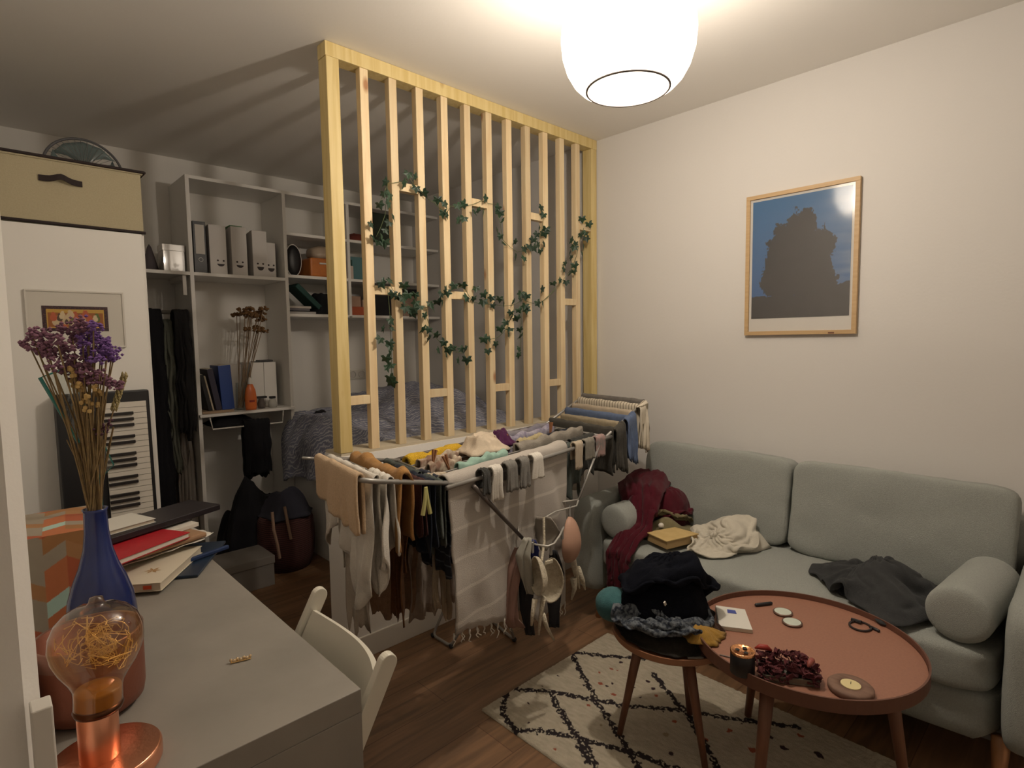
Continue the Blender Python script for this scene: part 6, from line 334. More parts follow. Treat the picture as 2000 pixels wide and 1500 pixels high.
    'floral_blouse': (-21,-15,3,-14,-13,15,-14,-13,15,-16,-13,15,-16,-14,14,-15,-14,14,-14,-12,15,-14,-13,16,-14,-14,16,-15,-14,16,-15,-14,16,-16,-13,16,-15,-12,16,-14,-12,16,-14,-12,15,-14,-13,14,-14,-12,14,-15,-13,14,-15,-13,15,-15,-13,16,-15,-12,16,-15,-12,16,-14,-13,16,-15,-13,17,-15,-14,17,-15,-14,16,-15,-14,17,-14,-14,17,-14,-13,15,-14,-14,16,-15,-14,17,-15,-14,17,-15,-13,17,-14,-13,16,-13,-13,15,-13,-13,14,-14,-13,14,-13,-13,15,-14,-14,16,-14,-14,16,-15,-15,16,-15,-15,15,-14,-15,14,-14,-14,15,-13,-14,16,-13,-14,16,-13,-14,16,-14,-14,15,-14,-14,14,-14,-15,14,-14,-14,14,-14,-14,13,-13,-14,13,-13,-14,15,-13,-14,15,-13,-14,15,-15,-14,14,-15,-14,13,-13,-14,13,-13,-13,13,-15,-14,14,-15,-14,14,-15,-14,13,-13,-14,14,-13,-13,15,-16,-12,13,-16,-12,13,-18,-12,12,-19,-14,11,-20,-14,12,-19,-14,12,-17,-13,12,-16,-13,14,-17,-15,14,-18,-15,13,-18,-15,14,-18,-14,14,-18,-13,15,-17,-13,15,-16,-13,12,-17,-14,12,-18,-14,12,-17,-15,13,-17,-15,14,-17,-13,15,-17,-14,15,-16,-15,13,-15,-15,13,-16,-15,15,-16,-16,15,-15,-17,15,-15,-17,14,-13,-16,12,-13,-16,12,-13,-17,12,-14,-17,13,-14,-17,14,-14,-15,15,-13,-15,15,-13,-15,13,-13,-15,13,-13,-15,13,-12,-14,13,-13,-15,14,-14,-16,15,-13,-15,13,-13,-15,13,-13,-15,14,-12,-15,15,-12,-15,14,-12,-14,14,-13,-14,14,-14,-14,12,-14,-14,11,-14,-14,11,-14,-14,11,-12,-14,11,-12,-14,12,-12,-14,15,-12,-14,15,-14,-14,13,-17,-14,12,-16,-15,11,-16,-14,12,-18,-14,11,-19,-14,11,-19,-13,11,-19,-13,11,-17,-12,12,-17,-13,11,-17,-13,11,-17,-13,10,-18,-13,9,-20,-14,9,-21,-14,9,-20,-13,9,-18,-13,11,-17,-13,12,-18,-15,10,-19,-16,10,-17,-15,11,-18,-15,12,-18,-14,12,-17,-14,10,-18,-15,10,-18,-14,10,-17,-15,10,-17,-17,10,-17,-18,11,-16,-16,9,-16,-18,9,-14,-18,9,-14,-18,9,-15,-17,11,-14,-18,11,-15,-19,11,-14,-19,11,-13,-18,10,-13,-18,10,-13,-18,11,-14,-18,11,-14,-16,13,-13,-16,14,-12,-17,13,-12,-16,13,-12,-15,14,-12,-14,15,-11,-13,16,-10,-13,15,-12,-13,16,-10,-13,15,-10,-14,16,-10,-14,16,-10,-12,16,-10,-12,15,-10,-12,15,-11,-12,13,-13,-13,12,-14,-14,12,-15,-14,10,-16,-13,10,-16,-13,9,-14,-12,10,-13,-13,10,-14,-12,10,-14,-11,10,-16,-12,11,-17,-11,12,-17,-11,13,-16,-13,11,-17,-13,10,-19,-14,11,-18,-14,11,-20,-11,14,-19,-12,13,-18,-12,12,-18,-13,10,-19,-14,10,-19,-15,9,-20,-14,8,-19,-13,7,-20,-14,8,-21,-14,8,-20,-14,8,-18,-14,10,-17,-15,11,-16,-15,12,-17,-15,12,-17,-15,11,-18,-15,13,-18,-16,11,-17,-17,11,-16,-19,13,-16,-18,11,-16,-17,9,-15,-17,9,-15,-18,9,-15,-17,10,-13,-17,11,-12,-17,12,-14,-18,11,-13,-18,11,-12,-17,12,-11,-16,13,-10,-15,13,-10,-15,14,-12,-15,14,-12,-15,12,-12,-16,11,-11,-15,11,-11,-15,12,-11,-14,14,-9,-13,13,-10,-14,13,-11,-14,14,-10,-13,13,-9,-12,11,-10,-12,11,-12,-13,13,-11,-13,14,-10,-13,14,-11,-12,14,-13,-10,14,-13,-10,12,-13,-11,10,-15,-10,11,-16,-9,13,-15,-10,12,-14,-11,11,-14,-10,11,-16,-11,14,-18,-10,15,-19,-10,16,-17,-11,14,-17,-11,13,-17,-11,12,-20,-12,14,-19,-11,15,-19,-11,16,-19,-11,15,-19,-13,13,-19,-14,10,-20,-13,9,-21,-14,11,-19,-14,8,-20,-14,8,-20,-13,7,-21,-13,8,-21,-14,9,-19,-15,10,-16,-15,11,-15,-16,11,-15,-17,11,-14,-19,13,-15,-18,13,-17,-18,12,-17,-18,11,-14,-19,13,-14,-21,12,-14,-20,11,-15,-19,10,-14,-19,12,-13,-19,13,-11,-18,13,-10,-18,13,-12,-17,11,-12,-17,12,-10,-16,14,-10,-16,14,-11,-16,14,-10,-16,14,-11,-17,14,-10,-16,13,-10,-16,12,-10,-16,11,-10,-15,12,-10,-13,10,-9,-12,8,-8,-12,9,-10,-12,10,-11,-12,10,-11,-12,8,-11,-11,8,-12,-12,10,-11,-11,9,-11,-11,10,-12,-11,12,-13,-10,13,-12,-9,12,-13,-9,10,-14,-9,13,-14,-8,14,-14,-9,14,-14,-8,14,-15,-7,13,-16,-8,15,-17,-7,16,-16,-9,14,-16,-11,12,-16,-11,12,-17,-11,15,-19,-10,14,-19,-12,12,-19,-12,11,-20,-12,13,-19,-13,10,-20,-13,8,-21,-14,11,-21,-14,10,-20,-14,6,-20,-13,8,-20,-15,10,-21,-15,10,-20,-15,7,-20,-16,9,-16,-17,11,-15,-18,12,-16,-18,12,-15,-19,10,-16,-20,8,-16,-19,8,-15,-20,9,-12,-20,11,-12,-20,13,-13,-19,12,-12,-19,13,-12,-19,14,-12,-19,13,-11,-20,12,-12,-20,13,-11,-19,11,-10,-19,12,-10,-18,12,-9,-16,9,-9,-16,9,-10,-17,10,-9,-16,10,-9,-14,8,-9,-13,7,-9,-15,8,-8,-14,8,-8,-13,5,-8,-12,5,-9,-13,6,-9,-13,7,-8,-12,7,-9,-11,5,-9,-9,5,-9,-10,5,-9,-8,6,-10,-9,7,-12,-9,10,-11,-9,11,-12,-9,9,-13,-7,9,-13,-6,11,-15,-5,9,-14,-5,10,-15,-8,12,-16,-7,14,-16,-8,15,-17,-8,16,-16,-9,14,-16,-9,13,-18,-10,15,-20,-8,15,-20,-10,13,-19,-13,10,-20,-13,9,-21,-12,11,-20,-13,8,-21,-14,8,-22,-14,10,-22,-14,6,-23,-14,6,-20,-14,8,-19,-16,9,-20,-16,10,-19,-15,7,-20,-17,8,-17,-18,11,-18,-19,11,-16,-19,8,-16,-20,7,-15,-20,10,-14,-20,7,-14,-21,6,-12,-19,10,-13,-18,11,-12,-19,11,-12,-19,10,-11,-19,9,-10,-19,9,-10,-19,9,-10,-20,8,-9,-20,9,-9,-19,8,-7,-17,6,-7,-17,6,-9,-17,5,-9,-17,7,-8,-16,6,-8,-15,4,-7,-15,4,-8,-15,6,-7,-14,5,-7,-12,2,-6,-12,2,-7,-12,3,-7,-12,3,-6,-11,4,-8,-10,3,-7,-10,3,-8,-8,3,-9,-8,5,-10,-8,8,-11,-8,11,-11,-6,11,-12,-6,8,-13,-6,7,-14,-5,10,-15,-5,8,-16,-4,8,-17,-4,9,-16,-6,13,-16,-7,15,-17,-6,15,-17,-7,12,-18,-8,15,-21,-6,14,-20,-10,12,-20,-11,8,-20,-12,7,-21,-12,10,-21,-13,8,-21,-14,7,-21,-14,9,-23,-14,8,-22,-14,5,-24,-15,5,-22,-15,7,-18,-17,9,-19,-16,10,-19,-16,7,-16,-18,10,-17,-19,10,-17,-20,9,-16,-20,6,-15,-19,9,-15,-20,8,-12,-20,4,-12,-20,5,-13,-18,8,-11,-19,8,-11,-19,7,-9,-20,6,-6,-18,6,-6,-18,6,-6,-19,5,-7,-19,5,-7,-20,5,-6,-17,3,-4,-16,2,-4,-17,2,-5,-18,2,-7,-18,4,-6,-17,4,-6,-15,1,-5,-15,1,-6,-15,3,-6,-14,0,-5,-13,-1,-7,-12,2,-7,-12,3,-7,-11,1,-9,-10,4,-8,-9,5,-8,-8,3,-7,-7,3,-10,-7,6,-9,-7,9,-10,-5,9,-11,-3,9,-12,-4,6,-13,-4,9,-14,-4,7,-15,-3,7,-16,-2,6,-17,-3,8,-16,-5,11,-16,-6,13,-17,-6,14,-18,-6,15,-18,-5,12,-19,-7,10,-22,-8,11,-20,-13,7,-22,-13,5,-20,-12,8,-21,-13,8,-22,-14,6,-23,-14,8,-22,-14,4,-24,-15,3,-21,-16,5,-18,-17,8,-18,-17,9,-19,-17,8,-18,-18,10,-18,-18,9,-17,-19,8,-15,-20,4,-15,-21,4,-15,-19,6,-15,-21,6,-11,-19,3,-12,-19,4,-12,-19,6,-8,-19,4,-6,-19,3,-4,-19,3,-4,-18,3,-4,-18,3,-4,-19,2,-6,-17,4,-6,-18,4,-5,-17,2,-4,-17,0,-4,-17,-1,-3,-17,-1,-6,-17,1,-6,-16,2,-5,-15,-1,-5,-15,0,-5,-14,1,-5,-12,-2,-4,-11,-2,-7,-12,1,-6,-11,1,-6,-9,0,-7,-9,3,-7,-7,5,-10,-6,1,-8,-4,2,-8,-5,7,-11,-4,5,-11,-3,8,-13,-2,9,-12,-3,9,-14,-2,9,-15,-3,6,-15,-2,5,-16,-2,7,-18,-4,6,-18,-4,7,-19,-4,8,-18,-5,10,-17,-7,10,-18,-7,11,-20,-7,11,-23,-9,7,-22,-12,4,-22,-13,3,-21,-14,6,-22,-14,6,-23,-15,7,-24,-15,7,-23,-16,2,-23,-17,4,-20,-17,6,-18,-17,9,-19,-17,7,-18,-18,8,-17,-20,5,-17,-19,6,-16,-20,4,-15,-20,2,-16,-20,3,-14,-21,7,-12,-19,4,-12,-19,3,-12,-20,5,-9,-20,3,-4,-19,1,-3,-19,1,-3,-19,1,-3,-18,1,-3,-19,0,-4,-18,2,-5,-18,3,-5,-18,4,-4,-18,3,-3,-17,1,-3,-17,-1,-3,-17,-2,-4,-17,0,-4,-16,-3,-4,-15,-3,-5,-15,0,-3,-13,0,-4,-11,-4,-4,-10,-3,-5,-11,0,-5,-9,1,-6,-9,3,-6,-6,4,-8,-5,0,-8,-4,3,-7,-3,5,-10,-2,3,-11,0,5,-12,-1,8,-13,-1,6,-14,-1,8,-15,-1,8,-15,-1,5,-16,-2,4,-17,-2,3,-18,-2,4,-18,-1,4,-17,-4,7,-18,-5,8,-19,-5,9,-21,-5,9,-24,-6,8,-22,-10,5,-22,-14,1,-23,-14,3,-22,-14,5,-23,-14,6,-23,-15,7,-24,-16,5,-24,-17,1,-23,-18,4,-19,-18,7,-19,-18,8,-20,-19,7,-16,-20,4,-16,-21,3,-16,-20,3,-17,-20,2,-16,-20,4,-12,-20,8,-13,-20,6,-12,-20,5,-11,-20,3,-6,-19,2,-5,-20,1,-3,-19,0,-4,-19,2,-4,-19,3,-3,-18,1,-2,-18,-1,-2,-19,0,-4,-18,2,-4,-17,3,-3,-17,2,-4,-18,1,-3,-16,-3,-3,-16,-3,-3,-16,-4,-4,-15,-3,-3,-14,-3,-3,-13,0,-1,-11,-1,-3,-11,-4,-3,-8,-4,-4,-7,-2,-4,-7,1,-4,-6,3,-7,-5,-1,-6,-3,3,-8,0,2,-10,-1,6,-10,0,4,-11,0,6,-13,1,4,-14,1,5,-14,-1,8,-16,1,8,-17,1,6,-17,0,4,-17,0,2,-18,0,4,-16,-4,6,-18,-3,8,-20,-5,6,-22,-5,5,-22,-6,9,-26,-8,8,-24,-11,3,-24,-14,1,-23,-14,3,-23,-14,6,-23,-15,6,-24,-15,6,-23,-17,2,-24,-18,2,-20,-18,4,-18,-18,7,-19,-18,6,-17,-20,3,-16,-21,1,-16,-20,2,-16,-20,5,-16,-20,5,-13,-20,10,-13,-21,9,-13,-21,6,-8,-19,3,-6,-20,1,-2,-20,-1,-3,-20,-1,-3,-20,1,-4,-19,3,-3,-19,3,-2,-19,3,-2,-18,0,0,-18,0,-3,-17,1,-1,-16,0,-1,-16,-1,-3,-16,0,-2,-16,0,-4,-16,-2,-3,-14,0,-4,-14,-2,-2,-12,-2,-1,-11,1,-1,-9,0,-4,-8,-3,-3,-7,-3,-3,-5,-2,-5,-6,3,-5,-1,3,-5,-2,1,-6,1,2,-9,0,7,-10,1,8,-11,0,5,-12,1,4,-13,2,4,-14,2,5,-15,1,8,-17,1,7,-17,1,6,-17,0,3,-18,0,1,-18,-1,4,-18,-2,7,-21,-4,9,-22,-4,6,-25,-5,7,-27,-6,10,-26,-9,6,-24,-14,2,-24,-14,3,-23,-14,5,-23,-15,5,-23,-16,8,-22,-17,4,-23,-18,2,-23,-19,3,-18,-19,6,-18,-18,6,-18,-19,4,-16,-21,1,-15,-20,4,-16,-20,4,-13,-21,9,-13,-20,11,-14,-21,10,-12,-21,6,-8,-20,2,-3,-19,-1,-3,-20,0,-3,-20,1,-3,-20,1,-1,-19,1,-1,-19,2,-3,-18,4,-2,-18,3,0,-18,1,1,-17,0,-1,-17,0,0,-15,-3,-2,-16,-2,-3,-15,1,-4,-15,2,-3,-14,3,-2,-13,3,-1,-12,2,-1,-8,-1,-2,-9,1,-3,-8,2,-2,-6,3,-4,-6,0,-4,-2,0,-5,-2,5,-4,0,6,-5,1,3,-7,1,8,-9,2,10,-11,2,9,-12,2,5,-13,3,4,-13,3,5,-14,3,7,-16,2,10,-18,2,9,-18,3,6,-18,1,3,-19,1,3,-21,1,6,-21,-2,11,-25,-4,11,-25,-4,10,-27,-5,11,-26,-9,6,-23,-14,3,-24,-14,4,-23,-14,7,-23,-14,7,-23,-14,8,-23,-18,10,-23,-19,7,-23,-20,3,-19,-19,6,-19,-18,7,-17,-19,5,-16,-20,2,-16,-20,4,-16,-20,6,-13,-20,11,-12,-21,10,-14,-22,9,-9,-20,4,-4,-19,0,-5,-19,1,-2,-19,5,-1,-20,5,-1,-20,5,-1,-20,5,-2,-20,4,-1,-19,3,-3,-18,4,-1,-18,3,1,-17,1,0,-17,-1,-1,-17,0,1,-16,-2,1,-15,-1,-2,-15,1,-2,-15,3,-2,-14,4,0,-13,4,-1,-9,0,0,-7,0,-2,-9,2,-2,-6,2,-2,-4,6,-3,-3,2,-3,1,3,-4,1,7,-4,2,8,-7,4,6,-9,2,10,-10,3,11,-12,4,9,-12,3,6,-12,4,5,-14,3,8,-16,3,11,-18,2,8,-18,3,10,-19,2,7,-19,1,4,-20,2,8,-24,0,11,-26,-4,16,-27,-4,16,-26,-6,12,-25,-12,9,-23,-14,5,-24,-14,6,-24,-13,8,-22,-14,12,-22,-15,14,-22,-17,15,-22,-18,12,-20,-20,6,-21,-20,6,-19,-18,9,-18,-19,6,-17,-19,4,-15,-19,8,-14,-19,10,-14,-20,13,-14,-23,15,-13,-21,9,-5,-20,4,-6,-19,1,-4,-19,5,-2,-19,7,-2,-19,7,-2,-19,7,-2,-19,6,-1,-19,5,0,-19,4,-2,-17,5,-1,-18,4,0,-17,4,-1,-17,2,-1,-17,0,-1,-17,0,0,-16,1,0,-16,1,-2,-16,4,0,-15,5,1,-14,5,3,-9,4,2,-8,0,2,-7,1,0,-8,4,-1,-6,7,-1,-1,9,-3,0,5,-2,3,6,-2,4,9,-6,5,7,-8,2,11,-11,4,10,-12,4,12,-11,4,11,-11,3,8,-13,5,9,-15,4,12,-18,2,9,-18,2,10,-19,2,11,-20,2,10,-23,0,15,-24,1,15,-26,-3,20,-26,-3,19,-23,-9,14,-23,-10,11,-24,-12,10,-24,-12,8,-23,-14,13,-21,-13,17,-20,-14,20,-21,-16,21,-20,-16,17,-19,-17,12,-19,-19,12,-17,-19,9,-17,-18,8,-17,-18,10,-16,-17,10,-15,-20,9,-15,-23,13,-15,-22,16,-8,-20,10,-6,-19,4,-7,-19,5,-3,-20,4,-2,-19,8,0,-19,7,2,-18,7,1,-18,6,2,-18,5,1,-18,4,1,-17,4,3,-16,5,5,-15,5,3,-15,2,4,-14,2,4,-14,1,5,-13,2,5,-12,4,3,-11,6,3,-11,5,5,-11,6,3,-11,8,4,-9,7,4,-8,4,3,-3,4,2,-3,7,0,-3,12,0,1,12,1,2,10,0,5,9,-3,6,7,-6,3,12,-10,5,14,-11,6,12,-10,3,14,-10,3,14,-14,5,15,-14,6,14,-18,5,14,-19,2,10,-21,2,10,-19,0,14,-22,0,18,-24,-1,22,-25,-2,25,-24,-2,23,-24,-5,17,-22,-8,12,-23,-10,12,-22,-13,16,-22,-12,17,-22,-11,20,-20,-12,25,-20,-13,26,-20,-14,26,-20,-17,22,-18,-16,17,-17,-17,14,-18,-16,15,-16,-16,12,-16,-16,10,-14,-18,15,-14,-21,18,-14,-22,16,-7,-19,9,-9,-20,7,-6,-20,4,-4,-21,6,-3,-19,10,-1,-19,10,1,-19,11,1,-18,8,2,-18,6,3,-17,5,4,-17,5,3,-16,7,4,-16,7,4,-14,3,4,-14,2,3,-14,2,5,-14,3,6,-13,4,5,-12,8,3,-12,11,3,-11,9,5,-10,8,6,-10,9,4,-6,5,3,-5,8,1,-5,12,1,-2,12,2,0,12,2,4,9,1,6,8,0,8,8,-4,4,13,-8,5,16,-9,6,13,-8,7,15,-11,9,15,-12,5,21,-15,6,22,-17,5,21,-17,3,16,-19,2,13,-22,1,13,-26,2,18,-25,0,22,-24,-2,26,-24,-4,21,-23,-4,18,-22,-7,13,-22,-10,16,-22,-12,18,-22,-13,21,-21,-11,22,-22,-13,24,-20,-12,27,-20,-13,27,-21,-16,26,-20,-19,23,-18,-17,19,-16,-16,15,-16,-15,14,-16,-15,12,-13,-18,18,-15,-21,19,-14,-22,15,-6,-20,8,-7,-21,4,-6,-22,2,-4,-21,7,-3,-21,11,-2,-20,12,1,-19,11,3,-19,12,3,-19,10,3,-18,7,4,-17,7,6,-17,7,4,-17,9,6,-15,7,5,-15,5,3,-16,4,5,-15,4,6,-14,5,7,-13,8,4,-12,12,6,-10,13,4,-9,10,5,-8,8,5,-6,5,2,-5,10,2,-4,12,3,-2,13,3,1,12,4,5,9,3,7,9,1,9,7,-3,6,13,-6,6,18,-8,7,14,-9,11,13,-11,12,14,-11,7,20,-14,7,24,-17,7,24,-18,5,20,-19,3,16,-23,3,14,-28,4,16,-26,2,21,-24,-2,26,-24,-5,20,-23,-5,16,-22,-6,13,-23,-9,16,-24,-12,16,-21,-13,21,-21,-13,25,-21,-14,26,-20,-13,24,-21,-15,24,-21,-16,24,-22,-19,24,-21,-19,20,-17,-16,16,-16,-15,12,-16,-16,13,-15,-19,19,-16,-23,21,-12,-22,14,-6,-20,6,-7,-21,3,-7,-22,2,-4,-23,5,-3,-21,10,-1,-21,10,0,-20,10,2,-20,12,3,-19,10,3,-19,9,4,-19,8,6,-17,6,5,-17,7,7,-15,9,8,-14,7,8,-14,6,5,-15,6,6,-13,8,7,-14,7,7,-13,10,8,-10,15,6,-10,12,4,-9,7,5,-7,5,5,-4,7,4,-3,10,5,1,11,5,2,12,5,6,10,3,8,6,2,9,7,-1,9,12,-6,7,18,-7,8,16,-9,12,13,-10,14,13,-11,9,20,-14,9,24,-18,7,22,-18,7,20,-22,6,19,-24,5,16,-28,6,16,-26,-1,22,-24,-3,25,-27,-3,23,-24,-5,19,-23,-5,14,-24,-8,15,-25,-11,16,-25,-13,19,-22,-13,24,-21,-14,27,-21,-13,26,-21,-15,24,-21,-16,23,-20,-20,22,-21,-19,21,-20,-18,18,-16,-15,13,-16,-16,15,-17,-21,17,-18,-23,22,-14,-26,15,-7,-20,6,-8,-22,3,-7,-22,4,-2,-22,7,-3,-21,7,2,-21,7,1,-20,7,5,-19,9,4,-18,7,5,-18,6,6,-18,6,6,-18,5,9,-17,5,7,-16,9,8,-15,8,11,-12,8,9,-13,8,6,-14,6,7,-12,10,7,-12,14,8,-10,17,10,-7,14,8,-6,9,6,-7,6,6,-3,5,5,1,7,6,2,9,6,2,11,6,7,12,5,8,8,3,10,7,-1,8,13,-4,8,19,-7,9,15,-7,14,14,-10,16,12,-11,12,19,-14,11,23,-19,7,19,-20,6,18,-22,7,17,-24,7,17,-28,7,15,-26,-1,20,-24,-2,24,-28,-3,25,-27,-4,23,-24,-5,16,-24,-9,18,-25,-11,19,-26,-13,17,-25,-14,21,-22,-14,25,-22,-16,29,-22,-17,27,-22,-18,26,-22,-20,24,-19,-20,19,-19,-18,19,-16,-15,16,-14,-19,18,-18,-21,19,-18,-24,20,-16,-29,14,-8,-21,6,-8,-22,5,-6,-23,6,0,-24,10,-2,-22,10,1,-21,6,4,-20,4,9,-17,7,8,-17,5,8,-17,4,10,-17,4,9,-17,2,10,-17,2,8,-16,7,9,-16,8,11,-14,10,12,-13,11,7,-14,9,9,-13,9,7,-12,13,8,-11,16,11,-8,13,11,-4,12,8,-6,9,8,-4,6,7,3,4,7,3,6,8,7,8,8,7,11,5,10,11,5,10,8,0,8,15,-3,8,20,-6,9,14,-9,15,11,-10,16,11,-10,15,17,-14,13,22,-19,7,17,-23,6,15,-25,6,14,-27,7,14,-28,8,14,-31,2,19,-27,-1,21,-28,-3,27,-33,-5,25,-24,-4,18,-25,-8,19,-26,-12,21,-27,-14,20,-28,-15,19,-25,-15,23,-22,-15,29,-23,-17,29,-23,-19,28,-23,-20,25,-18,-20,19,-17,-20,16,-16,-17,18,-15,-21,21,-18,-24,23,-16,-26,17,-17,-30,15,-8,-21,7,-9,-23,6,-6,-24,8,1,-24,13,1,-24,13,1,-23,7,4,-22,4,10,-16,5,12,-16,4,12,-16,2,13,-16,1,14,-16,1,15,-15,3,11,-16,4,11,-15,5,10,-13,11,11,-14,11,11,-14,12,9,-14,8,10,-12,11,9,-11,15,11,-6,10,11,-4,14,10,0,11,10,-1,9,7,3,3,9,6,4,8,7,9,8,12,7,6,10,13,6,10,9,2,11,14,-2,9,21,-6,10,14,-9,16,9,-10,15,11,-13,13,18,-14,14,21,-20,11,18,-23,6,13,-25,7,13,-27,7,13),
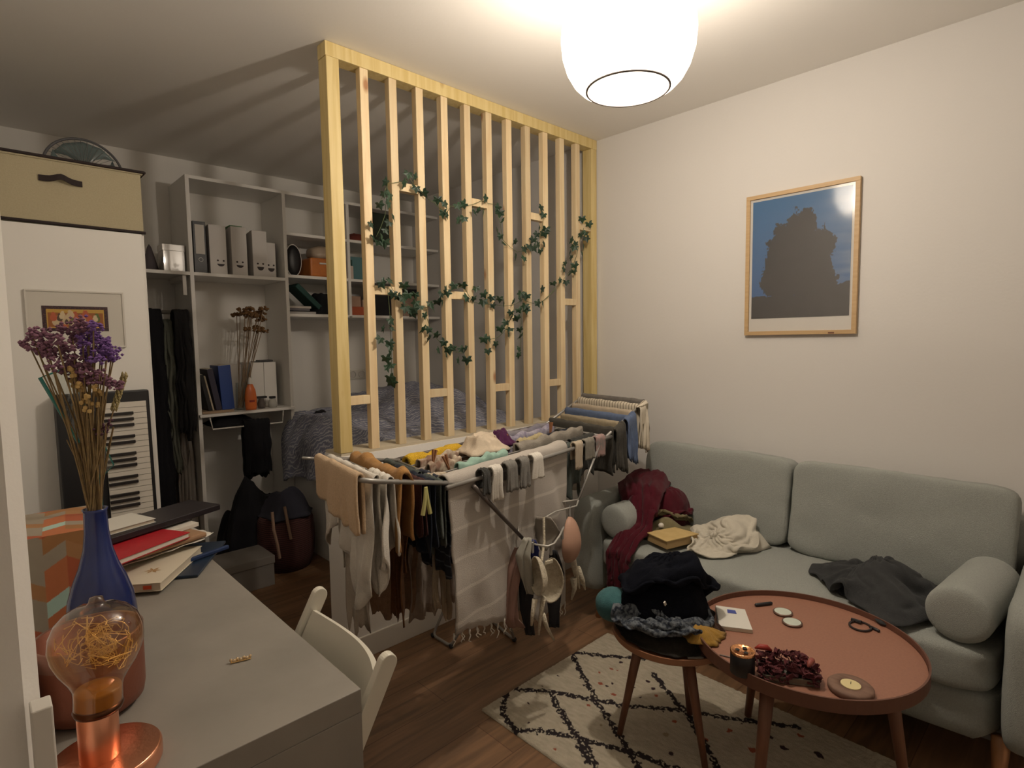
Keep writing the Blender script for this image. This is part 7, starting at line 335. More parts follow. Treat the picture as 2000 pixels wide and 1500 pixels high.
    'navy_jumper': (22,0,4,24,2,12,23,2,11,22,1,11,22,1,12,22,1,12,22,1,11,23,3,10,24,3,10,24,1,11,24,1,11,23,2,12,23,2,12,23,1,11,23,1,11,23,2,11,24,2,11,24,2,11,23,2,12,22,1,12,22,1,11,22,1,11,22,1,12,22,1,12,22,1,12,22,0,13,23,0,14,23,1,15,24,1,15,25,1,14,25,1,14,25,2,14,24,2,14,24,4,14,25,4,14,25,4,14,25,4,14,25,4,14,25,3,14,24,2,13,24,2,13,24,2,14,25,2,15,24,2,15,24,2,15,24,2,15,25,2,15,25,2,15,25,4,14,24,4,13,24,4,13,25,4,14,25,3,14,25,2,14,25,2,13,24,2,13,24,2,12,24,2,11,25,2,11,24,4,11,25,4,10,24,3,10,24,3,11,23,3,12,24,3,12,22,5,13,22,4,13,21,3,11,21,2,12,20,3,12,21,3,12,21,4,11,22,3,11,22,3,11,22,3,12,23,2,13,22,2,13,22,1,14,22,1,13,22,2,12,23,2,12,23,2,14,24,1,15,24,1,16,23,0,16,23,1,15,24,1,14,24,1,14,25,1,14,24,1,14,25,1,16,26,2,18,27,3,17,28,3,17,28,2,17,29,2,17,29,4,17,28,5,17,28,5,17,28,5,17,27,5,17,27,5,17,27,5,17,27,4,17,27,3,17,27,4,18,26,4,18,26,4,18,26,4,17,26,3,17,26,4,17,27,4,17,26,7,16,26,7,16,24,7,16,24,7,16,25,8,15,24,8,15,24,8,14,24,8,14,23,8,13,23,6,12,24,6,11,23,6,13,23,6,13,23,6,12,23,6,11,23,6,11,22,5,12,21,7,13,20,6,13,20,6,12,19,4,13,18,4,14,18,4,14,20,4,14,20,4,12,21,3,11,21,3,13,21,3,14,21,2,14,20,2,13,21,1,15,22,0,15,21,0,15,20,0,15,20,0,15,20,-1,16,21,-1,15,21,-1,15,22,-1,13,23,-2,12,26,-1,12,27,-2,12,27,-2,13,28,1,14,29,0,15,29,0,15,29,1,16,29,0,16,29,3,15,29,3,15,28,3,16,26,4,16,26,5,16,26,5,16,27,4,14,27,4,14,26,3,15,27,4,15,27,4,14,27,5,14,26,5,12,27,5,11,26,5,12,26,5,11,27,5,12,27,6,13,27,8,11,26,9,11,24,8,11,23,7,12,23,7,13,23,7,13,22,7,14,22,9,14,22,7,14,23,8,14,22,7,14,22,8,14,22,7,13,22,6,12,22,6,13,20,5,10,20,5,10,19,5,8,18,5,8,19,4,10,19,2,9,19,3,10,18,2,8,18,0,8,17,-1,9,17,-1,10,17,-1,11,18,-1,9,18,-1,10,20,-1,12,21,-1,11,20,-2,10,20,-3,10,20,-3,11,22,-1,12,23,0,14,23,-1,14,23,-2,13,24,-3,13,25,-4,14,26,-3,12,28,-1,11,28,0,14,28,-1,13,27,-1,15,28,-1,15,30,-1,12,29,1,12,27,1,14,27,1,14,28,3,12,28,2,13,28,3,11,29,3,11,28,2,11,27,3,12,28,3,12,28,3,12,27,5,10,26,6,9,27,6,7,25,8,6,25,9,6,26,7,8,26,7,8,25,8,7,24,9,7,24,8,8,24,8,9,24,8,10,24,9,11,22,8,10,20,8,9,21,8,9,21,8,11,20,7,11,19,6,9,18,5,9,18,6,9,16,4,5,17,4,6,16,5,5,16,5,3,16,4,4,15,3,4,15,2,4,14,3,5,15,1,6,15,-1,8,16,0,9,17,0,8,17,0,6,17,-2,6,18,-1,8,18,-2,9,18,-2,8,19,-3,7,20,-5,7,20,-6,10,21,-3,11,21,-4,13,23,-4,12,24,-5,11,24,-5,13,25,-7,13,27,-4,11,29,-4,10,29,-4,11,28,-1,12,28,-2,12,29,-2,10,32,-2,9,30,1,9,29,0,10,31,1,8,32,1,8,30,1,7,31,4,7,32,5,6,30,4,6,29,4,8,30,4,7,30,6,5,29,7,7,29,7,8,28,7,4,27,9,4,26,10,2,26,9,4,26,10,2,24,11,2,24,10,3,25,10,5,24,9,7,24,10,7,23,10,7,20,9,6,19,8,5,20,9,7,20,9,8,19,7,7,18,6,6,17,5,5,15,7,4,16,7,6,15,7,6,14,6,6,13,6,6,13,4,4,13,4,5,14,4,6,12,3,6,13,0,4,13,1,6,13,1,8,13,-1,8,15,-2,7,15,-2,8,15,-3,11,15,-5,11,16,-4,9,18,-5,7,19,-6,7,19,-5,9,20,-5,12,21,-6,11,24,-5,9,26,-6,9,26,-6,12,26,-6,10,28,-6,9,29,-6,9,28,-4,11,29,-2,13,30,-2,10,31,-1,11,31,2,12,31,3,13,31,2,10,31,2,12,31,2,11,32,4,10,32,4,8,30,4,5,30,4,4,28,5,6,29,5,4,29,7,6,28,8,7,28,9,6,27,9,2,27,10,2,27,11,4,27,12,3,24,11,1,24,11,0,24,11,1,24,11,2,21,11,2,22,11,3,21,12,3,18,10,2,17,11,2,19,11,4,19,10,6,17,9,7,16,8,5,14,10,4,14,9,5,12,8,3,13,8,4,13,7,5,12,6,5,12,4,2,12,4,2,12,4,4,11,2,4,11,1,2,11,0,4,12,0,7,11,-2,8,13,-3,6,13,-4,7,14,-4,11,14,-5,11,15,-7,10,18,-6,7,18,-6,7,19,-6,9,20,-7,11,23,-9,11,26,-7,9,26,-8,9,26,-8,12,27,-7,10,29,-7,9,29,-6,9,29,-4,12,30,-4,11,32,-3,11,31,0,13,32,1,12,32,1,9,33,1,9,31,2,11,32,3,10,33,5,10,31,5,8,30,4,5,29,5,6,29,8,7,29,7,4,29,8,3,28,10,5,28,11,5,28,10,1,28,11,3,27,12,2,26,12,0,24,11,-3,23,13,-4,23,13,-1,20,11,-2,18,12,-2,19,11,1,19,11,-1,18,12,0,17,12,0,15,10,2,16,10,4,16,10,5,14,10,4,13,10,4,10,7,1,9,6,1,11,7,2,11,7,2,9,6,2,9,4,-1,8,2,0,10,2,3,9,0,5,10,0,3,11,-1,4,12,-1,8,11,-2,9,14,-4,7,15,-6,7,15,-7,7,15,-7,11,17,-8,9,17,-7,7,19,-8,7,20,-9,9,22,-9,12,25,-10,11,25,-10,9,27,-10,9,27,-8,12,28,-8,10,29,-8,9,29,-6,11,30,-5,11,32,-4,10,31,0,11,32,1,12,32,1,10,32,1,8,33,3,7,32,3,9,33,5,10,33,6,10,31,6,7,30,5,6,29,7,7,29,9,7,28,9,3,28,10,5,29,11,4,29,11,3,27,12,0,26,13,-2,27,13,0,25,14,-1,22,12,-4,20,13,-4,20,13,-4,19,13,-3,19,14,-2,19,12,1,17,13,3,16,13,4,15,13,2,13,10,1,12,11,2,11,10,2,12,10,4,9,10,3,7,7,0,6,6,0,6,6,0,9,6,1,9,4,2,8,3,-1,7,1,0,10,1,4,10,0,6,11,-1,4,12,-3,5,11,-4,6,12,-4,9,13,-7,10,15,-6,7,15,-9,7,16,-8,11,17,-10,11,18,-9,9,20,-10,8,23,-11,9,24,-11,12,25,-12,12,26,-10,9,26,-9,12,27,-8,13,28,-8,12,29,-8,10,30,-7,11,32,-7,10,33,-3,12,32,1,14,33,2,13,32,1,10,33,2,9,33,6,11,33,8,12,32,8,11,30,7,9,29,6,7,29,8,8,29,10,8,29,10,6,29,11,3,29,12,2,30,11,1,29,13,1,26,12,-2,26,14,-3,26,14,-1,24,15,-4,21,15,-5,21,14,-2,19,15,0,19,14,-2,17,14,-2,17,14,2,16,15,3,16,15,4,14,12,2,11,10,1,9,10,2,8,11,3,9,11,5,7,7,1,6,7,0,4,6,-1,4,5,0,8,4,2,7,3,3,7,2,0,6,0,3,9,0,7,8,-2,8,9,-3,7,9,-4,6,10,-6,9,11,-7,12,11,-8,11,15,-9,7,16,-10,8,17,-10,11,18,-11,12,19,-12,11,22,-13,9,24,-12,13,25,-13,12,26,-12,9,26,-11,10,26,-11,12,26,-9,14,28,-9,14,29,-9,11,31,-8,11,32,-6,13,31,-1,15,32,2,16,33,1,15,32,1,12,34,3,13,32,7,15,34,8,15,33,7,13,30,7,10,30,7,9,30,10,10,30,10,7,30,12,7,30,12,5,29,15,5,29,13,4,28,13,1,26,13,-2,25,15,-3,25,16,-3,22,16,-5,20,17,-4,20,16,0,19,17,1,18,15,-1,16,15,0,17,16,3,16,16,4,14,15,3,12,11,2,9,11,2,7,12,3,9,10,6,6,9,3,4,7,1,5,6,2,3,5,0,3,4,1,7,3,4,5,1,5,6,1,3,6,-1,6,7,-1,10,6,-3,11,8,-4,9,9,-4,12,12,-7,10,11,-7,11,12,-9,11,15,-10,8,16,-12,9,17,-11,12,20,-12,10,21,-14,11,23,-14,15,25,-16,16,25,-12,11,26,-13,11,26,-12,12,25,-11,14,26,-8,16,27,-8,16,29,-8,16,30,-8,14,31,-5,16,32,-1,18,32,1,19,33,0,18,34,1,15,33,4,18,33,7,19,34,8,19,33,7,16,31,7,13,31,8,11,31,12,12,32,14,12,32,15,11,30,15,6,28,14,3,29,13,4,28,15,3,26,16,-1,25,17,-4,24,18,-4,21,17,-1,19,18,-2,20,17,2,19,17,2,17,17,0,14,15,1,12,15,2,14,14,4,12,14,3,11,13,5,7,13,4,9,11,8,6,10,9,4,9,4,3,8,3,4,4,5,4,4,3,2,2,3,6,1,6,5,0,9,5,1,10,6,-2,9,6,-1,13,6,-1,13,8,-4,11,10,-7,9,9,-8,10,11,-9,13,13,-10,10,15,-12,9,16,-13,11,18,-15,11,20,-14,16,23,-16,14,24,-15,20,26,-15,17,25,-13,14,26,-11,16,25,-11,16,25,-11,17,26,-10,18,27,-9,19,28,-7,20,29,-7,20,30,-3,22,31,-1,23,32,-1,22,32,-1,20,33,1,21,34,4,22,34,6,23,35,8,23,34,8,20,33,8,16,33,10,15,34,13,16,33,14,13,32,14,9,28,13,5,27,14,4,28,13,5,27,16,4,26,19,2,25,18,-1,23,18,2,21,18,3,19,18,1,18,18,0,13,15,-1,11,15,-1,12,14,0,12,14,2,14,13,4,12,13,5,10,13,7,6,13,9,7,10,12,5,10,8,4,9,7,5,6,9,4,5,9,3,2,4,3,1,6,5,2,11,5,-1,10,6,0,13,6,-1,13,7,-3,11,7,-4,10,8,-4,13,9,-5,14,11,-10,12,11,-10,13,13,-13,12,15,-14,11,18,-14,15,19,-16,15,20,-17,18,22,-18,23,24,-17,23,24,-13,18,25,-12,18,27,-10,22,27,-9,23,26,-9,23,25,-8,23,25,-8,25,26,-6,26,27,-5,27,28,-4,28,30,-2,28,31,-2,28,33,-1,26,34,1,26,34,3,26,34,6,28,35,8,27,35,9,25,35,9,22,34,11,19,33,12,16,33,12,13,31,13,10,26,14,6,26,15,6,27,15,6,26,18,6,26,18,6,25,19,5,23,19,4,21,19,2,15,15,0,12,14,-2,11,14,-3,10,14,-2,10,14,0,10,14,3,10,13,5,10,14,8,8,13,11,8,12,14,7,10,15,6,9,14,6,9,13,5,8,10,4,6,7,4,4,10,5,1,10,5,2,14,6,0,13,5,-2,11,7,0,14,7,1,16,7,-1,15,8,-5,15,9,-9,17,10,-10,15,12,-12,15,13,-14,15,14,-15,18,17,-16,23,17,-17,26,21,-18,22,21,-15,26,22,-14,22,24,-13,23,27,-12,24,27,-9,28,26,-9,24,28,-9,23,27,-9,23,28,-8,24,28,-7,26,27,-7,28,28,-6,30,30,-5,31,31,-3,32,33,-1,32,33,1,33,34,3,33,34,6,30,33,8,27,33,10,23,32,12,20,31,13,17,30,12,14,30,11,13,27,12,10,25,15,8,24,17,7,23,20,6,20,20,8,21,18,6,21,18,4,20,18,2,18,20,1,14,18,-2,11,14,-4,10,13,-3,10,14,-1,9,14,2,8,14,5,6,14,8,4,14,11,4,13,14,6,12,15,8,12,15,8,11,14,7,11,12,6,10,11,3,7,12,3,5,14,3,4,16,2,3,16,3,1,13,4,4,16,4,4,17,4,2,20,6,-3,22,8,-7,25,11,-10,25,12,-12,25,13,-13,26,13,-14,28,14,-15,28,17,-16,25,16,-16,29,16,-16,30,20,-14,32,24,-12,32,26,-11,32,26,-11,30,26,-11,31,27,-10,27,25,-11,27,24,-11,28,25,-11,28,26,-9,29,29,-7,30,31,-5,31,33,-3,32,34,-1,33,34,0,34,35,1,35,35,1,35,34,4,32,33,6,28,31,8,24,30,9,20,29,10,18,25,13,16,21,16,15,18,18,13,16,21,11,15,23,9,17,21,8,14,22,8,14,21,6,13,21,3,15,16,2,17,15,1,16,15,0,13,13,-1,11,14,0,10,14,3,11,13,10,9,14,12,7,14,14,6,14,15,7,14,15,5,12,14,6,12,12,4,9,10,2,7,10,0,6,10,0,3,13,0,1,15,2,4,17,2,5,17,0,3,17,0,2,17,3,-3,19,6,-7,23,6,-8,27,7,-10,28,8,-11,29,9,-12,30,10,-13,31,13,-15,28,12,-15,32,15,-17,27,16,-17,27,19,-17,29,22,-15,33,24,-12,37,24,-11,38,24,-10,34,25,-10,36,22,-11,38,21,-12,40,21,-12,40,22,-11,41,25,-9,42,28,-7,43,30,-5,43,32,-4,43,32,-3,43,32,-3,42,31,1,38,30,4,34,28,6,30,27,9,26,25,10,22,24,11,20,23,13,18,22,14,17,22,15,19,18,16,15,15,20,12,12,21,10,11,21,8,11,21,6,12,19,4,14,17,2,16,13,2,15,13,1,16,13,1,15,13,5,13,13,8,9,13,10,5,13,12,3,13,13,2,13,14,1,12,14,3,12,12,3,13,10,2,12,9,-1,7,8,-3,4,10,-3,0,13,-2,2,16,-1,2,18,-2,-1,18,-4,-2,17,-4,-4,18,-2,-5,22,2,-5,29,4,-11,28,4,-10,30,5,-12,30,7,-14,31,7,-12,33,7,-14,34,8,-17,32,10,-20,28,9,-18,32,11,-16,36,15,-14,40,18,-13,43,20,-12,44,21,-12,45,21,-13,45,18,-14,46,19,-14,43,21,-12,41,23,-10,41,25,-8,43,26,-8,45,28,-7,47,29,-6,47,30,-6,46,30,-6,45,30,-5,43,30,-3,41,31,0,38,31,2,35,31,5,34,30,8,33,28,10,31,27,11,29,27,11,27,25,13,24,22,17,21,19,18,19,17,18,16,16,17,12,15,15,9,14,13,5,8,14,5,7,14,5,7,14,5,11,12,5,11,13,7,7,13,9,3,12,11,-2,11,12,-4,11,12,-4,10,13,-5,10,13,-6,10,12,-6,11,10,-4,11,10,-7,5,10,-7,2,13,-7,-1,16,-7,-2,19,-7,-1,21,-8,-2,19,-8,-2,21,-2,-2,26,-1,-3,32,0,-8,33,0,-10,32,1,-12,32,2,-13,34,3,-15,35,3,-16,36,5,-19,33,6,-22,32,10,-21,31,12,-20,34,14,-18,40,14,-16,46,16,-16,48,18,-16,49,17,-16,51,19,-14,48,21,-13,44,22,-11,42,23,-10,43,24,-10,46,27,-7,47,30,-5,48,30,-5,48,31,-4,47,29,-6,46,31,-3,44,29,3,41,29,6,39,31,9,37,31,10,35,30,8,35,30,6,36,30,7,34,28,8,30,21,10,26,20,13,24,17,14,22,12,14,19,9,14,15,6,14,12,4,14,10,3,14,7,2,14,6,5,13,6,4,13,6,7,12,7,1,14,8,2,14,9,-1,13,12,-3,13,12,-4,12,13,-5,11,12,-6,11,11,-7,8,8,-8,7,8,-10,5,8,-8,3,14,-6,-1,18,-6,-1,19,-7,0,19,-8,-1,19,-9,-2,20,-5,-4,25,-2,-9,31,-2,-10,31,0,-10,35,1,-12,36,1,-13,36,2,-15,36,4,-18,33,5,-21,30,6,-23,30,9,-23,30,11,-22,32,14,-21,37,15,-19,43,16,-17,49,17,-15,52,17,-15,50,19,-14,46,20,-13,43,22,-12,42,23,-12,42,25,-11,44,27,-8,48,30,-6,50,30,-4,47,30,-2,45,31,-1,44,30,-2,42,30,2,41,29,8,37,30,11,34,30,11,33,29,8,36,29,6,36,26,9,33,25,8,28,20,11,24,17,14,21,12,15,21,12,14,17,10,14,15,7,14,13,4,14,10,4,14,8,3,14,7,2,14,4,1,14,4,2,14,6,-2,14,5,-4,13,8,-3,13,9,-5,13,9,-4,13,11,-5,12,11,-6,11,11,-8,9,8,-11,5,6,-14,0,6,-11,2,11,-8,0,17,-6,-2,21,-6,-1,22,-7,-1,20,-8,-2,22,-7,-4,26,-4,-12,28,-4,-13,28,-1,-11,34,0,-12,36,1,-14,34,2,-16,35,3,-19,33,5,-22,29,5,-24,30,9,-24,31,13,-21,34,15,-20,39,15,-20,43,17,-19,46,17,-17,51,18,-16,53,20,-15,49,21,-14,45,22,-13,44,24,-12,45,26,-11,47,29,-10,48,31,-7,51,31,-5,48,30,-2,44,31,-1,44,31,3,40,31,3,38,31,7,38,29,12,32,29,11,31,29,9,33,28,6,34,27,9,33,23,9,26,21,12,23,19,16,21,14,16,20,8,14,16,7,14,13,6,14,10,5,14,9,4,15,7,4,14,7,3,14,5,1,14,3,1,14,3,-1,14,5,-5,14,5,-8,13,6,-12,10,9,-9,11,8,-7,12,8,-9,10,8,-9,10,7,-13,6,7,-16,1,4,-15,-2,8,-12,-3,14,-8,-2,21,-6,-4,25,-7,-6,24,-7,-3,24,-4,-7,29,-5,-12,29,-4,-13,26,-2,-12,31,0,-14,32,3,-18,31,3,-19,31,2,-20,30,5,-23,32,5,-24,32,8,-24,32,12,-22,36,15,-19,40,17,-19,45,17,-20,47,20,-19,48,19,-18,51,23,-16,52,25,-14,47,24,-13,46,27,-10,48,30,-8,50,32,-8,52,33,-7,53,35,-5,51,31,-3,45,32,-1,42,30,4,38,32,8,37,32,7,36,32,13,35,28,10,32,28,11,30,28,9,31,28,9,33,25,11,28,23,13,24,21,17,21,15,18,18,8,15,14,3,15,11,2,15,8,3,14,6,1,14,4,1,14,4,1,14,3,1,14,2,1,14,4,-2,15,3,-6,15,4,-13,11,4,-14,11,6,-15,9,8,-9,9,5,-10,9,5,-12,8,4,-14,6,5,-18,2,2,-17,-2,6,-15,-5,12,-11,-3,19,-5,-4,25,-6,-8,27,-7,-5,27,-6,-8,30,-6,-12,31,-4,-12,26,-2,-15,28,-2,-16,31,4,-19,29,5,-23,28,5,-25,28,5,-23,31,7,-25,35,8,-25,33,12,-23,37,15,-20,42,17,-19,47,21,-18,50,21,-18,47,22,-18,48,23,-17,53,27,-13,50,26,-13,49,29,-9,51,31,-9,52,33,-8,54,33,-8,53,36,-5,52,35,-2,46,32,0,40,32,3,38,32,9,34,33,10,33,32,13,38,29,12,35,27,11,30,27,9,30,26,12,30,27,13,28,25,15,24,20,20,24,15,17,17,10,18,13,3,15,8,-1,16,5,-2,16,4,-1,14,2,0,14,1,1,14,1,1,14,1,0,14,2),
}
def cloth_heap(name, outline, z0, height, m, seed=0, rest=1.3, hz=.09, nr=22, na=64, ctr=None, prof=2.5, wide=1.0, thick=.008, bend=1.5, grow=1.10, lump=1.2, body=.86):
    """a garment settled over a lumpy body: CLD holds how far each vertex of the sheet moved while it settled"""
    c = ctr or (sum(p[0] for p in outline) / len(outline), sum(p[1] for p in outline) / len(outline))
    def hh(x, y):
        an = math.atan2(y - c[1], x - c[0]); R_ = max(.01, inpoly(outline, c, an)) * body; r = math.hypot(x - c[0], y - c[1]) / R_
        return max(0, 1 - r ** prof) * height * (1 + lump * N(x * 7, y * 7, seed))
    V = [(0, 0, height)]
    for q in [((i + .5) / (nr - .5)) for i in range(nr)]:
        for j in range(na):
            an = 2 * PI * j / na; R_ = inpoly(outline, c, an) * grow; x, y = math.cos(an) * R_ * q, math.sin(an) * R_ * q
            V.append((x, y, hh(x + c[0], y + c[1])))
    if name in CLD:
        d = CLD[name]
        V = [tuple(p[k] + d[i * 3 + k] * .003 for k in range(3)) for i, p in enumerate(V)]
    mb = MB(); mb.v = V; mb.f = [(0, 1 + j, 1 + (j + 1) % na) for j in range(na)]
    for i in range(nr - 1):
        for j in range(na): a, b = 1 + i * na + j, 1 + i * na + (j + 1) % na; mb.f.append((a, a + na, b + na, b))
    o = build(name, mb, m, None, smooth=True); o.location = (c[0], c[1], z0 + .002)
    md = o.modifiers.new('t', 'SOLIDIFY'); md.thickness = thick; md.offset = 0
    md = o.modifiers.new('s', 'SUBSURF'); md.levels = md.render_levels = 1
    G = []                                     # the inner layers of the garment
    for i in range(13):
        q = i / 12; G.append([(math.cos(a) * inpoly(outline, c, a) * body * q * .97, math.sin(a) * inpoly(outline, c, a) * body * q * .97,
             max(.001, hh(c[0] + math.cos(a) * inpoly(outline, c, a) * body * q * .97, c[1] + math.sin(a) * inpoly(outline, c, a) * body * q * .97) * .93 - .003)) for a in [2 * PI * j / 40 + .01 for j in range(40)]])
    w_ = MB().quad_grid(G, 13, 40, False, True); w_.f.append(tuple(12 * 40 + j for j in range(40)))
    p = build('inner_layer', w_, m, None, smooth=True); p.parent = o
    return o

def cushion(name, cx, cy, cz, sx, sy, sz, m, parent=None, p=5.0, wr=0.006, seed=0, n=40, pinch=0.0, M=None, loc=None):
    """soft rounded block, half sizes sx sy sz"""
    mb = MB()
    bm = bmesh.new(); bmesh.ops.create_cube(bm, size=2.0)
    bmesh.ops.subdivide_edges(bm, edges=bm.edges, cuts=n // 2, use_grid_fill=True)
    bm.verts.ensure_lookup_table()
    for v in bm.verts:
        x, y, z = v.co
        l = (abs(x) ** p + abs(y) ** p + abs(z) ** p) ** (1 / p)
        k = 1 / l
        X = Vector((x * k * sx, y * k * sy, z * k * sz))
        nn = Vector((x, y, z)).normalized()
        X += nn * wr * (N(X.x * 7, X.y * 7 + seed, X.z * 7) + 0.5 * N(X.x * 16, X.y * 16 + seed, X.z * 16) )
        if pinch: X.z *= 1 - pinch * (abs(x) * abs(y)) ** 2
        if M: X = M @ X
        v.co = X + Vector((cx, cy, cz))
    bm.verts.index_update()
    mb.v = [tuple(v.co) for v in bm.verts]; mb.f = [tuple(v.index for v in f.verts) for f in bm.faces]; bm.free()
    return build(name, mb, m, parent, smooth=True, loc=loc or (cx, cy, cz))

# ================================================================== THE ROOM
YN, XL = -1.1, -1.1
struct('floor', MB().box(XL - .1, WX + .1, YN - .1, BY + .1, -.1, 0), M_floor)
struct('ceiling', MB().box(XL - .1, WX + .1, YN - .1, BY + .1, HC, HC + .1), M_ceil)
struct('wall_right', MB().box(WX, WX + .1, YN - .1, BY + .1, 0, HC), M_wall_dimmed)
struct('wall_back', MB().box(-.1, WX, BY, BY + .1, 0, HC), M_wall)
struct('wall_near', MB().box(XL - .1, WX, YN - .1, YN, 0, HC), M_wall)
struct('wall_entrance', MB().box(XL - .1, XL, YN, .90, 0, HC), M_wall)
JX = 0.037
struct('wall_left', MB().prism([(XL, .90), (JX - .016, .90), (JX, .918), (JX, 4.25), (JX - .1, 4.25), (JX - .1, 1.0), (XL, 1.0)], 0, HC), M_wall)
struct('trim_1', MB().box(JX - .012, JX + .009, .868, .899, 0.0, at(95, 1380, 'y', .868).z), M_trim, bevel=.002)
struct('baseboard_right', MB().box(WX - .012, WX, YN, SY, 0, .08), M_trim, bevel=.003)
# low partition wall that carries the slatted screen
HW = .915
struct('wall_low', MB().box(1.11, WX, SY, SY + .15, 0, HW), M_wall)
struct('baseboard_low', MB().box(1.106, WX, SY - .012, SY, 0, .10), M_trim, bevel=.003)
struct('trim_2', MB().box(1.112, WX, SY + .002, SY + .148, HW, HW + .012), mat('partition_cap', (0.62, 0.54, 0.40), .6))
for i, px in enumerate((683, 701)):
    pass

# wall sockets on the back wall
sk = thing('wall_socket', 'double white wall socket on the back wall above the bed', 'socket', (2.28, BY, 1.135))
build('frame', MB().box(2.205, 2.365, BY - .012, BY, 1.095, 1.175), M_trim, sk, bevel=.004)
for dx in (2.245, 2.325):
    build('socket_well', MB().lathe([(.0, 0), (.026, 0), (.028, .004), (.028, .006)], 20, M=Matrix.Translation((dx, BY - .0125, 1.135)) @ Matrix.Rotation(PI / 2, 4, 'X')), mat('socket_grey', (.62, .59, .55), .5), sk)

# ================================================================== CEILING LAMP
lamp = thing('pendant_lamp', 'large round white mesh pendant lamp, lit, hanging from the ceiling', 'lamp', (LAMP.x, LAMP.y, 2.17))
def shade_mat():
    m = bpy.data.materials.new('white_perforated_shade'); m.use_nodes = True; t = m.node_tree; L = t.links.new
    t.nodes.remove(t.nodes['Principled BSDF']); out = t.nodes['Material Output']
    tr = nd(t, 'ShaderNodeBsdfTransparent'); d = nd(t, 'ShaderNodeBsdfDiffuse'); d.inputs[0].default_value = (.85, .83, .8, 1)
    tl = nd(t, 'ShaderNodeBsdfTranslucent'); tl.inputs[0].default_value = (.9, .87, .82, 1)
    a = nd(t, 'ShaderNodeMixShader'); a.inputs[0].default_value = .55; L(d.outputs[0], a.inputs[1]); L(tl.outputs[0], a.inputs[2])
    b = nd(t, 'ShaderNodeMixShader'); b.inputs[0].default_value = .24; L(tr.outputs[0], b.inputs[1]); L(a.outputs[0], b.inputs[2])
    L(b.outputs[0], out.inputs[0]); return m
prof = [(.126, 0), (.148, .010), (.170, .032), (.189, .065), (.202, .108), (.2065, .155), (.202, .20), (.188, .245), (.165, .285), (.132, .315), (.09, .335), (.05, .342)]
build('lamp_shade', MB().lathe(prof, 64, (LAMP.x, LAMP.y, 2.17)), shade_mat(), lamp, smooth=True)
ring = [(LAMP.x + .127 * math.cos(t), LAMP.y + .127 * math.sin(t), 2.170) for t in [2 * PI * k / 48 for k in range(48)]]
build('bottom_ring', MB().tube(ring, .0035, 6, True), mat('ring_wire', (.12, .10, .09), .6), lamp, smooth=True)
emi = bpy.data.materials.new('lit_bulb'); emi.use_nodes = True
eb = emi.node_tree.nodes['Principled BSDF']; eb.inputs['Emission Color'].default_value = (1, .82, .6, 1); eb.inputs['Emission Strength'].default_value = 12
build('bulb', MB().ball((LAMP.x, LAMP.y, 2.36), .03, 16, (1, 1, 1.3)), emi, lamp, smooth=True)
bulb_o = bpy.data.objects['bulb']; bulb_o.visible_shadow = True
plo.location = (LAMP.x, LAMP.y, 2.275)
build('lamp_socket', MB().lathe([(.0, .06), (.02, .06), (.021, 0), (.017, -.02), (0, -.02)], 20, (LAMP.x, LAMP.y, 2.43)), mat('brass_socket', (.75, .5, .2), .35, .8), lamp, smooth=True)
build('cable', MB().tube([(LAMP.x, LAMP.y, 2.48), (LAMP.x, LAMP.y, 2.59)], .004, 8), M_trim, lamp)
build('ceiling_rose', MB().lathe([(0, 0), (.05, 0), (.055, .02), (.05, .025), (0, .025)], 24, (LAMP.x, LAMP.y, 2.585)), M_trim, lamp)

# ================================================================== SLATTED SCREEN
scr = thing('slatted_wood_screen', 'pale pine slatted room divider standing on the low white partition wall', 'room divider', (1.11, SY, HW + .012))
Z0 = HW + .012
build('top_beam', MB().box(1.108, 2.865, SY, SY + .07, HC - .058, HC - .001), M_treated, scr, bevel=.002)
pA = build('post', MB().box(-.028, .028, 0, .07, 0, HC - .058 - Z0), M_treated, scr, bevel=.003); pA.location = (.028, 0, 0)
pB = build('post', MB().box(-.026, .026, 0, .07, 0, HC - .058 - Z0), M_treated, scr, bevel=.003); pB.location = (1.727, 0, 0)
slx = [1.30 + .1405 * i for i in range(11)]
sm = None
for i, x in enumerate(slx):
    if i == 0:
        so = build('slat', MB().box(-.039, 0, 0, .035, 0, HC - .058 - Z0), M_pine, scr, bevel=.002); sm = so
    else:
        so = sm.copy(); scene.collection.objects.link(so); so.parent = scr
    so.location = (x - 1.11, .004, 0)
edges = [1.166] + slx + [2.851]
bl = [(0, 1.148), (1, 1.626), (2, 2.094), (3, 1.148), (4, 1.622), (5, 2.09), (6, 1.146), (8, 2.08), (9, 1.146), (10, 1.62), (11, 2.075)]
for gap, z in bl:
    x0 = edges[gap]; x1 = (edges[gap + 1] - .040) if gap < 11 else 2.811
    bo = build('spacer_block', MB().box(0, x1 - x0, 0, .034, -.019, .019), M_pine, scr, bevel=.0015); bo.location = (x0 - 1.11, .005, z - Z0)

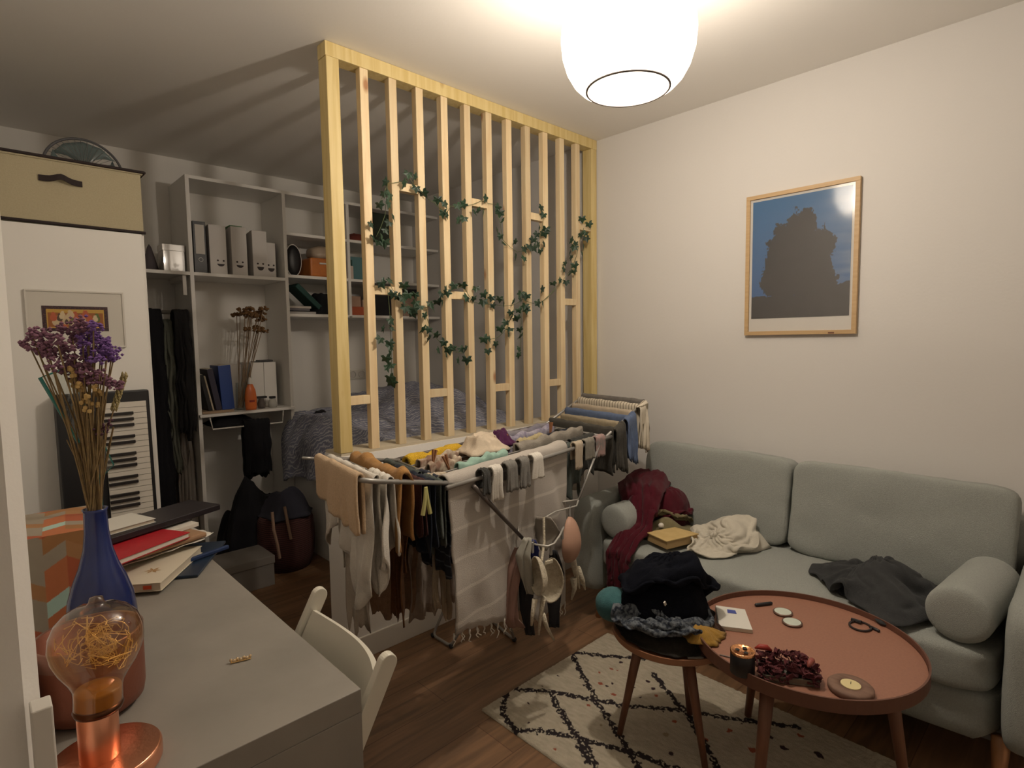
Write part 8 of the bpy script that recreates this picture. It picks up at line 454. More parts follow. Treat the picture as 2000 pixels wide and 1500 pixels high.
# ------------------------------------------------------------------ ivy garlands
M_leaf = mat('ivy_leaf', (0.025, 0.065, 0.030), .5, var=(12, (0.010, 0.028, 0.015), .15))
M_vine = mat('ivy_vine', (0.10, 0.13, 0.05), .7)
def leaf_pts(s):
    k = [(0, .0), (.22, .30), (.55, .28), (.42, .0), (.62, -.32), (.25, -.38), (0, -.85), (-.25, -.38), (-.62, -.32), (-.42, 0), (-.55, .28), (-.22, .30)]
    return [(x * s, y * s) for x, y in k]
def garland(name, label, path, leaves, seed):
    rnd = random.Random(seed)
    root = thing(name, label, 'ivy', at(*path[0], 'y', SY - .012), 'artificial ivy garlands')
    vm = MB(); P = []
    for k, p in enumerate(path):
        if p is None: continue
        P.append(p)
    seg = []
    for p in path + [None]:
        if p is None:
            if len(seg) > 1:
                pts = [at(a, b, 'y', SY - .010 + .008 * math.sin(i * 1.7)) for i, (a, b) in enumerate(seg)]
                fine = []
                for i in range(len(pts) - 1):
                    for q in range(4):
                        t = q / 4; c = pts[i].lerp(pts[i + 1], t); c.z -= .006 * math.sin(PI * t); fine.append(c)
                fine.append(pts[-1]); vm.tube(fine, .0013, 5)
            seg = []
        else: seg.append(p)
    build('vine', vm, M_vine, root, smooth=True)
    lm = MB()
    for (a, b) in leaves:
        c = at(a, b, 'y', SY - .016 - .012 * rnd.random())
        s = rnd.uniform(.033, .046)
        Mx = Matrix.Translation(c) @ Matrix.Rotation(rnd.uniform(-.7, .7), 4, 'Y') @ Matrix.Rotation(rnd.uniform(-1.2, .9), 4, 'Z') @ Matrix.Rotation(PI / 2 + rnd.uniform(-.4, .5), 4, 'X')
        L0 = leaf_pts(s); ctr = Mx @ Vector((0, 0, .004)); bb = len(lm.v)
        lm.v += [tuple(ctr)] + [tuple(Mx @ Vector((x, y, -.0015 - .04 * abs(x)))) for x, y in L0]
        n = len(L0)
        for i in range(n): lm.f.append((bb, bb + 1 + i, bb + 1 + (i + 1) % n))
    build('leaves', lm, M_leaf, root)
garland('ivy_garland', 'upper artificial ivy garland wound across the middle of the pine slats', 
  [(738, 402), (757, 358), (800, 348), (822, 374), (848, 396), (872, 414), (880, 402), (905, 402), (940, 392), (968, 398), (978, 440), (982, 468), (1010, 492), (1040, 482), (1057, 455), (1062, 420), None, (757, 358), (752, 420), (735, 462), None, (1140, 445), (1132, 470), (1126, 500), (1112, 530), (1085, 562), (1055, 592)],
  [(750,376),(762,380),(741,398),(760,396),(755,354),(798,338),(813,344),(792,356),(813,366),(826,375),(855,388),(868,396),(866,414),(873,418),(893,400),(908,398),(897,429),(906,425),(768,422),(724,436),(760,434),(752,448),(728,462),(746,462),(740,470),(752,472),(926,412),(944,411),(950,386),(936,410),(974,404),(977,414),(983,430),(971,448),(978,460),(983,474),(1008,471),(1024,484),(1034,480),(1008,499),(1024,503),(1043,482),(1056,489),(1054,444),(1067,446),(1049,456),(1063,454),(1063,475),(1052,476),(1062,418),(1058,404),(1042,466),
   (1137,426),(1150,436),(1144,454),(1135,457),(1145,464),(1118,468),(1125,474),(1122,482),(1140,480),(1114,492),(1117,501),(1137,494),(1104,513),(1102,525),(1115,532),(1121,529),(1122,516),(1095,546),(1106,550),(1080,553),(1061,563)], 4)
garland('ivy_garland', 'lower artificial ivy garland swagging in loops and hanging strands across the slats',
  [(738, 560), (757, 548), (775, 575), (800, 598), (825, 602), (848, 592), (872, 566), (905, 558), (925, 590), (962, 594), (1000, 596), (1020, 584), (1052, 594), (1085, 565), None, (757, 560), (762, 620), (764, 680), (765, 745), None, (830, 610), (845, 650), (870, 678), (905, 690), None, (1005, 600), (990, 640), (970, 660), (945, 660), None, (1018, 600), (1018, 640), (1016, 692)],
  [(760,546),(745,551),(768,572),(777,578),(786,582),(792,600),(800,606),(808,602),(812,590),(820,598),(805,612),(840,592),(846,600),(855,588),(864,590),(830,614),(871,562),(862,573),(874,570),(811,574),(797,574),(789,556),
   (887,556),(903,556),(912,580),(926,582),(930,562),(945,573),(961,580),(944,588),(976,582),(963,595),(984,592),(1004,588),(1018,572),(1016,582),(1024,578),(1030,576),(1026,596),(1028,603),(1013,604),(998,609),(1000,618),(1010,618),(1007,623),(988,628),(977,640),(997,642),(994,652),(1015,642),(1019,655),(945,660),(956,660),(969,670),(953,684),(1014,680),(1014,692),(1050,590),(1060,591),
   (762,624),(764,640),(749,640),(743,661),(761,668),(762,675),(763,688),(754,698),(756,716),(764,712),(761,736),(765,746),(829,642),(838,642),(840,658),(855,653),(868,667),(856,682),(876,681),(884,678),(900,680),(911,679),(872,692),(895,702),(912,700)], 9)

# ================================================================== SHELVING ON THE BACK WALL
sh = thing('shelving_unit', 'tall white built-in open shelving along the back wall', 'shelves', (1.0, 3.87, 0))
SF = 3.87; T = .022
for x in (1.0, 1.58, 2.045):
    build('side_panel', MB().box(x, x + T, SF, BY - .002, 0 if x < 2 else 1.59, 2.42), M_white, sh, bevel=.001)
def shelf(x0, x1, z, t=.02, name='shelf', y0=SF): build(name, MB().box(x0, x1, y0 + .001, BY - .002, z - t, z), M_white, sh, bevel=.001)
shelf(1.022, 1.58, 2.42, name='top_panel'); shelf(1.602, 2.045, 2.42, name='top_panel'); shelf(2.067, WX - .003, 2.42, name='top_panel')
shelf(1.022, 1.58, 1.84)
for z in (2.15, 1.865, 1.60):
    shelf(1.602, 2.045, z); shelf(2.067, WX - .003, z)
shelf(JX + .003, 1.0, 1.84)
# folding desk board and its white wire frame
build('desk_board', MB().box(1.003, 1.597, SF - .03, SF + .30, .945, .962), M_white, sh, bevel=.002)
wf = [(1.06, SF - .015, .945), (1.075, SF - .015, .865), (1.51, SF - .015, .862), (1.52, SF - .015, .945)]
build('wire_frame', MB().tube(wf, .005, 8), M_trim, sh)
build('wire_frame', MB().tube([(x, y + .22, z) for x, y, z in wf], .005, 8), M_trim, sh)
rail = build('clothes_rail', MB().tube([(JX + .01, 4.03, 1.60), (1.0, 4.03, 1.60)], .012, 12), mat('chrome', (.8, .8, .78), .15, 1), sh, smooth=True)
build('shelf_bracket', MB().box(.965, .985, 3.9, 4.2, 1.79, 1.82).box(.965, .985, 3.9, 3.93, 1.70, 1.79), M_trim, sh)

# lever arch file
def binder(x0, x1, y0, z0, z1):
    t = thing('lever_arch_file', 'black lever arch file with blank white spine label, leftmost on the shelf', 'file', (x0, y0, z0))
    build('cover', MB().box(x0, x1, y0, y0 + .26, z0, z1), M_black, t, bevel=.002)
    build('spine_label', MB().box(x0 + .012, x1 - .010, y0 - .002, y0, z0 + .115, z1 - .02), mat('label_card', (.62, .59, .54), .7), t)
    build('finger_hole', MB().tube([((x0 + x1) / 2 + .012 * math.cos(a), y0 - .003, z0 + .08 + .012 * math.sin(a)) for a in [k * PI / 8 for k in range(16)]], .002, 6, True), M_steel, t)
binder(1.035, 1.108, 3.90, 1.841, 2.155)
def magfile(x0, x1, y0, z1, label, spots, smile=False):
    t = thing('magazine_file', label, 'magazine file', (x0, y0, 1.841), 'white cardboard magazine files')
    build('box', MB().prism([(y0, 1.841), (y0 + .25, 1.841), (y0 + .25, z1 - .03), (y0 + .03, z1), (y0, z1)], x0, x1, Matrix(((0, 0, 1, 0), (1, 0, 0, 0), (0, 1, 0, 0), (0, 0, 0, 1)))), mat('white_card', (.66, .63, .60), .7), t, bevel=.002)
    cx = (x0 + x1) / 2 + spots
    f = MB()
    for dx in (-.017, .017):
        f.lathe([(0, 0), (.006, 0), (.006, .001)], 12, M=Matrix.Translation((cx + dx, y0 - .0005, 1.925)) @ Matrix.Rotation(PI / 2, 4, 'X'))
    f.poly([(cx + .022 * math.cos(a), y0 - .0012, 1.905 + (.024 if smile else .016) * math.sin(a)) for a in [PI + k * PI / 10 for k in range(11)]])
    build('face_cutout', f, mat('cutout_dark', (.06, .05, .05), .8), t)
    return t
magfile(1.125, 1.225, 3.90, 2.145, 'white magazine file beside the black lever arch file', .012)
magfile(1.255, 1.350, 3.90, 2.150, 'white magazine file with green papers sticking out of its top', 0)
tag(build('folder_papers', MB().box(1.262, 1.342, 3.94, 4.12, 2.10, 2.163), mat('green_paper', (.06, .22, .07), .6), bevel=.004), 'bright green folders standing inside the middle white magazine file', 'folders')
magfile(1.385, 1.478, 3.90, 2.140, 'white magazine file with a wide dark smile cut-out', 0, True)
magfile(1.480, 1.545, 3.93, 2.075, 'shorter white magazine file with smile cut-out, at the right end of the row', 0, True)

# white glossy box on the left shelf
t = thing('white_box', 'glossy white photo box on the left shelf beside the panel', 'box', (.87, 3.93, 1.841))
build('box_body', MB().box(.875, .992, 3.93, 4.05, 1.841, 2.0), mat('gloss_white', (.7, .67, .64), .12, coat=1), t, bevel=.003)
build('lid', MB().box(.872, .995, 3.927, 4.053, 1.965, 2.004), mat('gloss_white', (.7, .67, .64), .12), t, bevel=.002)
tag(build('cone_ornament', MB().lathe([(0, 0), (.05, 0), (.03, .08), (.012, .15), (0, .17)], 16, (.83, 4.05, 1.841)), mat('dark_mauve', (.12, .10, .11), .7), smooth=True), 'dark cone shaped ornament standing left of the glossy white box', 'ornament')

# second bay: helmet-like black case, orange box, green folders
t = thing('round_case', 'black oval case with pale rim on the middle shelf', 'case', (1.69, 4.0, 1.866))
Mx = Matrix.Translation((1.685, 3.98, 1.976)) @ Matrix.Rotation(PI / 2, 4, 'X')
build('shell', MB().lathe([(0, .03), (.035, .03), (.052, .015), (.055, 0), (.052, -.02), (0, -.03)], 28, M=Mx @ Matrix.Diagonal((1, 2.0, 1, 1))), M_black, t, smooth=True)
build('rim', MB().tube([tuple(Mx @ Vector((.056 * math.cos(a), .110 * math.sin(a), 0.006))) for a in [k * PI / 16 for k in range(32)]], .004, 6, True), M_trim, t, smooth=True)
M_or = mat('orange_plastic', (.62, .20, .035), .3, var=(20, (.5, .15, .03), .2))
t = thing('orange_box', 'translucent orange storage box with handle slot on the middle shelf', 'box', (1.78, 3.9, 1.866))
build('tub', MB().box(1.775, 1.975, 3.90, 4.12, 1.866, 2.0), M_or, t, bevel=.012)
build('handle', MB().box(1.84, 1.90, 3.893, 3.902, 1.955, 1.967), M_trim, t, bevel=.004)
cushion('plastic_bag', 1.888, 4.0, 2.045, .082, .08, .045, mat('cloudy_bag', (.45, .36, .27), .3), t, p=3, wr=.02, seed=3, n=20)
M_gr = mat('dark_green_cloth', (.012, .06, .05), .7)
t = thing('green_folder', 'dark green folder slumped diagonally on the lower shelf of the second bay', 'folder', (1.72, 3.98, 1.601))
Mx = Matrix.Translation((1.775, 3.97, 1.715)) @ Matrix.Rotation(.75, 4, 'Y')
build('cover', MB().box(-.13, .13, -.05, .12, -.018, .018, Mx), M_gr, t, bevel=.005)
heap('dark_fabric_bundle', [(1.83, 3.9), (2.03, 3.9), (2.03, 4.15), (1.8, 4.15)], 1.601, .17, mat('black_cloth', (.006, .008, .012), .95), seed=2, nr=16, na=40)
tag(bpy.data.objects['dark_fabric_bundle'], 'bundle of black fabric behind the slumped green folder', 'clothes')
for k, (x0, x1, z0, c) in enumerate(((1.61, 1.80, 1.601, (.42, .40, .38)), (1.615, 1.76, 1.623, (.15, .14, .15)), (1.61, 1.775, 1.640, (.5, .45, .40)))):
    tag(build('magazine', MB().box(x0, x1, 3.895 + .01 * k, 4.1, z0, z0 + .016), mat('magazine%d' % k, c, .6), bevel=.002),
        ['bottom magazine with pale grey cover under the green folder', 'dark covered magazine in the middle of the small stack', 'cream magazine lying on top of the small stack'][k], 'magazine', 'magazines on the lower shelf of the second bay')
# third bay
heap('red_cloth_bag', [(2.075, 3.9), (2.25, 3.9), (2.25, 4.15), (2.075, 4.15)], 2.151, lambda x, y: .03 + .3 * (x - 2.06), mat('brick_red_cloth', (.22, .045, .03), .9), seed=5, nr=16, na=40, fold=.012)
tag(bpy.data.objects['red_cloth_bag'], 'brick red cloth bag lying on the upper shelf of the right bay', 'bag')
t = thing('green_picture', 'dark green framed panel leaning on the shelf behind the ivy', 'picture', (2.30, 4.0, 2.151))
build('panel', MB().box(2.30, 2.475, 3.98, 3.995, 2.151, 2.40), mat('dark_green_panel', (.035, .05, .035), .4), t, bevel=.002)
build('frame_edge', MB().box(2.296, 2.30, 3.975, 4.0, 2.151, 2.404).box(2.296, 2.479, 3.975, 4.0, 2.40, 2.404), M_black, t)
tag(build('teal_box', MB().box(2.10, 2.28, 3.95, 4.15, 1.866, 2.04), mat('teal_card', (.10, .22, .24), .7), bevel=.003), 'teal cardboard box on the middle shelf of the right bay', 'box')
t = thing('cream_bottle', 'small cream bottle with dark green cap beside the teal box', 'bottle', (2.085, 3.92, 1.866))
build('bottle_body', MB().box(2.072, 2.110, 3.905, 3.94, 1.866, 1.965), mat('cream_plastic', (.62, .52, .45), .5), t, bevel=.006)
build('cap', MB().box(2.078, 2.104, 3.91, 3.936, 1.965, 2.01), M_gr, t, bevel=.004)
M_ob = mat('orange_red_card', (.45, .10, .04), .7)
tag(build('red_box', MB().box(2.085, 2.27, 3.92, 4.12, 1.601, 1.665), M_ob, bevel=.003), 'low orange red box on the bottom shelf of the right bay', 'box')
tag(build('beige_box', MB().box(2.09, 2.18, 3.94, 4.10, 1.666, 1.745), mat('beige_card', (.50, .33, .24), .7), bevel=.003), 'beige carton standing on the orange red box, left one', 'box')
tag(build('beige_box', MB().box(2.19, 2.26, 3.93, 4.08, 1.666, 1.72), mat('beige_card2', (.55, .40, .30), .7), bevel=.003), 'smaller beige carton standing on the orange red box, right one', 'box')
tag(build('black_crate', MB().box(2.30, 2.44, 3.93, 4.12, 1.601, 1.80), M_black, bevel=.004), 'black upright crate on the bottom shelf of the right bay', 'crate')
tag(build('metal_tin', MB().lathe([(0, 0), (.022, 0), (.022, .17), (.018, .175), (0, .175)], 20, (2.475, 3.95, 1.601)), mat('tin', (.4, .39, .37), .3, .6), smooth=True), 'slim grey metal tin standing right of the black crate', 'tin')
t = thing('gift_bag', 'black topped beige bag on the bottom shelf, far right', 'bag', (2.56, 3.95, 1.601))
build('bag_body', MB().box(2.55, 2.68, 3.93, 4.05, 1.601, 1.79), mat('beige_pink', (.42, .30, .24), .7), t, bevel=.005)
build('bag_top', MB().box(2.548, 2.682, 3.928, 4.052, 1.79, 1.82), M_black, t)

# things on the folding desk
tag(build('thin_book', MB().box(1.025, 1.21, 3.87, 4.02, .963, .978), mat('tan_cover', (.34, .24, .15), .7), bevel=.002), 'thin tan book lying flat under the leaning books', 'book')
def leanbook(x, wd, hgt, ang, m, label, g='books leaning on the folding desk'):
    t = thing('book', label, 'book', (x, 3.9, .979), g)
    Mx = Matrix.Translation((x, 3.90, .980)) @ Matrix.Rotation(ang, 4, 'Y')
    build('cover', MB().box(-wd, 0, 0, .17, 0, hgt, Mx), m, t, bevel=.002)
    build('pages', MB().box(-wd + .003, -.003, .004, .165, .004, hgt + .001, Mx), mat('paper_edge', (.60, .54, .44), .8), t)
leanbook(1.092, .022, .235, -.19, M_black, 'narrow black book leaning left, leftmost of the three')
leanbook(1.103, .010, .225, -.19, mat('cream_spine', (.45, .38, .28), .7), 'thin cream book leaning between the black and the dark navy book')
leanbook(1.150, .035, .27, -.17, mat('navy_book', (.03, .025, .05), .5), 'dark navy book leaning left between the black and the blue ones')
leanbook(1.225, .075, .285, -.05, mat('blue_book', (.02, .06, .26), .4), 'thick bright blue box file, tallest of the leaning books')
for k, (x0, x1, l) in enumerate(((1.235, 1.31, 'white file box right behind the dried flowers, left one'), (1.37, 1.455, 'white file box left of the rightmost one'), (1.457, 1.54, 'rightmost white file box with dark things on its top'))):
    tag(build('file_box', MB().box(x0, x1, 4.0, 4.23, .963, 1.262 + .008 * (k > 0)), M_white, bevel=.002), l, 'file box', 'white file boxes on the folding desk')
tag(build('dark_gadget', MB().box(1.44, 1.53, 4.02, 4.1, 1.271, 1.285).box(1.40, 1.45, 4.03, 4.09, 1.271, 1.276), mat('gadget', (.06, .06, .06), .5), bevel=.003), 'flat dark object lying on top of the white file boxes', 'gadget')
t = thing('lotion_bottle', 'orange sun lotion bottle with white cap on the folding desk', 'bottle', (1.325, 3.895, .963))
build('bottle_body', MB().lathe([(0, 0), (.033, 0), (.037, .02), (.038, .08), (.032, .13), (.018, .165), (.012, .172), (0, .172)], 24, M=Matrix.Translation((1.325, 3.895, .963)) @ Matrix.Diagonal((1, .6, 1, 1))), mat('lotion_orange', (.70, .17, .04), .35), t, smooth=True)
build('cap', MB().lathe([(.015, .170), (.012, .20), (.005, .215), (0, .215)], 16, (1.325, 3.895, .963)), M_trim, t, smooth=True)
build('logo', MB().box(1.308, 1.342, 3.870, 3.873, 1.015, 1.028), mat('logo_red', (.30, .03, .02), .5), t, bevel=.003)
t = thing('alarm_clock', 'small dark trinket stand behind the orange bottle', 'trinkets', (1.40, 3.93, .963))
build('jar', MB().lathe([(0, 0), (.022, 0), (.026, .03), (.018, .06), (.02, .065), (0, .065)], 16, (1.405, 3.93, .963)), mat('smoky', (.12, .10, .09), .3), t, smooth=True)
build('lid', MB().box(1.37, 1.44, 3.915, 3.945, 1.03, 1.045), M_black, t, bevel=.004)
t['label'] = 'small smoky jar with flat black lid right of the orange bottle'; t.name = 'storage_jar'; t['category'] = 'jar'
t = thing('perfume_bottle', 'clear perfume bottle with dark cap near the right panel', 'bottle', (1.48, 3.92, .963))
build('bottle_body', MB().lathe([(0, 0), (.026, 0), (.03, .03), (.02, .055), (0, .06)], 16, (1.475, 3.92, .963)), mat('frost', (.45, .44, .40), .2), t, smooth=True)
build('cap', MB().box(1.455, 1.495, 3.91, 3.93, 1.023, 1.04), M_black, t, bevel=.003)
t = thing('dried_flowers', 'bunch of dried yarrow with brown flat heads in a slim glass on the folding desk', 'dried flowers', (1.28, 3.95, .963))
rnd = random.Random(3); st = MB(); hd = MB()
for k in range(16):
    ex, ez = 1.37 + rnd.uniform(-.085, .10), 1.60 + rnd.uniform(-.05, .045)
    if k > 12: ez -= .08
    ey = 3.95 + rnd.uniform(-.06, .06); bx = 1.275 + rnd.uniform(-.02, .02)
    st.tube([(bx, 3.95, .975), (lerp(bx, ex, .35), lerp(3.95, ey, .4), 1.18), (ex, ey, ez)], .0025, 5)
    hd = MB()
    for q in range(16):
        a = rnd.random() * 2 * PI; rr = rnd.random() ** .5 * .036
        hd.ball((ex + rr * math.cos(a), ey + rr * math.sin(a), ez + rnd.uniform(-.006, .012) - rr * .3), rnd.uniform(.008, .013), 6, (1, 1, .8))
    build('flower_head', hd, mat('yarrow_brown', (.24, .13, .05), .95, var=(90, (.14, .07, .03), .2)), t)
build('stems', st, mat('dry_stem', (.32, .23, .15), .9), t)
build('glass', MB().lathe([(0, .0), (.028, 0), (.03, .1), (.026, .18)], 20, (1.28, 3.95, .963)), M_glass, t, smooth=True)

# trousers hanging from the wire frame, bags below
M_ink = mat('black_wool', (.006, .006, .009), .97, bump=(200, .3))
t = drape('black_trousers', (1.26, 3.865, .876), (1.42, 3.865, .872), .36, .33, M_ink, r=.02, folds=2, amp=.012, seed=3, thick=.02)
tag(t, 'black trousers folded over the white wire frame under the desk board', 'trousers')
heap('black_garment', [(1.09, 3.86), (1.34, 3.86), (1.36, 4.08), (1.09, 4.08)], .868, .055, M_ink, seed=7, nr=16, na=44)
tag(bpy.data.objects['black_garment'], 'black garment bundled in the wire frame under the desk board', 'clothes')
heap('black_rucksack', [(1.03, 3.55), (1.33, 3.5), (1.46, 3.62), (1.44, 3.9), (1.05, 3.9)], 0.0, .44, M_ink, seed=11, prof=3.5, fold=.03)
tag(bpy.data.objects['black_rucksack'], 'black rucksack slumped on the floor below the hanging black trousers', 'bag')
t = thing('woven_basket', 'dark red brown woven basket with straps on the floor beside the bed', 'basket', (1.37, 3.55, 0))
M_bask = mat('woven_red_brown', (.10, .035, .03), .9, wave=(26, 2.5, (.045, .015, .015), .3, .6, 'Z'), bump=(90, .5))
build('basket_body', MB().lathe([(0, 0), (.14, 0), (.165, .08), (.172, .18), (.165, .30), (.15, .34), (.14, .33), (.14, .05), (0, .03)], 30, (1.37, 3.52, 0)), M_bask, t, smooth=True)
build('strap', MB().tube([(1.24, 3.38, .40), (1.235, 3.355, .30), (1.25, 3.345, .20), (1.26, 3.35, .12)], .009, 6), mat('strap_tan', (.30, .19, .13), .8), t)
build('strap', MB().tube([(1.31, 3.37, .42), (1.315, 3.345, .32), (1.33, 3.345, .22)], .009, 6), mat('strap_tan', (.30, .19, .13), .8), t)
heap('dark_coat', [(1.26, 3.38), (1.45, 3.36), (1.52, 3.5), (1.50, 3.7), (1.22, 3.68)], .33, .13, mat('dark_slate_cloth', (.03, .03, .045), .95), seed=13, nr=20, na=60)
tag(bpy.data.objects['dark_coat'], 'dark slate coat stuffed into the top of the woven basket', 'coat')
t = thing('shoe_box', 'grey cardboard shoe box with lid on the floor left of the basket', 'box', (1.1, 3.2, 0))
build('box_body', MB().box(.93, 1.20, 3.28, 3.52, 0, .17), mat('grey_card', (.20, .18, .16), .8), t, bevel=.003)
build('lid', MB().box(.925, 1.205, 3.275, 3.525, .13, .175), mat('grey_card', (.20, .18, .16), .8), t, bevel=.003)

# coats on the rail
def coat(name, label, x0, x1, y, zt, zb, m, seed, cat='coat'):
    t = drape(name, (x0, y, zt), (x1, y, zt), zt - zb, zt - zb - .04, m, r=.05, folds=2.2, amp=.022, seed=seed, side=(0, -1, 0), thick=.012, lean=.02, narrow=-.12)
    return tag(t, label, cat, 'clothes hanging on the rail')
coat('coat', 'long black coat at the left end of the clothes rail', .66, .855, 4.0, 1.565, .36, M_ink, 21)
coat('dress', 'narrow grey green dress hanging between the two dark coats', .862, .905, 4.0, 1.50, .62, mat('sage_cloth', (.15, .16, .13), .9), 22, 'dress')
coat('jacket', 'dark charcoal jacket at the right end of the clothes rail', .905, .985, 3.93, 1.56, .86, mat('charcoal_wool', (.018, .018, .02), .95), 23, 'jacket')
coat('garment_bag', 'pale grey cloth garment bag below the dark jacket', .905, .985, 4.05, 1.48, .12, mat('pale_grey_cloth', (.30, .27, .24), .9), 24, 'garment bag')

# ================================================================== WARDROBE, STORAGE BOX, FAN, PICTURE, KEYBOARD
t = thing('wardrobe', 'plain white wardrobe with a small framed picture on its front', 'wardrobe', (.31, 2.85, 0))
build('carcass', MB().box(JX + .012, .572, 2.87, 3.45, 0, 1.868), M_white, t, bevel=.003)
build('front_panel', MB().box(JX + .012, .560, 2.85, 2.87, .0, 1.868), M_white, t, bevel=.002)
M_tan = mat('tan_canvas', (.52, .46, .31), .9, var=(180, (.46, .40, .26), .3), bump=(400, .3))
M_trimb = mat('dark_piping', (.025, .015, .015), .8)
t = thing('storage_box', 'tan canvas storage box with dark piping and handle on the wardrobe', 'storage box', (.33, 2.87, 1.869))
build('box_body', MB().box(.055, .570, 2.855, 3.34, 1.872, 2.118), M_tan, t, bevel=.004)
build('lid', MB().box(.05, .578, 2.85, 3.345, 2.115, 2.130), M_tan, t, bevel=.004)
for a, b in (((.05, 2.85, 2.128), (.583, 2.848, 2.126)), ((.05, 2.852, 1.878), (.575, 2.852, 1.875))):
    build('piping', MB().tube([a, b], .006, 6), M_trimb, t)
build('piping', MB().tube([(.583, 2.848, 2.126), (.583, 3.34, 2.128)], .006, 6), M_trimb, t)
hb = MB(); pts = []
for i in range(13):
    a = i / 12; pts.append((.233 + .135 * a, 2.851 - .018 * math.sin(PI * a) ** 2 , 2.045 - .004 * a + .012 * math.exp(-((a - .5) / .16) ** 2)))
hb.quad_grid([[(x, y, z + .011), (x, y, z - .011)] for x, y, z in pts], 13, 2)
build('handle', hb, M_trimb, t, solid=.003)
# fan on top
t = thing('desk_fan', 'round desk fan with blue grey blades standing behind the tan storage box', 'fan', (.44, 3.44, 1.87))
FC = Vector((.455, 3.43, 2.235)); FR = .155
Mx = Matrix.Translation(FC) @ Matrix.Rotation(PI / 2 - .12, 4, 'X')
gd = MB()
for k in range(36):
    a = 2 * PI * k / 36
    gd.tube([tuple(Mx @ Vector((rr * math.cos(a + .3 * rr), rr * math.sin(a + .3 * rr), zz))) for rr, zz in ((.02, .035), (.07, .034), (.12, .024), (.15, .004))], .0011, 4)
build('wire_guard', gd, mat('guard_wire', (.30, .30, .30), .4, .4), t)
build('rim', MB().tube([tuple(Mx @ Vector((FR * math.cos(a), FR * math.sin(a), 0))) for a in [k * PI / 24 for k in range(48)]], .006, 8, True), mat('rim_grey', (.12, .12, .13), .5), t, smooth=True)
for k in range(3):
    a0 = PI / 2 + 2 * PI * k / 3; b = MB(); g = []
    for i in range(8):
        rr = .02 + .118 * i / 7; g.append([tuple(Mx @ Vector((rr * math.cos(a0 + s * (.35 + .75 * i / 7)), rr * math.sin(a0 + s * (.35 + .75 * i / 7)), .012 - .012 * s))) for s in (-1, -.5, 0, .5, 1)])
    b.quad_grid(g, 8, 5); build('blade', b, mat('blade_blue_grey', (.16, .21, .21), .25), t, smooth=True, solid=.002)
build('hub', MB().lathe([(0, .03), (.022, .028), (.026, .0), (.02, -.03), (0, -.03)], 20, M=Mx), M_black, t, smooth=True)
build('motor_housing', MB().lathe([(0, -.13), (.03, -.12), (.05, -.08), (.05, -.04), (0, -.03)], 20, M=Mx), mat('rim_grey', (.12, .12, .13), .5), t, smooth=True)
build('stand', MB().tube([(.455, 3.50, 2.20), (.455, 3.52, 2.05), (.455, 3.52, 1.90)], .014, 10), mat('rim_grey', (.12, .12, .13), .5), t, smooth=True)
build('base', MB().lathe([(0, 0), (.09, 0), (.085, .02), (.02, .035), (0, .035)], 24, (.455, 3.47, 1.869)), mat('rim_grey', (.12, .12, .13), .5), t, smooth=True)
t.name = 'desk_fan'
# the wardrobe is deep enough for the fan
bpy.data.objects['carcass'].data.vertices  # keep

def painted(name, nx, ny, w_, h_, fn, m, origin, ux, uy, parent=None, thick=0.0, loc=None, zf=None):
    """flat sheet whose surface pattern comes from fn(u,v) -> colour"""
    O, ux, uy = Vector(origin), Vector(ux), Vector(uy); nz = ux.cross(uy)
    mb = MB(); G = []; cols = []
    for i in range(nx):
        row = []
        for j in range(ny):
            u, v = i / (nx - 1), j / (ny - 1)
            p = O + ux * (u * w_) + uy * (v * h_)
            if zf: p = p + nz * zf(u, v)
            row.append(tuple(p)); cols.append(fn(u, v))
        G.append(row)
    mb.quad_grid(G, nx, ny)
    return build(name, mb, m, parent, smooth=True, cols=cols, loc=loc)
def attr_mat(name, rough=.6, var=None, bump=None, coat=0, spec=None):
    return mat(name, (1, 1, 1), rough, attr='Col', var=var or (60, (.93, .93, .93), .3), bump=bump, coat=coat, spec=spec)

# small framed folk picture on the wardrobe
t = thing('small_picture', 'small framed folk art print on the wardrobe front behind the dried bouquet', 'picture', (.32, 2.848, 1.39))
fx0, fx1, fz0, fz1 = .163, .478, 1.392, 1.618
M_wf = mat('white_frame', (.66, .63, .57), .5)
build('frame', MB().box(fx0, fx1, 2.838, 2.849, fz0, fz0 + .006).box(fx0, fx1, 2.838, 2.849, fz1 - .006, fz1).box(fx0, fx0 + .006, 2.838, 2.849, fz0 + .006, fz1 - .006).box(fx1 - .006, fx1, 2.838, 2.849, fz0 + .006, fz1 - .006), M_wf, t)
build('mat_board', MB().box(fx0 + .006, fx1 - .006, 2.842, 2.849, fz0 + .006, fz1 - .006), mat('mat_board', (.62, .59, .53), .8), t)
rf = random.Random(8); figs = [(rf.uniform(.14, .86), rf.uniform(.25, .68), rf.uniform(.03, .06), rf.choice(((.60, .48, .30), (.55, .42, .26), (.08, .05, .03), (.10, .14, .03), (.45, .10, .04)))) for _ in range(26)]
def folk(u, v):
    e = min(u, 1 - u) * 2.1; e2 = min(v, 1 - v)
    if min(e, e2) < .13: return (.035, .012, .02) if (N(u * 60, v * 30) < .25) else (.12, .05, .03)
    if min(e, e2) < .16: return (.55, .33, .06)
    c = (.30, .10, .02) if v < .74 else (.50, .30, .05)
    for fx, fy, s, fc in figs:
        if ((u - fx) / s) ** 2 + ((v - fy) / (s * 2.6)) ** 2 < 1 or ((u - fx) / (s * .6)) ** 2 + ((v - fy - s * 3) / (s * 1.2)) ** 2 < 1: c = fc
    return c
painted('print', 120, 60, .21, .098, folk, attr_mat('folk_print', .5), (.211, 2.8405, 1.459), (1, 0, 0), (0, 0, 1), t)

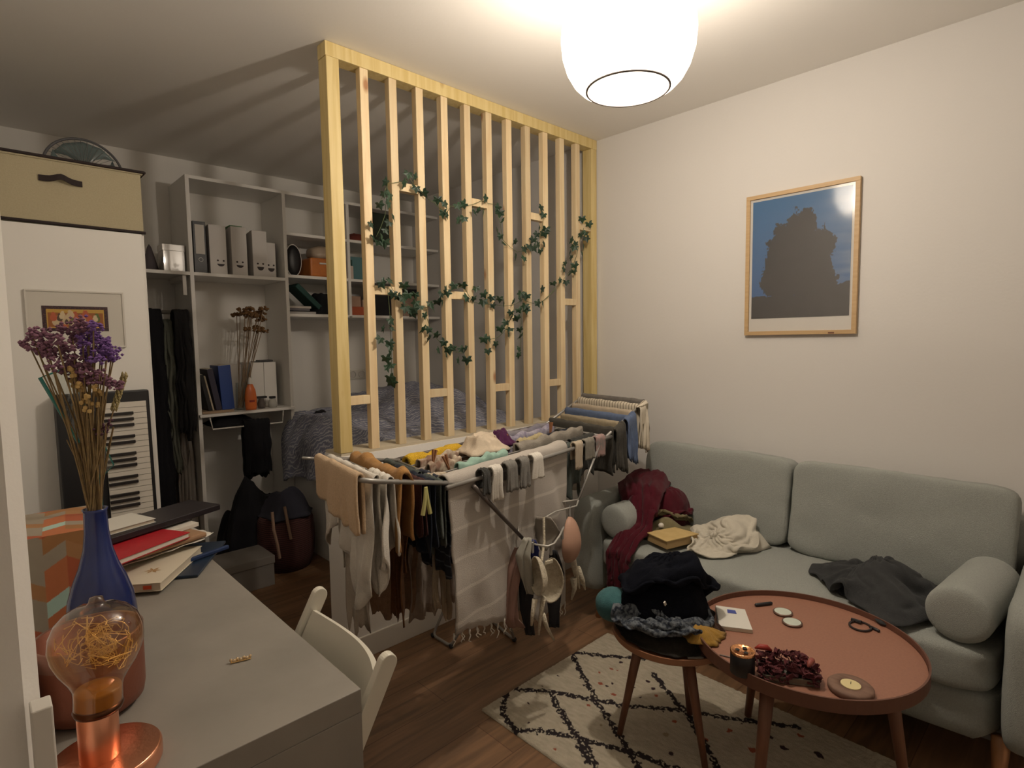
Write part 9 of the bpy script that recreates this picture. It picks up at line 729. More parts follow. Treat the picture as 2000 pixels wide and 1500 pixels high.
# digital piano standing on end
t = thing('digital_piano', 'black digital piano standing on end against the wardrobe', 'keyboard', (.39, 2.80, 0))
KX0, KX1, KY, KZ = .225, .535, 2.72, 1.215
lean = Matrix.Translation((0, KY, 0)) @ Matrix.Rotation(-.045, 4, 'X')
build('case', MB().box(KX0, KX1, 0, .10, 0.002, KZ, lean), M_black, t, bevel=.006)
kb0, kb1 = .372, .520
wk = MB(); bk = MB(); zk = KZ - .045; KW = .0236
kn = 0
names = 0
while zk - KW > .03:
    wk.box(kb0, kb1, -.008, .0, zk - KW + .0008, zk - .0008, lean); zk -= KW; kn += 1
zk = KZ - .045
for i in range(kn - 1):
    if (i + 5) % 7 in (0, 1, 2, 4, 5): pass
    if i % 7 in (1, 2, 3, 5, 6):
        z = zk - KW * (i + 1); bk.box(kb0, kb1 - .048, -.019, -.008, z - .006, z + .006, lean)
build('white_keys', wk, mat('key_white', (.68, .64, .57), .3), t); build('black_keys', bk, mat('key_black', (.015, .012, .012), .35), t, bevel=.0015)

# ================================================================== BED
t = thing('bed', 'low white box bed with mattress behind the slatted screen', 'bed', (2.2, 3.3, 0))
build('bed_base', MB().box(1.58, WX - .004, SY + .155, BY - .01 if False else 3.86, 0, .52), M_white, t, bevel=.003)
cushion('mattress', 2.225, 3.1, .62, .64, .72, .10, mat('mattress_white', (.55, .52, .47), .9), t, p=9, wr=.002, n=16)
M_duvet = mat('duvet_print', (.20, .215, .30), .95, var=(14, (.27, .28, .37), .2), wave=(17, 12, (.50, .51, .56), .62, .85, 'DIAGONAL'), bump=(120, .3))
ridge = [(1.428, .862), (1.60, .90), (1.83, .915), (1.93, .90), (2.0, .98), (2.07, 1.035), (2.2, 1.01), (2.29, 1.07), (2.36, 1.075), (2.5, .985), (2.68, .97), (2.76, .93), (2.86, .86)]
def rz(x):
    for i in range(len(ridge) - 1):
        if x <= ridge[i + 1][0]:
            a, b = ridge[i], ridge[i + 1]; return lerp(a[1], b[1], max(0, (x - a[0]) / (b[0] - a[0])))
    return ridge[-1][1]
G = []; nx, ny = 120, 110
for i in range(nx):
    row = []
    for j in range(ny):
        u = i / (nx - 1); v = j / (ny - 1); s = -.36 + u * (1.255 + .36); y = 2.42 + v * 1.52
        over = max(0, -s); x = 1.60 + max(s, 0)
        front = min(1, max(0, (y - 2.44) / .75)); front = front * front * (3 - 2 * front)
        k = rz(x); zz = .735 + .10 * min(1, (y - 2.40) / .15) + (k - .84) * front * (1 if y < 3.5 else max(.6, 1 - (y - 3.5) * .6)) 
        if x > 2.55 and y < 3.3: zz = .735 + (zz - .735) * max(0, 1 - (x - 2.55) / .12) * 1.0 if y < 3.2 else zz
        fold = 1 - abs(N(x * 4 + y, y * 4, 3)) * 2.4; zz += .022 * fold + .012 * (1 - abs(N(x * 11, y * 9, 8)) * 2)
        if over > 0:
            q = over / .36; x = 1.60 - .075 * math.sin(min(1, q * 2.2) * PI / 2) - .03 * N(y * 6, q * 2, 5) - .03 * math.sin(y * 17) * q
            hang = .36 * (1.0 + .25 * max(0, y - 3.4)); zz = zz - over * hang / .36 * 1.0 - .02
        row.append((x, y, zz))
    G.append(row)
mb = MB(); mb.quad_grid(G, nx, ny)
o = build('duvet', mb, M_duvet, None, smooth=True, solid=.02, loc=(2.2, 3.2, .75))
tag(o, 'rumpled slate blue patterned duvet heaped on the bed and hanging over its left side', 'duvet')
cushion('pillow', 2.33, 3.66, .92, .30, .16, .15, M_duvet, None, p=3, wr=.02, seed=4)
tag(bpy.data.objects['pillow'], 'slate blue pillow propped up under the highest part of the duvet', 'pillow')
heap('black_jumper', [(1.60, 3.60), (1.78, 3.60), (1.80, 3.82), (1.60, 3.84)], .80, .12, M_ink, seed=17, nr=16, na=40)
tag(bpy.data.objects['black_jumper'], 'black jumper on the far bed corner beside the shelving panel', 'clothes')

# ================================================================== POSTER
t = thing('framed_poster', 'framed dark blue landscape poster on the right wall above the sofa', 'picture', (WX, 1.02, 1.75))
py0, py1, pz0, pz1 = .773, 1.275, 1.405, 2.09
M_oak = mat('light_oak_frame', (.58, .40, .21), .5, var=(4, (.50, .33, .16), .2), stretch=(20, 1, 20))
fw_ = .019
build('frame', MB().box(WX - .022, WX - .001, py0, py1, pz0, pz0 + fw_).box(WX - .022, WX - .001, py0, py1, pz1 - fw_, pz1).box(WX - .022, WX - .001, py0, py0 + fw_, pz0 + fw_, pz1 - fw_).box(WX - .022, WX - .001, py1 - fw_, py1, pz0 + fw_, pz1 - fw_), M_oak, t, bevel=.001)
build('mat_board', MB().box(WX - .012, WX - .001, py0 + fw_, py1 - fw_, pz0 + fw_, pz1 - fw_), mat('poster_white', (.72, .69, .64), .7), t)
def landscape(u, v):                          # plain evening sky over a dark rounded mound of bushes
    sky = (lerp(.035, .018, 0), lerp(.12, .16, v), lerp(.33, .36, v))
    cl = N(u * 2.2 + 3, v * 16, 1) * .5 + N(u * 5, v * 30, 2) * .25
    if u > .5: c = tuple(lerp(a, b, max(0, min(1, (cl + .30) * 2.2 * (u - .5) * 2 * (1.3 - v)))) for a, b in zip(sky, (.16, .25, .40)))
    else: c = sky
    dk = (.030, .028, .030)
    hor = .19 + .02 * N(u * 7, 4) + (.09 * max(0, u - .55) * 2)
    wv = .03 * N(u * 18, v * 18, 6) + .018 * N(u * 45, v * 45, 7)
    blob = 9
    for bx_, by_, br_, bs_ in ((.32, .34, .22, 1.0), (.64, .34, .24, 1.0), (.48, .56, .30, 1.0), (.50, .74, .17, 1.0), (.70, .58, .15, 1.0), (.26, .50, .13, 1.0)):
        blob = min(blob, ((u - bx_) / br_) ** 2 + ((v - by_) * 1.15 / br_) ** 2)
    blob += wv * 13 + .5 * N(u * 9, v * 9, 12) + .25 * N(u * 70, v * 70, 3)
    if v < hor + wv * .5 or (blob < 1): c = tuple(q * (1 + .35 * N(u * 9, v * 14, 9)) for q in dk)
    return c
painted('print', 180, 220, py1 - py0 - .062, .572, landscape, attr_mat('poster_print', .6), (WX - .0135, py1 - .031, 1.487), (0, -1, 0), (0, 0, 1), t)
build('glass', MB().box(WX - .0165, WX - .0150, py0 + fw_ - .002, py1 - fw_ + .002, pz0 + fw_ - .002, pz1 - fw_ + .002), glassy('picture_glass', (1, 1, 1), .16, .09, 1.5), t)
build('hanging_clip', MB().box(WX - .024, WX - .0215, .86, .885, pz0 + .004, pz0 + .010), M_walnut, t)

# ================================================================== DESK AND WHAT STANDS ON IT
DZ = .75
t = thing('desk', 'grey concrete look desk with solid end panel in the foreground', 'desk', (.27, 1.5, 0))
build('desk_top', MB().box(JX + .004, .492, .939, 2.06, DZ - .045, DZ), M_concrete, t, bevel=.0015)
build('end_panel', MB().box(JX + .004, .492, .939, .98, 0, DZ - .0455), M_concrete, t, bevel=.0015)
build('end_panel', MB().box(JX + .004, .492, 2.02, 2.06, 0, DZ - .0455), M_concrete, t, bevel=.0015)
build('modesty_panel', MB().box(JX + .004, JX + .02, .981, 2.019, .25, DZ - .046), M_concrete, t)

# copper bulb lamp
LX, LY = .113, 1.035
t = thing('copper_table_lamp', 'small copper table lamp with a huge amber filament bulb, nearest on the desk', 'lamp', (LX, LY, DZ))
build('lamp_base', MB().lathe([(0, 0), (.072, 0), (.0745, .004), (.0745, .023), (.072, .027), (0, .027)], 64, (LX - .002, LY - .005, DZ + .0005)), M_copper, t, smooth=True, bevel=.001)
build('lamp_stem', MB().lathe([(0, .027), (.0262, .027), (.0262, .098), (.0245, .101), (0, .101)], 40, (LX - .008, LY - .005, DZ)), M_copper, t, smooth=True, bevel=.001)
BX, BYY = LX - .006, LY - .003
tilt = Matrix.Translation((BX, BYY, DZ + .10)) @ Matrix.Rotation(.04, 4, 'Y')
build('socket_ring', MB().lathe([(0, -.001), (.0305, -.001), (.0325, .004), (.031, .010), (0, .010)], 40, M=tilt), mat('dark_copper', (.10, .04, .02), .3, .9), t, smooth=True)
build('amber_collar', MB().lathe([(.0295, .008), (.0305, .03), (.029, .034), (0, .034)], 40, M=tilt), mat('amber_disc', (.42, .20, .035), .25), t, smooth=True)
bp = [(0.0314, 0.01), (0.0314, 0.032), (0.0336, 0.042), (0.0409, 0.056), (0.0502, 0.072), (0.0574, 0.09), (0.0602, 0.106), (0.0585, 0.123), (0.0519, 0.139), (0.0409, 0.151), (0.0265, 0.159), (0.0133, 0.162), (0.01, 0.166), (0.0083, 0.173), (0.0, 0.1755)]
build('bulb_glass', MB().lathe(bp, 56, M=tilt), M_amber, t, smooth=True)
rnd = random.Random(5); fm = MB()
for k in range(34):
    c = Vector((rnd.gauss(0, .017), rnd.gauss(0, .017), .096 + rnd.gauss(0, .014))); pts = []
    a0 = rnd.random() * 6.28; rr = rnd.uniform(.010, .030); ax = Matrix.Rotation(rnd.uniform(-1.2, 1.2), 3, 'X') @ Matrix.Rotation(rnd.uniform(-1.2, 1.2), 3, 'Y')
    for i in range(13):
        a = a0 + i / 12 * rnd.uniform(2.5, 6); p = c + ax @ Vector((rr * math.cos(a), rr * math.sin(a), .012 * math.sin(a * 2)))
        q = Vector((p.x, p.y, 0)); 
        if q.length > .050: p.x *= .050 / q.length; p.y *= .050 / q.length
        p.z = max(.045, min(.145, p.z)); pts.append(tuple(tilt @ p))
    fm.tube(pts, .0007, 4)
build('tinsel_filament', fm, mat('gold_filament', (.78, .58, .24), .4, .3), t)

# copper tinted pot
t = thing('copper_pot', 'frosted copper pink cylinder pot behind the bulb lamp on the desk', 'pot', (.125, 1.215, DZ))
PX, PY = .122, 1.235
build('pot_body', MB().lathe([(0, .0005), (0.0636, .0005), (0.0774, .012), (0.0806, .03), (0.0816, .137), (0.0800, .139), (0.0774, .137), (0.0763, .03), (0, .02)], 56, (PX, PY, DZ)), mat('frosted_copper', (.24, .085, .05), .42, .5, bump=(150, .08)), t, smooth=True)
build('pale_rim', MB().lathe([(0.0822, .108), (0.0827, .138), (0.0811, .14), (0.0772, .139)], 56, (PX, PY, DZ)), mat('pale_copper', (.28, .14, .10), .35, .5), t, smooth=True)

# blue vase with dried bouquet
VX, VY = .165, 1.415
t = thing('blue_vase', 'deep blue bottle shaped vase holding the dried bouquet', 'vase', (VX, VY, DZ))
build('vase_body', MB().lathe([(0.0, 0.001), (0.0506, 0.001), (0.0575, 0.01), (0.0615, 0.05), (0.0609, 0.095), (0.0563, 0.135), (0.046, 0.17), (0.0345, 0.2), (0.0253, 0.235), (0.0213, 0.27), (0.0201, 0.312), (0.0224, 0.318), (0.019, 0.318), (0.0172, 0.31), (0.0184, 0.27), (0.023, 0.2), (0.0, 0.19)], 48, (VX, VY, DZ)), mat('cobalt_glass', (.006, .016, .10), .22, coat=.3, var=(7, (.012, .03, .16), .2)), t, smooth=True)
bq = thing('dried_bouquet', 'dried bouquet of mauve and purple statice, yellow seed heads and a wheat ear', 'dried flowers', (VX, VY, DZ + .3))
rnd = random.Random(12)
def vp(px, py, y=VY): return at(px, py, 'y', y)
stems = MB()
def stem(p, r=.0014, mbb=None):
    c = Vector((VX + rnd.uniform(-.011, .011), VY + rnd.uniform(-.011, .011), DZ + .305)); m1 = c.lerp(p, .5) + Vector((rnd.uniform(-.006, .006) - .12 * (p.x - c.x), 0, .0))
    (mbb or stems).tube([(c.x, c.y, DZ + .21), tuple(c), tuple(m1), tuple(p)], r, 5)
mauve = [(62,655),(75,648),(55,672),(72,680),(88,664),(96,655),(84,690),(100,690),(112,668),(118,690),(104,712),(126,640),(140,650),(150,660),(130,676),(146,700),(136,716),(120,720),(160,640),(150,632),(148,735),(160,745),(176,740),(165,722),(186,730),(200,742),(212,748),(222,752),(158,712),(92,676)]
purple = [(172,650),(182,660),(188,676),(172,680),(200,668),(206,684),(214,676),(196,690),(184,700),(210,700),(216,694),(176,694),(164,668),(222,690),(168,632),(182,640)]
def floret(pts, m, nm):
    f = MB()
    for (a, b) in pts:
        y = VY + rnd.uniform(-.035, .03); p = vp(a + rnd.uniform(-3, 3), b, y); 
        if rnd.random() < .75: stem(p)
        for q in range(26):
            d = Vector((rnd.gauss(0, 1), rnd.gauss(0, 1), rnd.gauss(0, .8))).normalized() * (rnd.random() ** .4) * .0155
            f.ball(tuple(p + d), rnd.uniform(.0030, .0054), 5, (1, 1, .8))
    build(nm, f, m, bq)
floret(mauve, mat('statice_mauve', (.17, .075, .13), .95, var=(120, (.25, .12, .16), .25)), 'mauve_statice')
floret(purple, mat('statice_purple', (.13, .06, .24), .95, var=(120, (.20, .10, .30), .25)), 'purple_statice')
f = MB()
for (a, b) in [(137,718),(144,733),(140,745),(148,757),(155,752),(165,768),(172,775),(163,785),(176,786),(185,758),(193,772),(170,800),(182,800),(194,790),(190,765),(160,760),(168,812)]:
    p = vp(a, b, VY + rnd.uniform(-.03, .01)); stem(p)
    for q in range(3): f.ball(tuple(p + Vector((rnd.uniform(-.004, .004), rnd.uniform(-.004, .004), rnd.uniform(-.004, .004)))), .0044, 6, (1, .8, 1.1))
build('yellow_seed_heads', f, mat('seed_yellow', (.48, .32, .12), .9), bq)
f = MB(); p0 = vp(222, 800); p1 = vp(244, 730); stem(p0)
for i in range(60):
    c = p0.lerp(p1, i / 59); a = i * 2.4; f.ball((c.x + .0045 * math.cos(a), c.y + .0045 * math.sin(a), c.z), .0036, 5, (.8, .8, 1.6))
build('wheat_ear', f, mat('wheat', (.34, .28, .13), .95), bq)
for k in range(30):
    a, b = rnd.uniform(120, 232), rnd.uniform(790, 880); p = vp(a, b, VY + rnd.uniform(-.03, .03)); stem(p, .0012)
f = MB()
for (a, b) in [(205,835),(198,850),(190,842),(212,828)]:
    p = vp(a, b, VY - .01)
    for q in range(8): f.ball(tuple(p + Vector((rnd.gauss(0, .004), rnd.gauss(0, .004), rnd.gauss(0, .004)))), .003, 5)
build('small_buds', f, mat('bud_plum', (.10, .04, .07), .95), bq)
build('stems', stems, mat('straw_stem', (.25, .17, .07), .9, var=(60, (.17, .11, .05), .2)), bq)
# tilted clear pane with teal edges standing behind the bouquet
t = thing('tilted_glass', 'tilted clear glass pane with teal edges behind the dried bouquet', 'glass pane', (.2, 1.75, DZ + .02))
GY = 1.72
c4 = [at(x, y, 'y', GY) for x, y in ((78, 738), (132, 718), (222, 908), (196, 935))]
build('glass_sheet', MB().poly(c4), M_glass, t, solid=.004)
e = MB().tube([tuple(c4[3]), tuple(c4[0]), tuple(c4[1])], .004, 6).tube([tuple(c4[1]), tuple(c4[2]), tuple(c4[3])], .0018, 6)
build('teal_edge', e, mat('teal_edge', (.015, .13, .11), .25), t, smooth=True)
build('pane_foot', MB().tube([tuple(c4[3]), (c4[3].x - .01, GY, DZ + .002)], .004, 6), mat('teal_edge', (.015, .13, .11), .25), t)

# chevron box
PAL = [(.42, .10, .04), (.36, .17, .06), (.42, .60, .52), (.34, .29, .22), (.40, .20, .08), (.50, .16, .06)]
def chevron(u, v, w_=.5, h_=.4):
    cw = .040; col = int(math.floor(u * w_ / cw + 20)); fx = u * w_ / cw + 20 - col
    sl = (fx if col % 2 == 0 else 1 - fx) * .026
    row = int(math.floor((v * h_ + sl) / .036 + 20))
    return PAL[int(abs(math.sin(row * 12.9 + (col // 2) * 0 + col * 78.2) * 43758.5)) % 6]
t = thing('chevron_box', 'gift box with orange, red, taupe and mint chevron pattern on the desk', 'box', (.15, 1.7, DZ))
ba = math.radians(38); ux = Vector((math.cos(-.10), math.sin(-.10), 0)); uyv = Vector((-ux.y, ux.x, 0))
o0 = Vector((JX + .012, 1.60, DZ + .001)); BW, BD, BH = .15, .24, .232
cm = attr_mat('chevron_card', .7)
painted('front_face', 90, 120, BW, BH, lambda u, v: chevron(u, v, BW, BH), cm, o0, ux, (0, 0, 1), t)
painted('side_face', 90, 120, BD, BH, lambda u, v: chevron(u, v, BD, BH), cm, o0 + ux * BW, uyv, (0, 0, 1), t)
painted('lid', 90, 100, BW, BD, lambda u, v: chevron(u, v, BW, BD), cm, o0 + Vector((0, 0, BH)), ux, uyv, t)
mbx = MB(); c_ = [o0 + Vector((0, 0, .001)), o0 + ux * BW, o0 + ux * BW + uyv * BD, o0 + uyv * BD]
mbx.quad_grid([[tuple(c_[0] + uyv * .001), tuple(c_[0] + uyv * .001 + Vector((0, 0, BH - .002)))], [tuple(c_[3]), tuple(c_[3] + Vector((0, 0, BH)))], [tuple(c_[2]), tuple(c_[2] + Vector((0, 0, BH)))]], 3, 2)
build('back_faces', mbx, mat('plain_card', (.36, .2, .1), .7), t)

# pile of papers and books
def slab(name, label, cat, cx, cy, z0, lx, ly, h, ang, m, grp=None, edge=None, parent=None, bevel=.001):
    Mx = Matrix.Translation((cx, cy, z0)) @ Matrix.Rotation(ang, 4, 'Z')
    if edge is None:
        o = build(name, MB().box(-lx / 2, lx / 2, -ly / 2, ly / 2, 0, h, Mx), m, parent, bevel=bevel, loc=(cx, cy, z0) if parent is None else None)
        return tag(o, label, cat, grp)
    t = thing(name, label, cat, (cx, cy, z0), grp)
    build('cover', MB().box(-lx / 2, lx / 2, -ly / 2, ly / 2, 0, .0015, Mx).box(-lx / 2, lx / 2, -ly / 2, ly / 2, h - .0015, h, Mx).box(-lx / 2 - .001, -lx / 2 + .001, -ly / 2, ly / 2, 0, h, Mx), m, t)
    build('pages', MB().box(-lx / 2 + .002, lx / 2 - .003, -ly / 2 + .003, ly / 2 - .003, .0016, h - .0016, Mx), edge, t)
    return t
M_paper = mat('paper', (.66, .62, .55), .8); M_pedge = mat('page_edges', (.60, .53, .42), .85, var=(3, (.52, .45, .35), .2), stretch=(1, 1, 300))
slab('folder', 'dark blue translucent folder at the bottom of the paper pile, sticking out to the right', 'folder', .40, 1.90, DZ + .001, .22, .28, .008, -.55, mat('blue_folder', (.012, .025, .05), .3), bevel=.002)
slab('pencil', 'blue pencil case strip lying along the edge of the dark blue folder', 'pencil', .452, 1.845, DZ + .010, .20, .012, .012, .30, mat('pencil_blue', (.02, .04, .11), .4), bevel=.003)
t = slab('album', 'cream covered book decorated with red and tan leaves, nearest of the paper pile', 'book', .315, 1.845, DZ + .010, .21, .27, .022, -.62, mat('cream_cover', (.64, .58, .46), .6), edge=M_pedge)
Mx = Matrix.Translation((.315, 1.845, DZ + .0325)) @ Matrix.Rotation(-.62, 4, 'Z')
for nm, cx, cy, c in (('red_leaf_motif', -.03, -.06, (.55, .07, .02)), ('tan_leaf_motif', .045, -.015, (.40, .24, .10))):
    f = MB()
    for a in (0, 1.1, 2.2, 3.3, 4.4, 5.5):
        R_ = Mx @ Matrix.Translation((cx, cy - .03, 0)) @ Matrix.Rotation(a, 4, 'Z'); f.poly([tuple(R_ @ Vector(p)) for p in ((0, 0, 0), (.010, .004, 0), (.022, 0, 0), (.010, -.004, 0))])
    build(nm, f, mat(nm, c, .7), t)
build('spine_mark', MB().box(.062, .082, -.1362, -.1352, -.016, -.006, Mx), mat('red_leaf_motif', (.5, .1, .03), .7), t)
def wavy(name, label, cx, cy, z0, lx, ly, ang, m, seed, lines=False, curl=.01, g='loose papers in the pile on the desk'):
    Mx = Matrix.Translation((cx, cy, z0)) @ Matrix.Rotation(ang, 4, 'Z'); G = []
    for i in range(16):
        G.append([tuple(Mx @ Vector((-lx / 2 + lx * i / 15, -ly / 2 + ly * j / 15, curl * (abs(N(i * .22, j * .2, seed)) + .4 * (i / 15) ** 4)))) for j in range(16)])
    return tag(build(name, MB().quad_grid(G, 16, 16), m, smooth=True, solid=.0012, loc=(cx, cy, z0)), label, 'paper', g)
M_lined = mat('lined_paper', (.62, .58, .53), .8, wave=(22, .0, (.44, .41, .40), .75, .95, 'Y'))
wavy('paper_sheet', 'lined white sheet with printed rows directly on the cream leaf book', .275, 1.985, DZ + .036, .24, .20, .30, M_lined, 3)
wavy('paper_sheet', 'curled white sheet whose crumpled corner sticks out to the right of the pile', .405, 1.98, DZ + .040, .20, .16, .35, M_paper, 4, curl=.02)
wavy('paper_sheet', 'white sheet lying under the red book', .34, 1.95, DZ + .048, .25, .2, .28, M_paper, 5)
slab('envelope', 'brown padded envelope between the white sheets and the red book', 'envelope', .372, 1.93, DZ + .056, .21, .15, .016, .33, mat('kraft', (.34, .20, .11), .8), bevel=.006)
slab('book', 'red covered paperback with white page edges in the paper pile', 'book', .305, 1.885, DZ + .073, .23, .155, .016, .50, mat('red_cover', (.42, .012, .02), .5), edge=M_paper, grp=None)
slab('letter', 'white stack of folded letters behind the red paperback', 'letter', .385, 1.99, DZ + .073, .19, .11, .012, .35, M_paper)
t = slab('laptop', 'closed black laptop lying slanted on top of the paper pile', 'laptop', .365, 2.03, DZ + .093, .40, .15, .020, .40, mat('laptop_black', (.018, .014, .017), .4), bevel=.003)
slab('notebook', 'white notebook lying on the black laptop, top of the pile', 'notebook', .27, 2.0, DZ + .114, .18, .13, .012, .32, mat('cover_white', (.66, .64, .58), .6), edge=M_pedge)
# gold hair clip
t = thing('hair_clip', 'small gold hair clip lying alone in the middle of the desk', 'hair clip', (.362, 1.198, DZ))
Mx = Matrix.Translation((.362, 1.198, DZ + .003)) @ Matrix.Rotation(-.30, 4, 'Z')
M_gold = mat('gold', (.80, .58, .28), .25, 1)
build('clip_bar', MB().box(-.019, .019, -.0025, .0025, -.0025, .0, Mx), M_gold, t, bevel=.001)
f = MB()
for k in range(7): f.ball(tuple(Mx @ Vector((-.018 + .006 * k, .002 * (-1) ** k, .003))), .0035, 6)
build('beads', f, mat('beads', (.80, .62, .38), .2, .6), t, smooth=True)

# ================================================================== FOLDING CHAIR
M_chw = mat('white_lacquer', (.70, .67, .57), .35)
ch = thing('folding_chair', 'white wooden folding chair pushed up to the right side of the grey desk', 'chair', (.42, 1.13, 0))
A1, A2 = Vector((.590, 1.325, .775)), Vector((.552, .945, .775))
dn = Vector((-.40, .04, -.78)).normalized()
Yd = (A1 - A2).normalized(); nb = Vector((dn.z, 0, -dn.x)).normalized()
def post_mesh(top, L_):
    mb = MB(); P = []
    for k in range(13):
        a = -PI / 2 + PI * k / 12; P.append((.0185 * math.sin(a), .0185 * math.cos(a)))
    P = [(p[0], p[1]) for p in P]
    poly = [(-.0185, -L_)] + [(p[0], p[1]) for p in P] + [(.0185, -L_)]
    e1, e3 = nb, Yd
    b = len(mb.v); out = []
    for s in (-.010, .010):
        for x, z in poly: out.append(tuple(top + e1 * x - dn * z + e3 * s))
    n = len(poly); mb.v = out; mb.f = [tuple(range(n)), tuple(range(2 * n - 1, n - 1, -1))] + [(i, (i + 1) % n, n + (i + 1) % n, n + i) for i in range(n)]
    return mb
build('frame_leg', post_mesh(A1, .83), M_chw, ch, bevel=.002)
build('frame_leg', post_mesh(A2, .83), M_chw, ch, bevel=.002)
G1, G2 = [], []
for i in range(25):
    a = i / 24; c = A2.lerp(A1, .03 + a * .94); bow = nb * (-.050 * math.sin(PI * a)) * -1
    if nb.x < 0: bow = -bow
    topz = .030 + .0 * math.sin(PI * a)
    row = []
    for zz in (0, 1):
        row.append(c + bow + dn * (.035 + zz * .11) )
    G1.append([tuple(row[0]), tuple(row[1])])
build('backrest', MB().quad_grid(G1, 25, 2), M_chw, ch, solid=.014, smooth=False)
build('bolt', MB().ball(tuple(A2.lerp(A1, .25) + dn * .06 + Vector((.04, 0, 0))), .005, 8), M_steel, ch)
sx0, sx1 = .10, .50
for k in range(5):
    x = sx0 + k * .078; build('seat_slat', MB().box(x, x + .066, .975, 1.295, .445, .46), M_chw, ch, bevel=.003)
build('seat_rail', MB().box(.09, .50, .98, .998, .42, .444), M_chw, ch, bevel=.002); build('seat_rail', MB().box(.09, .50, 1.27, 1.288, .42, .444), M_chw, ch, bevel=.002)
for y in (.985, 1.283):
    build('rear_leg', MB().tube([(.14, y, .44), (.52, y, .015)], .012, 8), M_chw, ch)
build('crossbar', MB().tube([(.50, .99, .06), (.50, 1.28, .06)], .009, 8), M_chw, ch)

# ================================================================== RUG
R0x, R1x, R0y, R1y = 1.315, 2.105, .02, 1.573
def rug_uv(px, py): p = at(px, py, 'z', 0); return (p.x, p.y)
LN = []
def seg(*pts):
    P = [rug_uv(*p) for p in pts]
    for a, b in zip(P, P[1:]): LN.append((a, b, .021))
seg((1115, 1278), (1210, 1288), (1300, 1293)); seg((1115, 1278), (1130, 1310), (1150, 1345), (1163, 1370), (1195, 1420), (1240, 1490), (1260, 1530))
seg((1000, 1350), (1075, 1355), (1163, 1372), (1210, 1382), (1330, 1392), (1400, 1404), (1475, 1415), (1560, 1425))
seg((990, 1360), (982, 1390), (990, 1415), (1010, 1432)); seg((1010, 1432), (1060, 1432), (1128, 1448), (1200, 1466), (1235, 1475))
seg((1077, 1360), (1095, 1395), (1120, 1435), (1145, 1455), (1160, 1500)); seg((1278, 1322), (1300, 1350), (1335, 1392), (1360, 1430), (1400, 1500), (1430, 1560))
seg((1235, 1475), (1300, 1500), (1400, 1530)); seg((1130, 1448), (1135, 1470), (1158, 1500))
SP = []; rr_ = random.Random(2)
for (a, b, s, c) in [(1213,1298,.014,0),(1195,1312,.02,1),(1170,1318,.016,1),(1205,1314,.02,1),(1172,1340,.02,1),(1185,1345,.013,0),(1197,1340,.009,0),(1200,1362,.02,1),(1240,1347,.009,0),(1265,1335,.022,0),(1275,1350,.018,0),(1283,1365,.026,1),(1250,1367,.014,0),(1150,1382,.015,1),(1032,1378,.011,0),(1033,1416,.012,0),(1318,1414,.014,1),(1310,1476,.012,0),(1090,1325,.009,0),(1150,1260,.01,0),(1380,1452,.022,1),(1425,1430,.028,1),(1450,1420,.02,0),(1500,1445,.03,0),(1560,1440,.026,1),(1470,1470,.026,1),(1530,1465,.03,0),(1600,1480,.03,0),(1085,1468,.014,1),(1165,1495,.014,0),(1350,1385,.01,0),(1060,1345,.007,0),(1300,1440,.02,2),(1210,1425,.02,2),(1175,1422,.015,2),(1240,1300,.015,2),(1400,1325,.012,2)]:
    x, y = rug_uv(a, b); SP.append((x, y, s * .8, c))
def rugc(u, v):
    x = lerp(R0x, R1x, u); y = lerp(R0y, R1y, v)
    b = .5 + .5 * N(x * 90, y * 30, 1); n2 = N(x * 14, y * 14, 4)
    c = (lerp(.42, .58, b) + .03 * n2, lerp(.37, .52, b) + .03 * n2, lerp(.28, .41, b) + .02 * n2)
    jx = .006 * N(x * 60, y * 60, 2); jy = .006 * N(x * 60, y * 60, 3)
    px_, py_ = x + jx, y + jy
    for (a, q, w_) in LN:
        dx, dy = q[0] - a[0], q[1] - a[1]; L2 = dx * dx + dy * dy
        t_ = max(0, min(1, ((px_ - a[0]) * dx + (py_ - a[1]) * dy) / L2)); d2 = (px_ - a[0] - t_ * dx) ** 2 + (py_ - a[1] - t_ * dy) ** 2
        if d2 < (w_ * (.55 + .6 * N(x * 45, y * 45, 7))) ** 2 and N(x * 110, y * 110, 8) > -.28: return (.035, .028, .030)
    for sx_, sy_, s, k in SP:
        if abs(px_ - sx_) < s and (px_ - sx_) ** 2 + (py_ - sy_) ** 2 < (s * (.5 + .7 * N(x * 40, y * 40, 5))) ** 2:
            return ((.05, .03, .035), (.34, .10, .06), (.33, .27, .18))[k]
    return c
o = painted('berber_rug', 260, 480, R1x - R0x, R1y - R0y, rugc, attr_mat('rug_wool', .98, bump=(260, .6), spec=.05), (R0x, R0y, .010), (1, 0, 0), (0, 1, 0), zf=lambda u, v: .003 * N(u * 60, v * 110) if 0 < u < 1 and 0 < v < 1 else -.009)
tag(o, 'cream berber rug with black diamond lines and small red marks on the wood floor', 'rug')
# ================================================================== DRYING RACK
RA, RB, RC, RE = Vector((1.069, 1.382, .95)), Vector((2.086, 1.55, .95)), Vector((2.146, 2.022, .95)), Vector((1.14, 1.835, .95))
LN_, LB_ = Vector((.716, 1.324, 1.037)), Vector((.79, 1.77, 1.024))
RN_, RBk = Vector((2.507, 1.62, 1.076)), Vector((2.59, 2.105, 1.075))
def RK(s, t, dz=0): return RA.lerp(RB, s).lerp(RE.lerp(RC, s), t) + Vector((0, 0, dz))
def LWg(q, t, dz=0): return RA.lerp(LN_, q).lerp(RE.lerp(LB_, q), t) + Vector((0, 0, dz))
def RWg(q, t, dz=0): return RB.lerp(RN_, q).lerp(RC.lerp(RBk, q), t) + Vector((0, 0, dz))
t = thing('drying_rack', 'grey metal winged clothes drying rack loaded with laundry in front of the low wall', 'drying rack', (1.6, 1.7, 0))
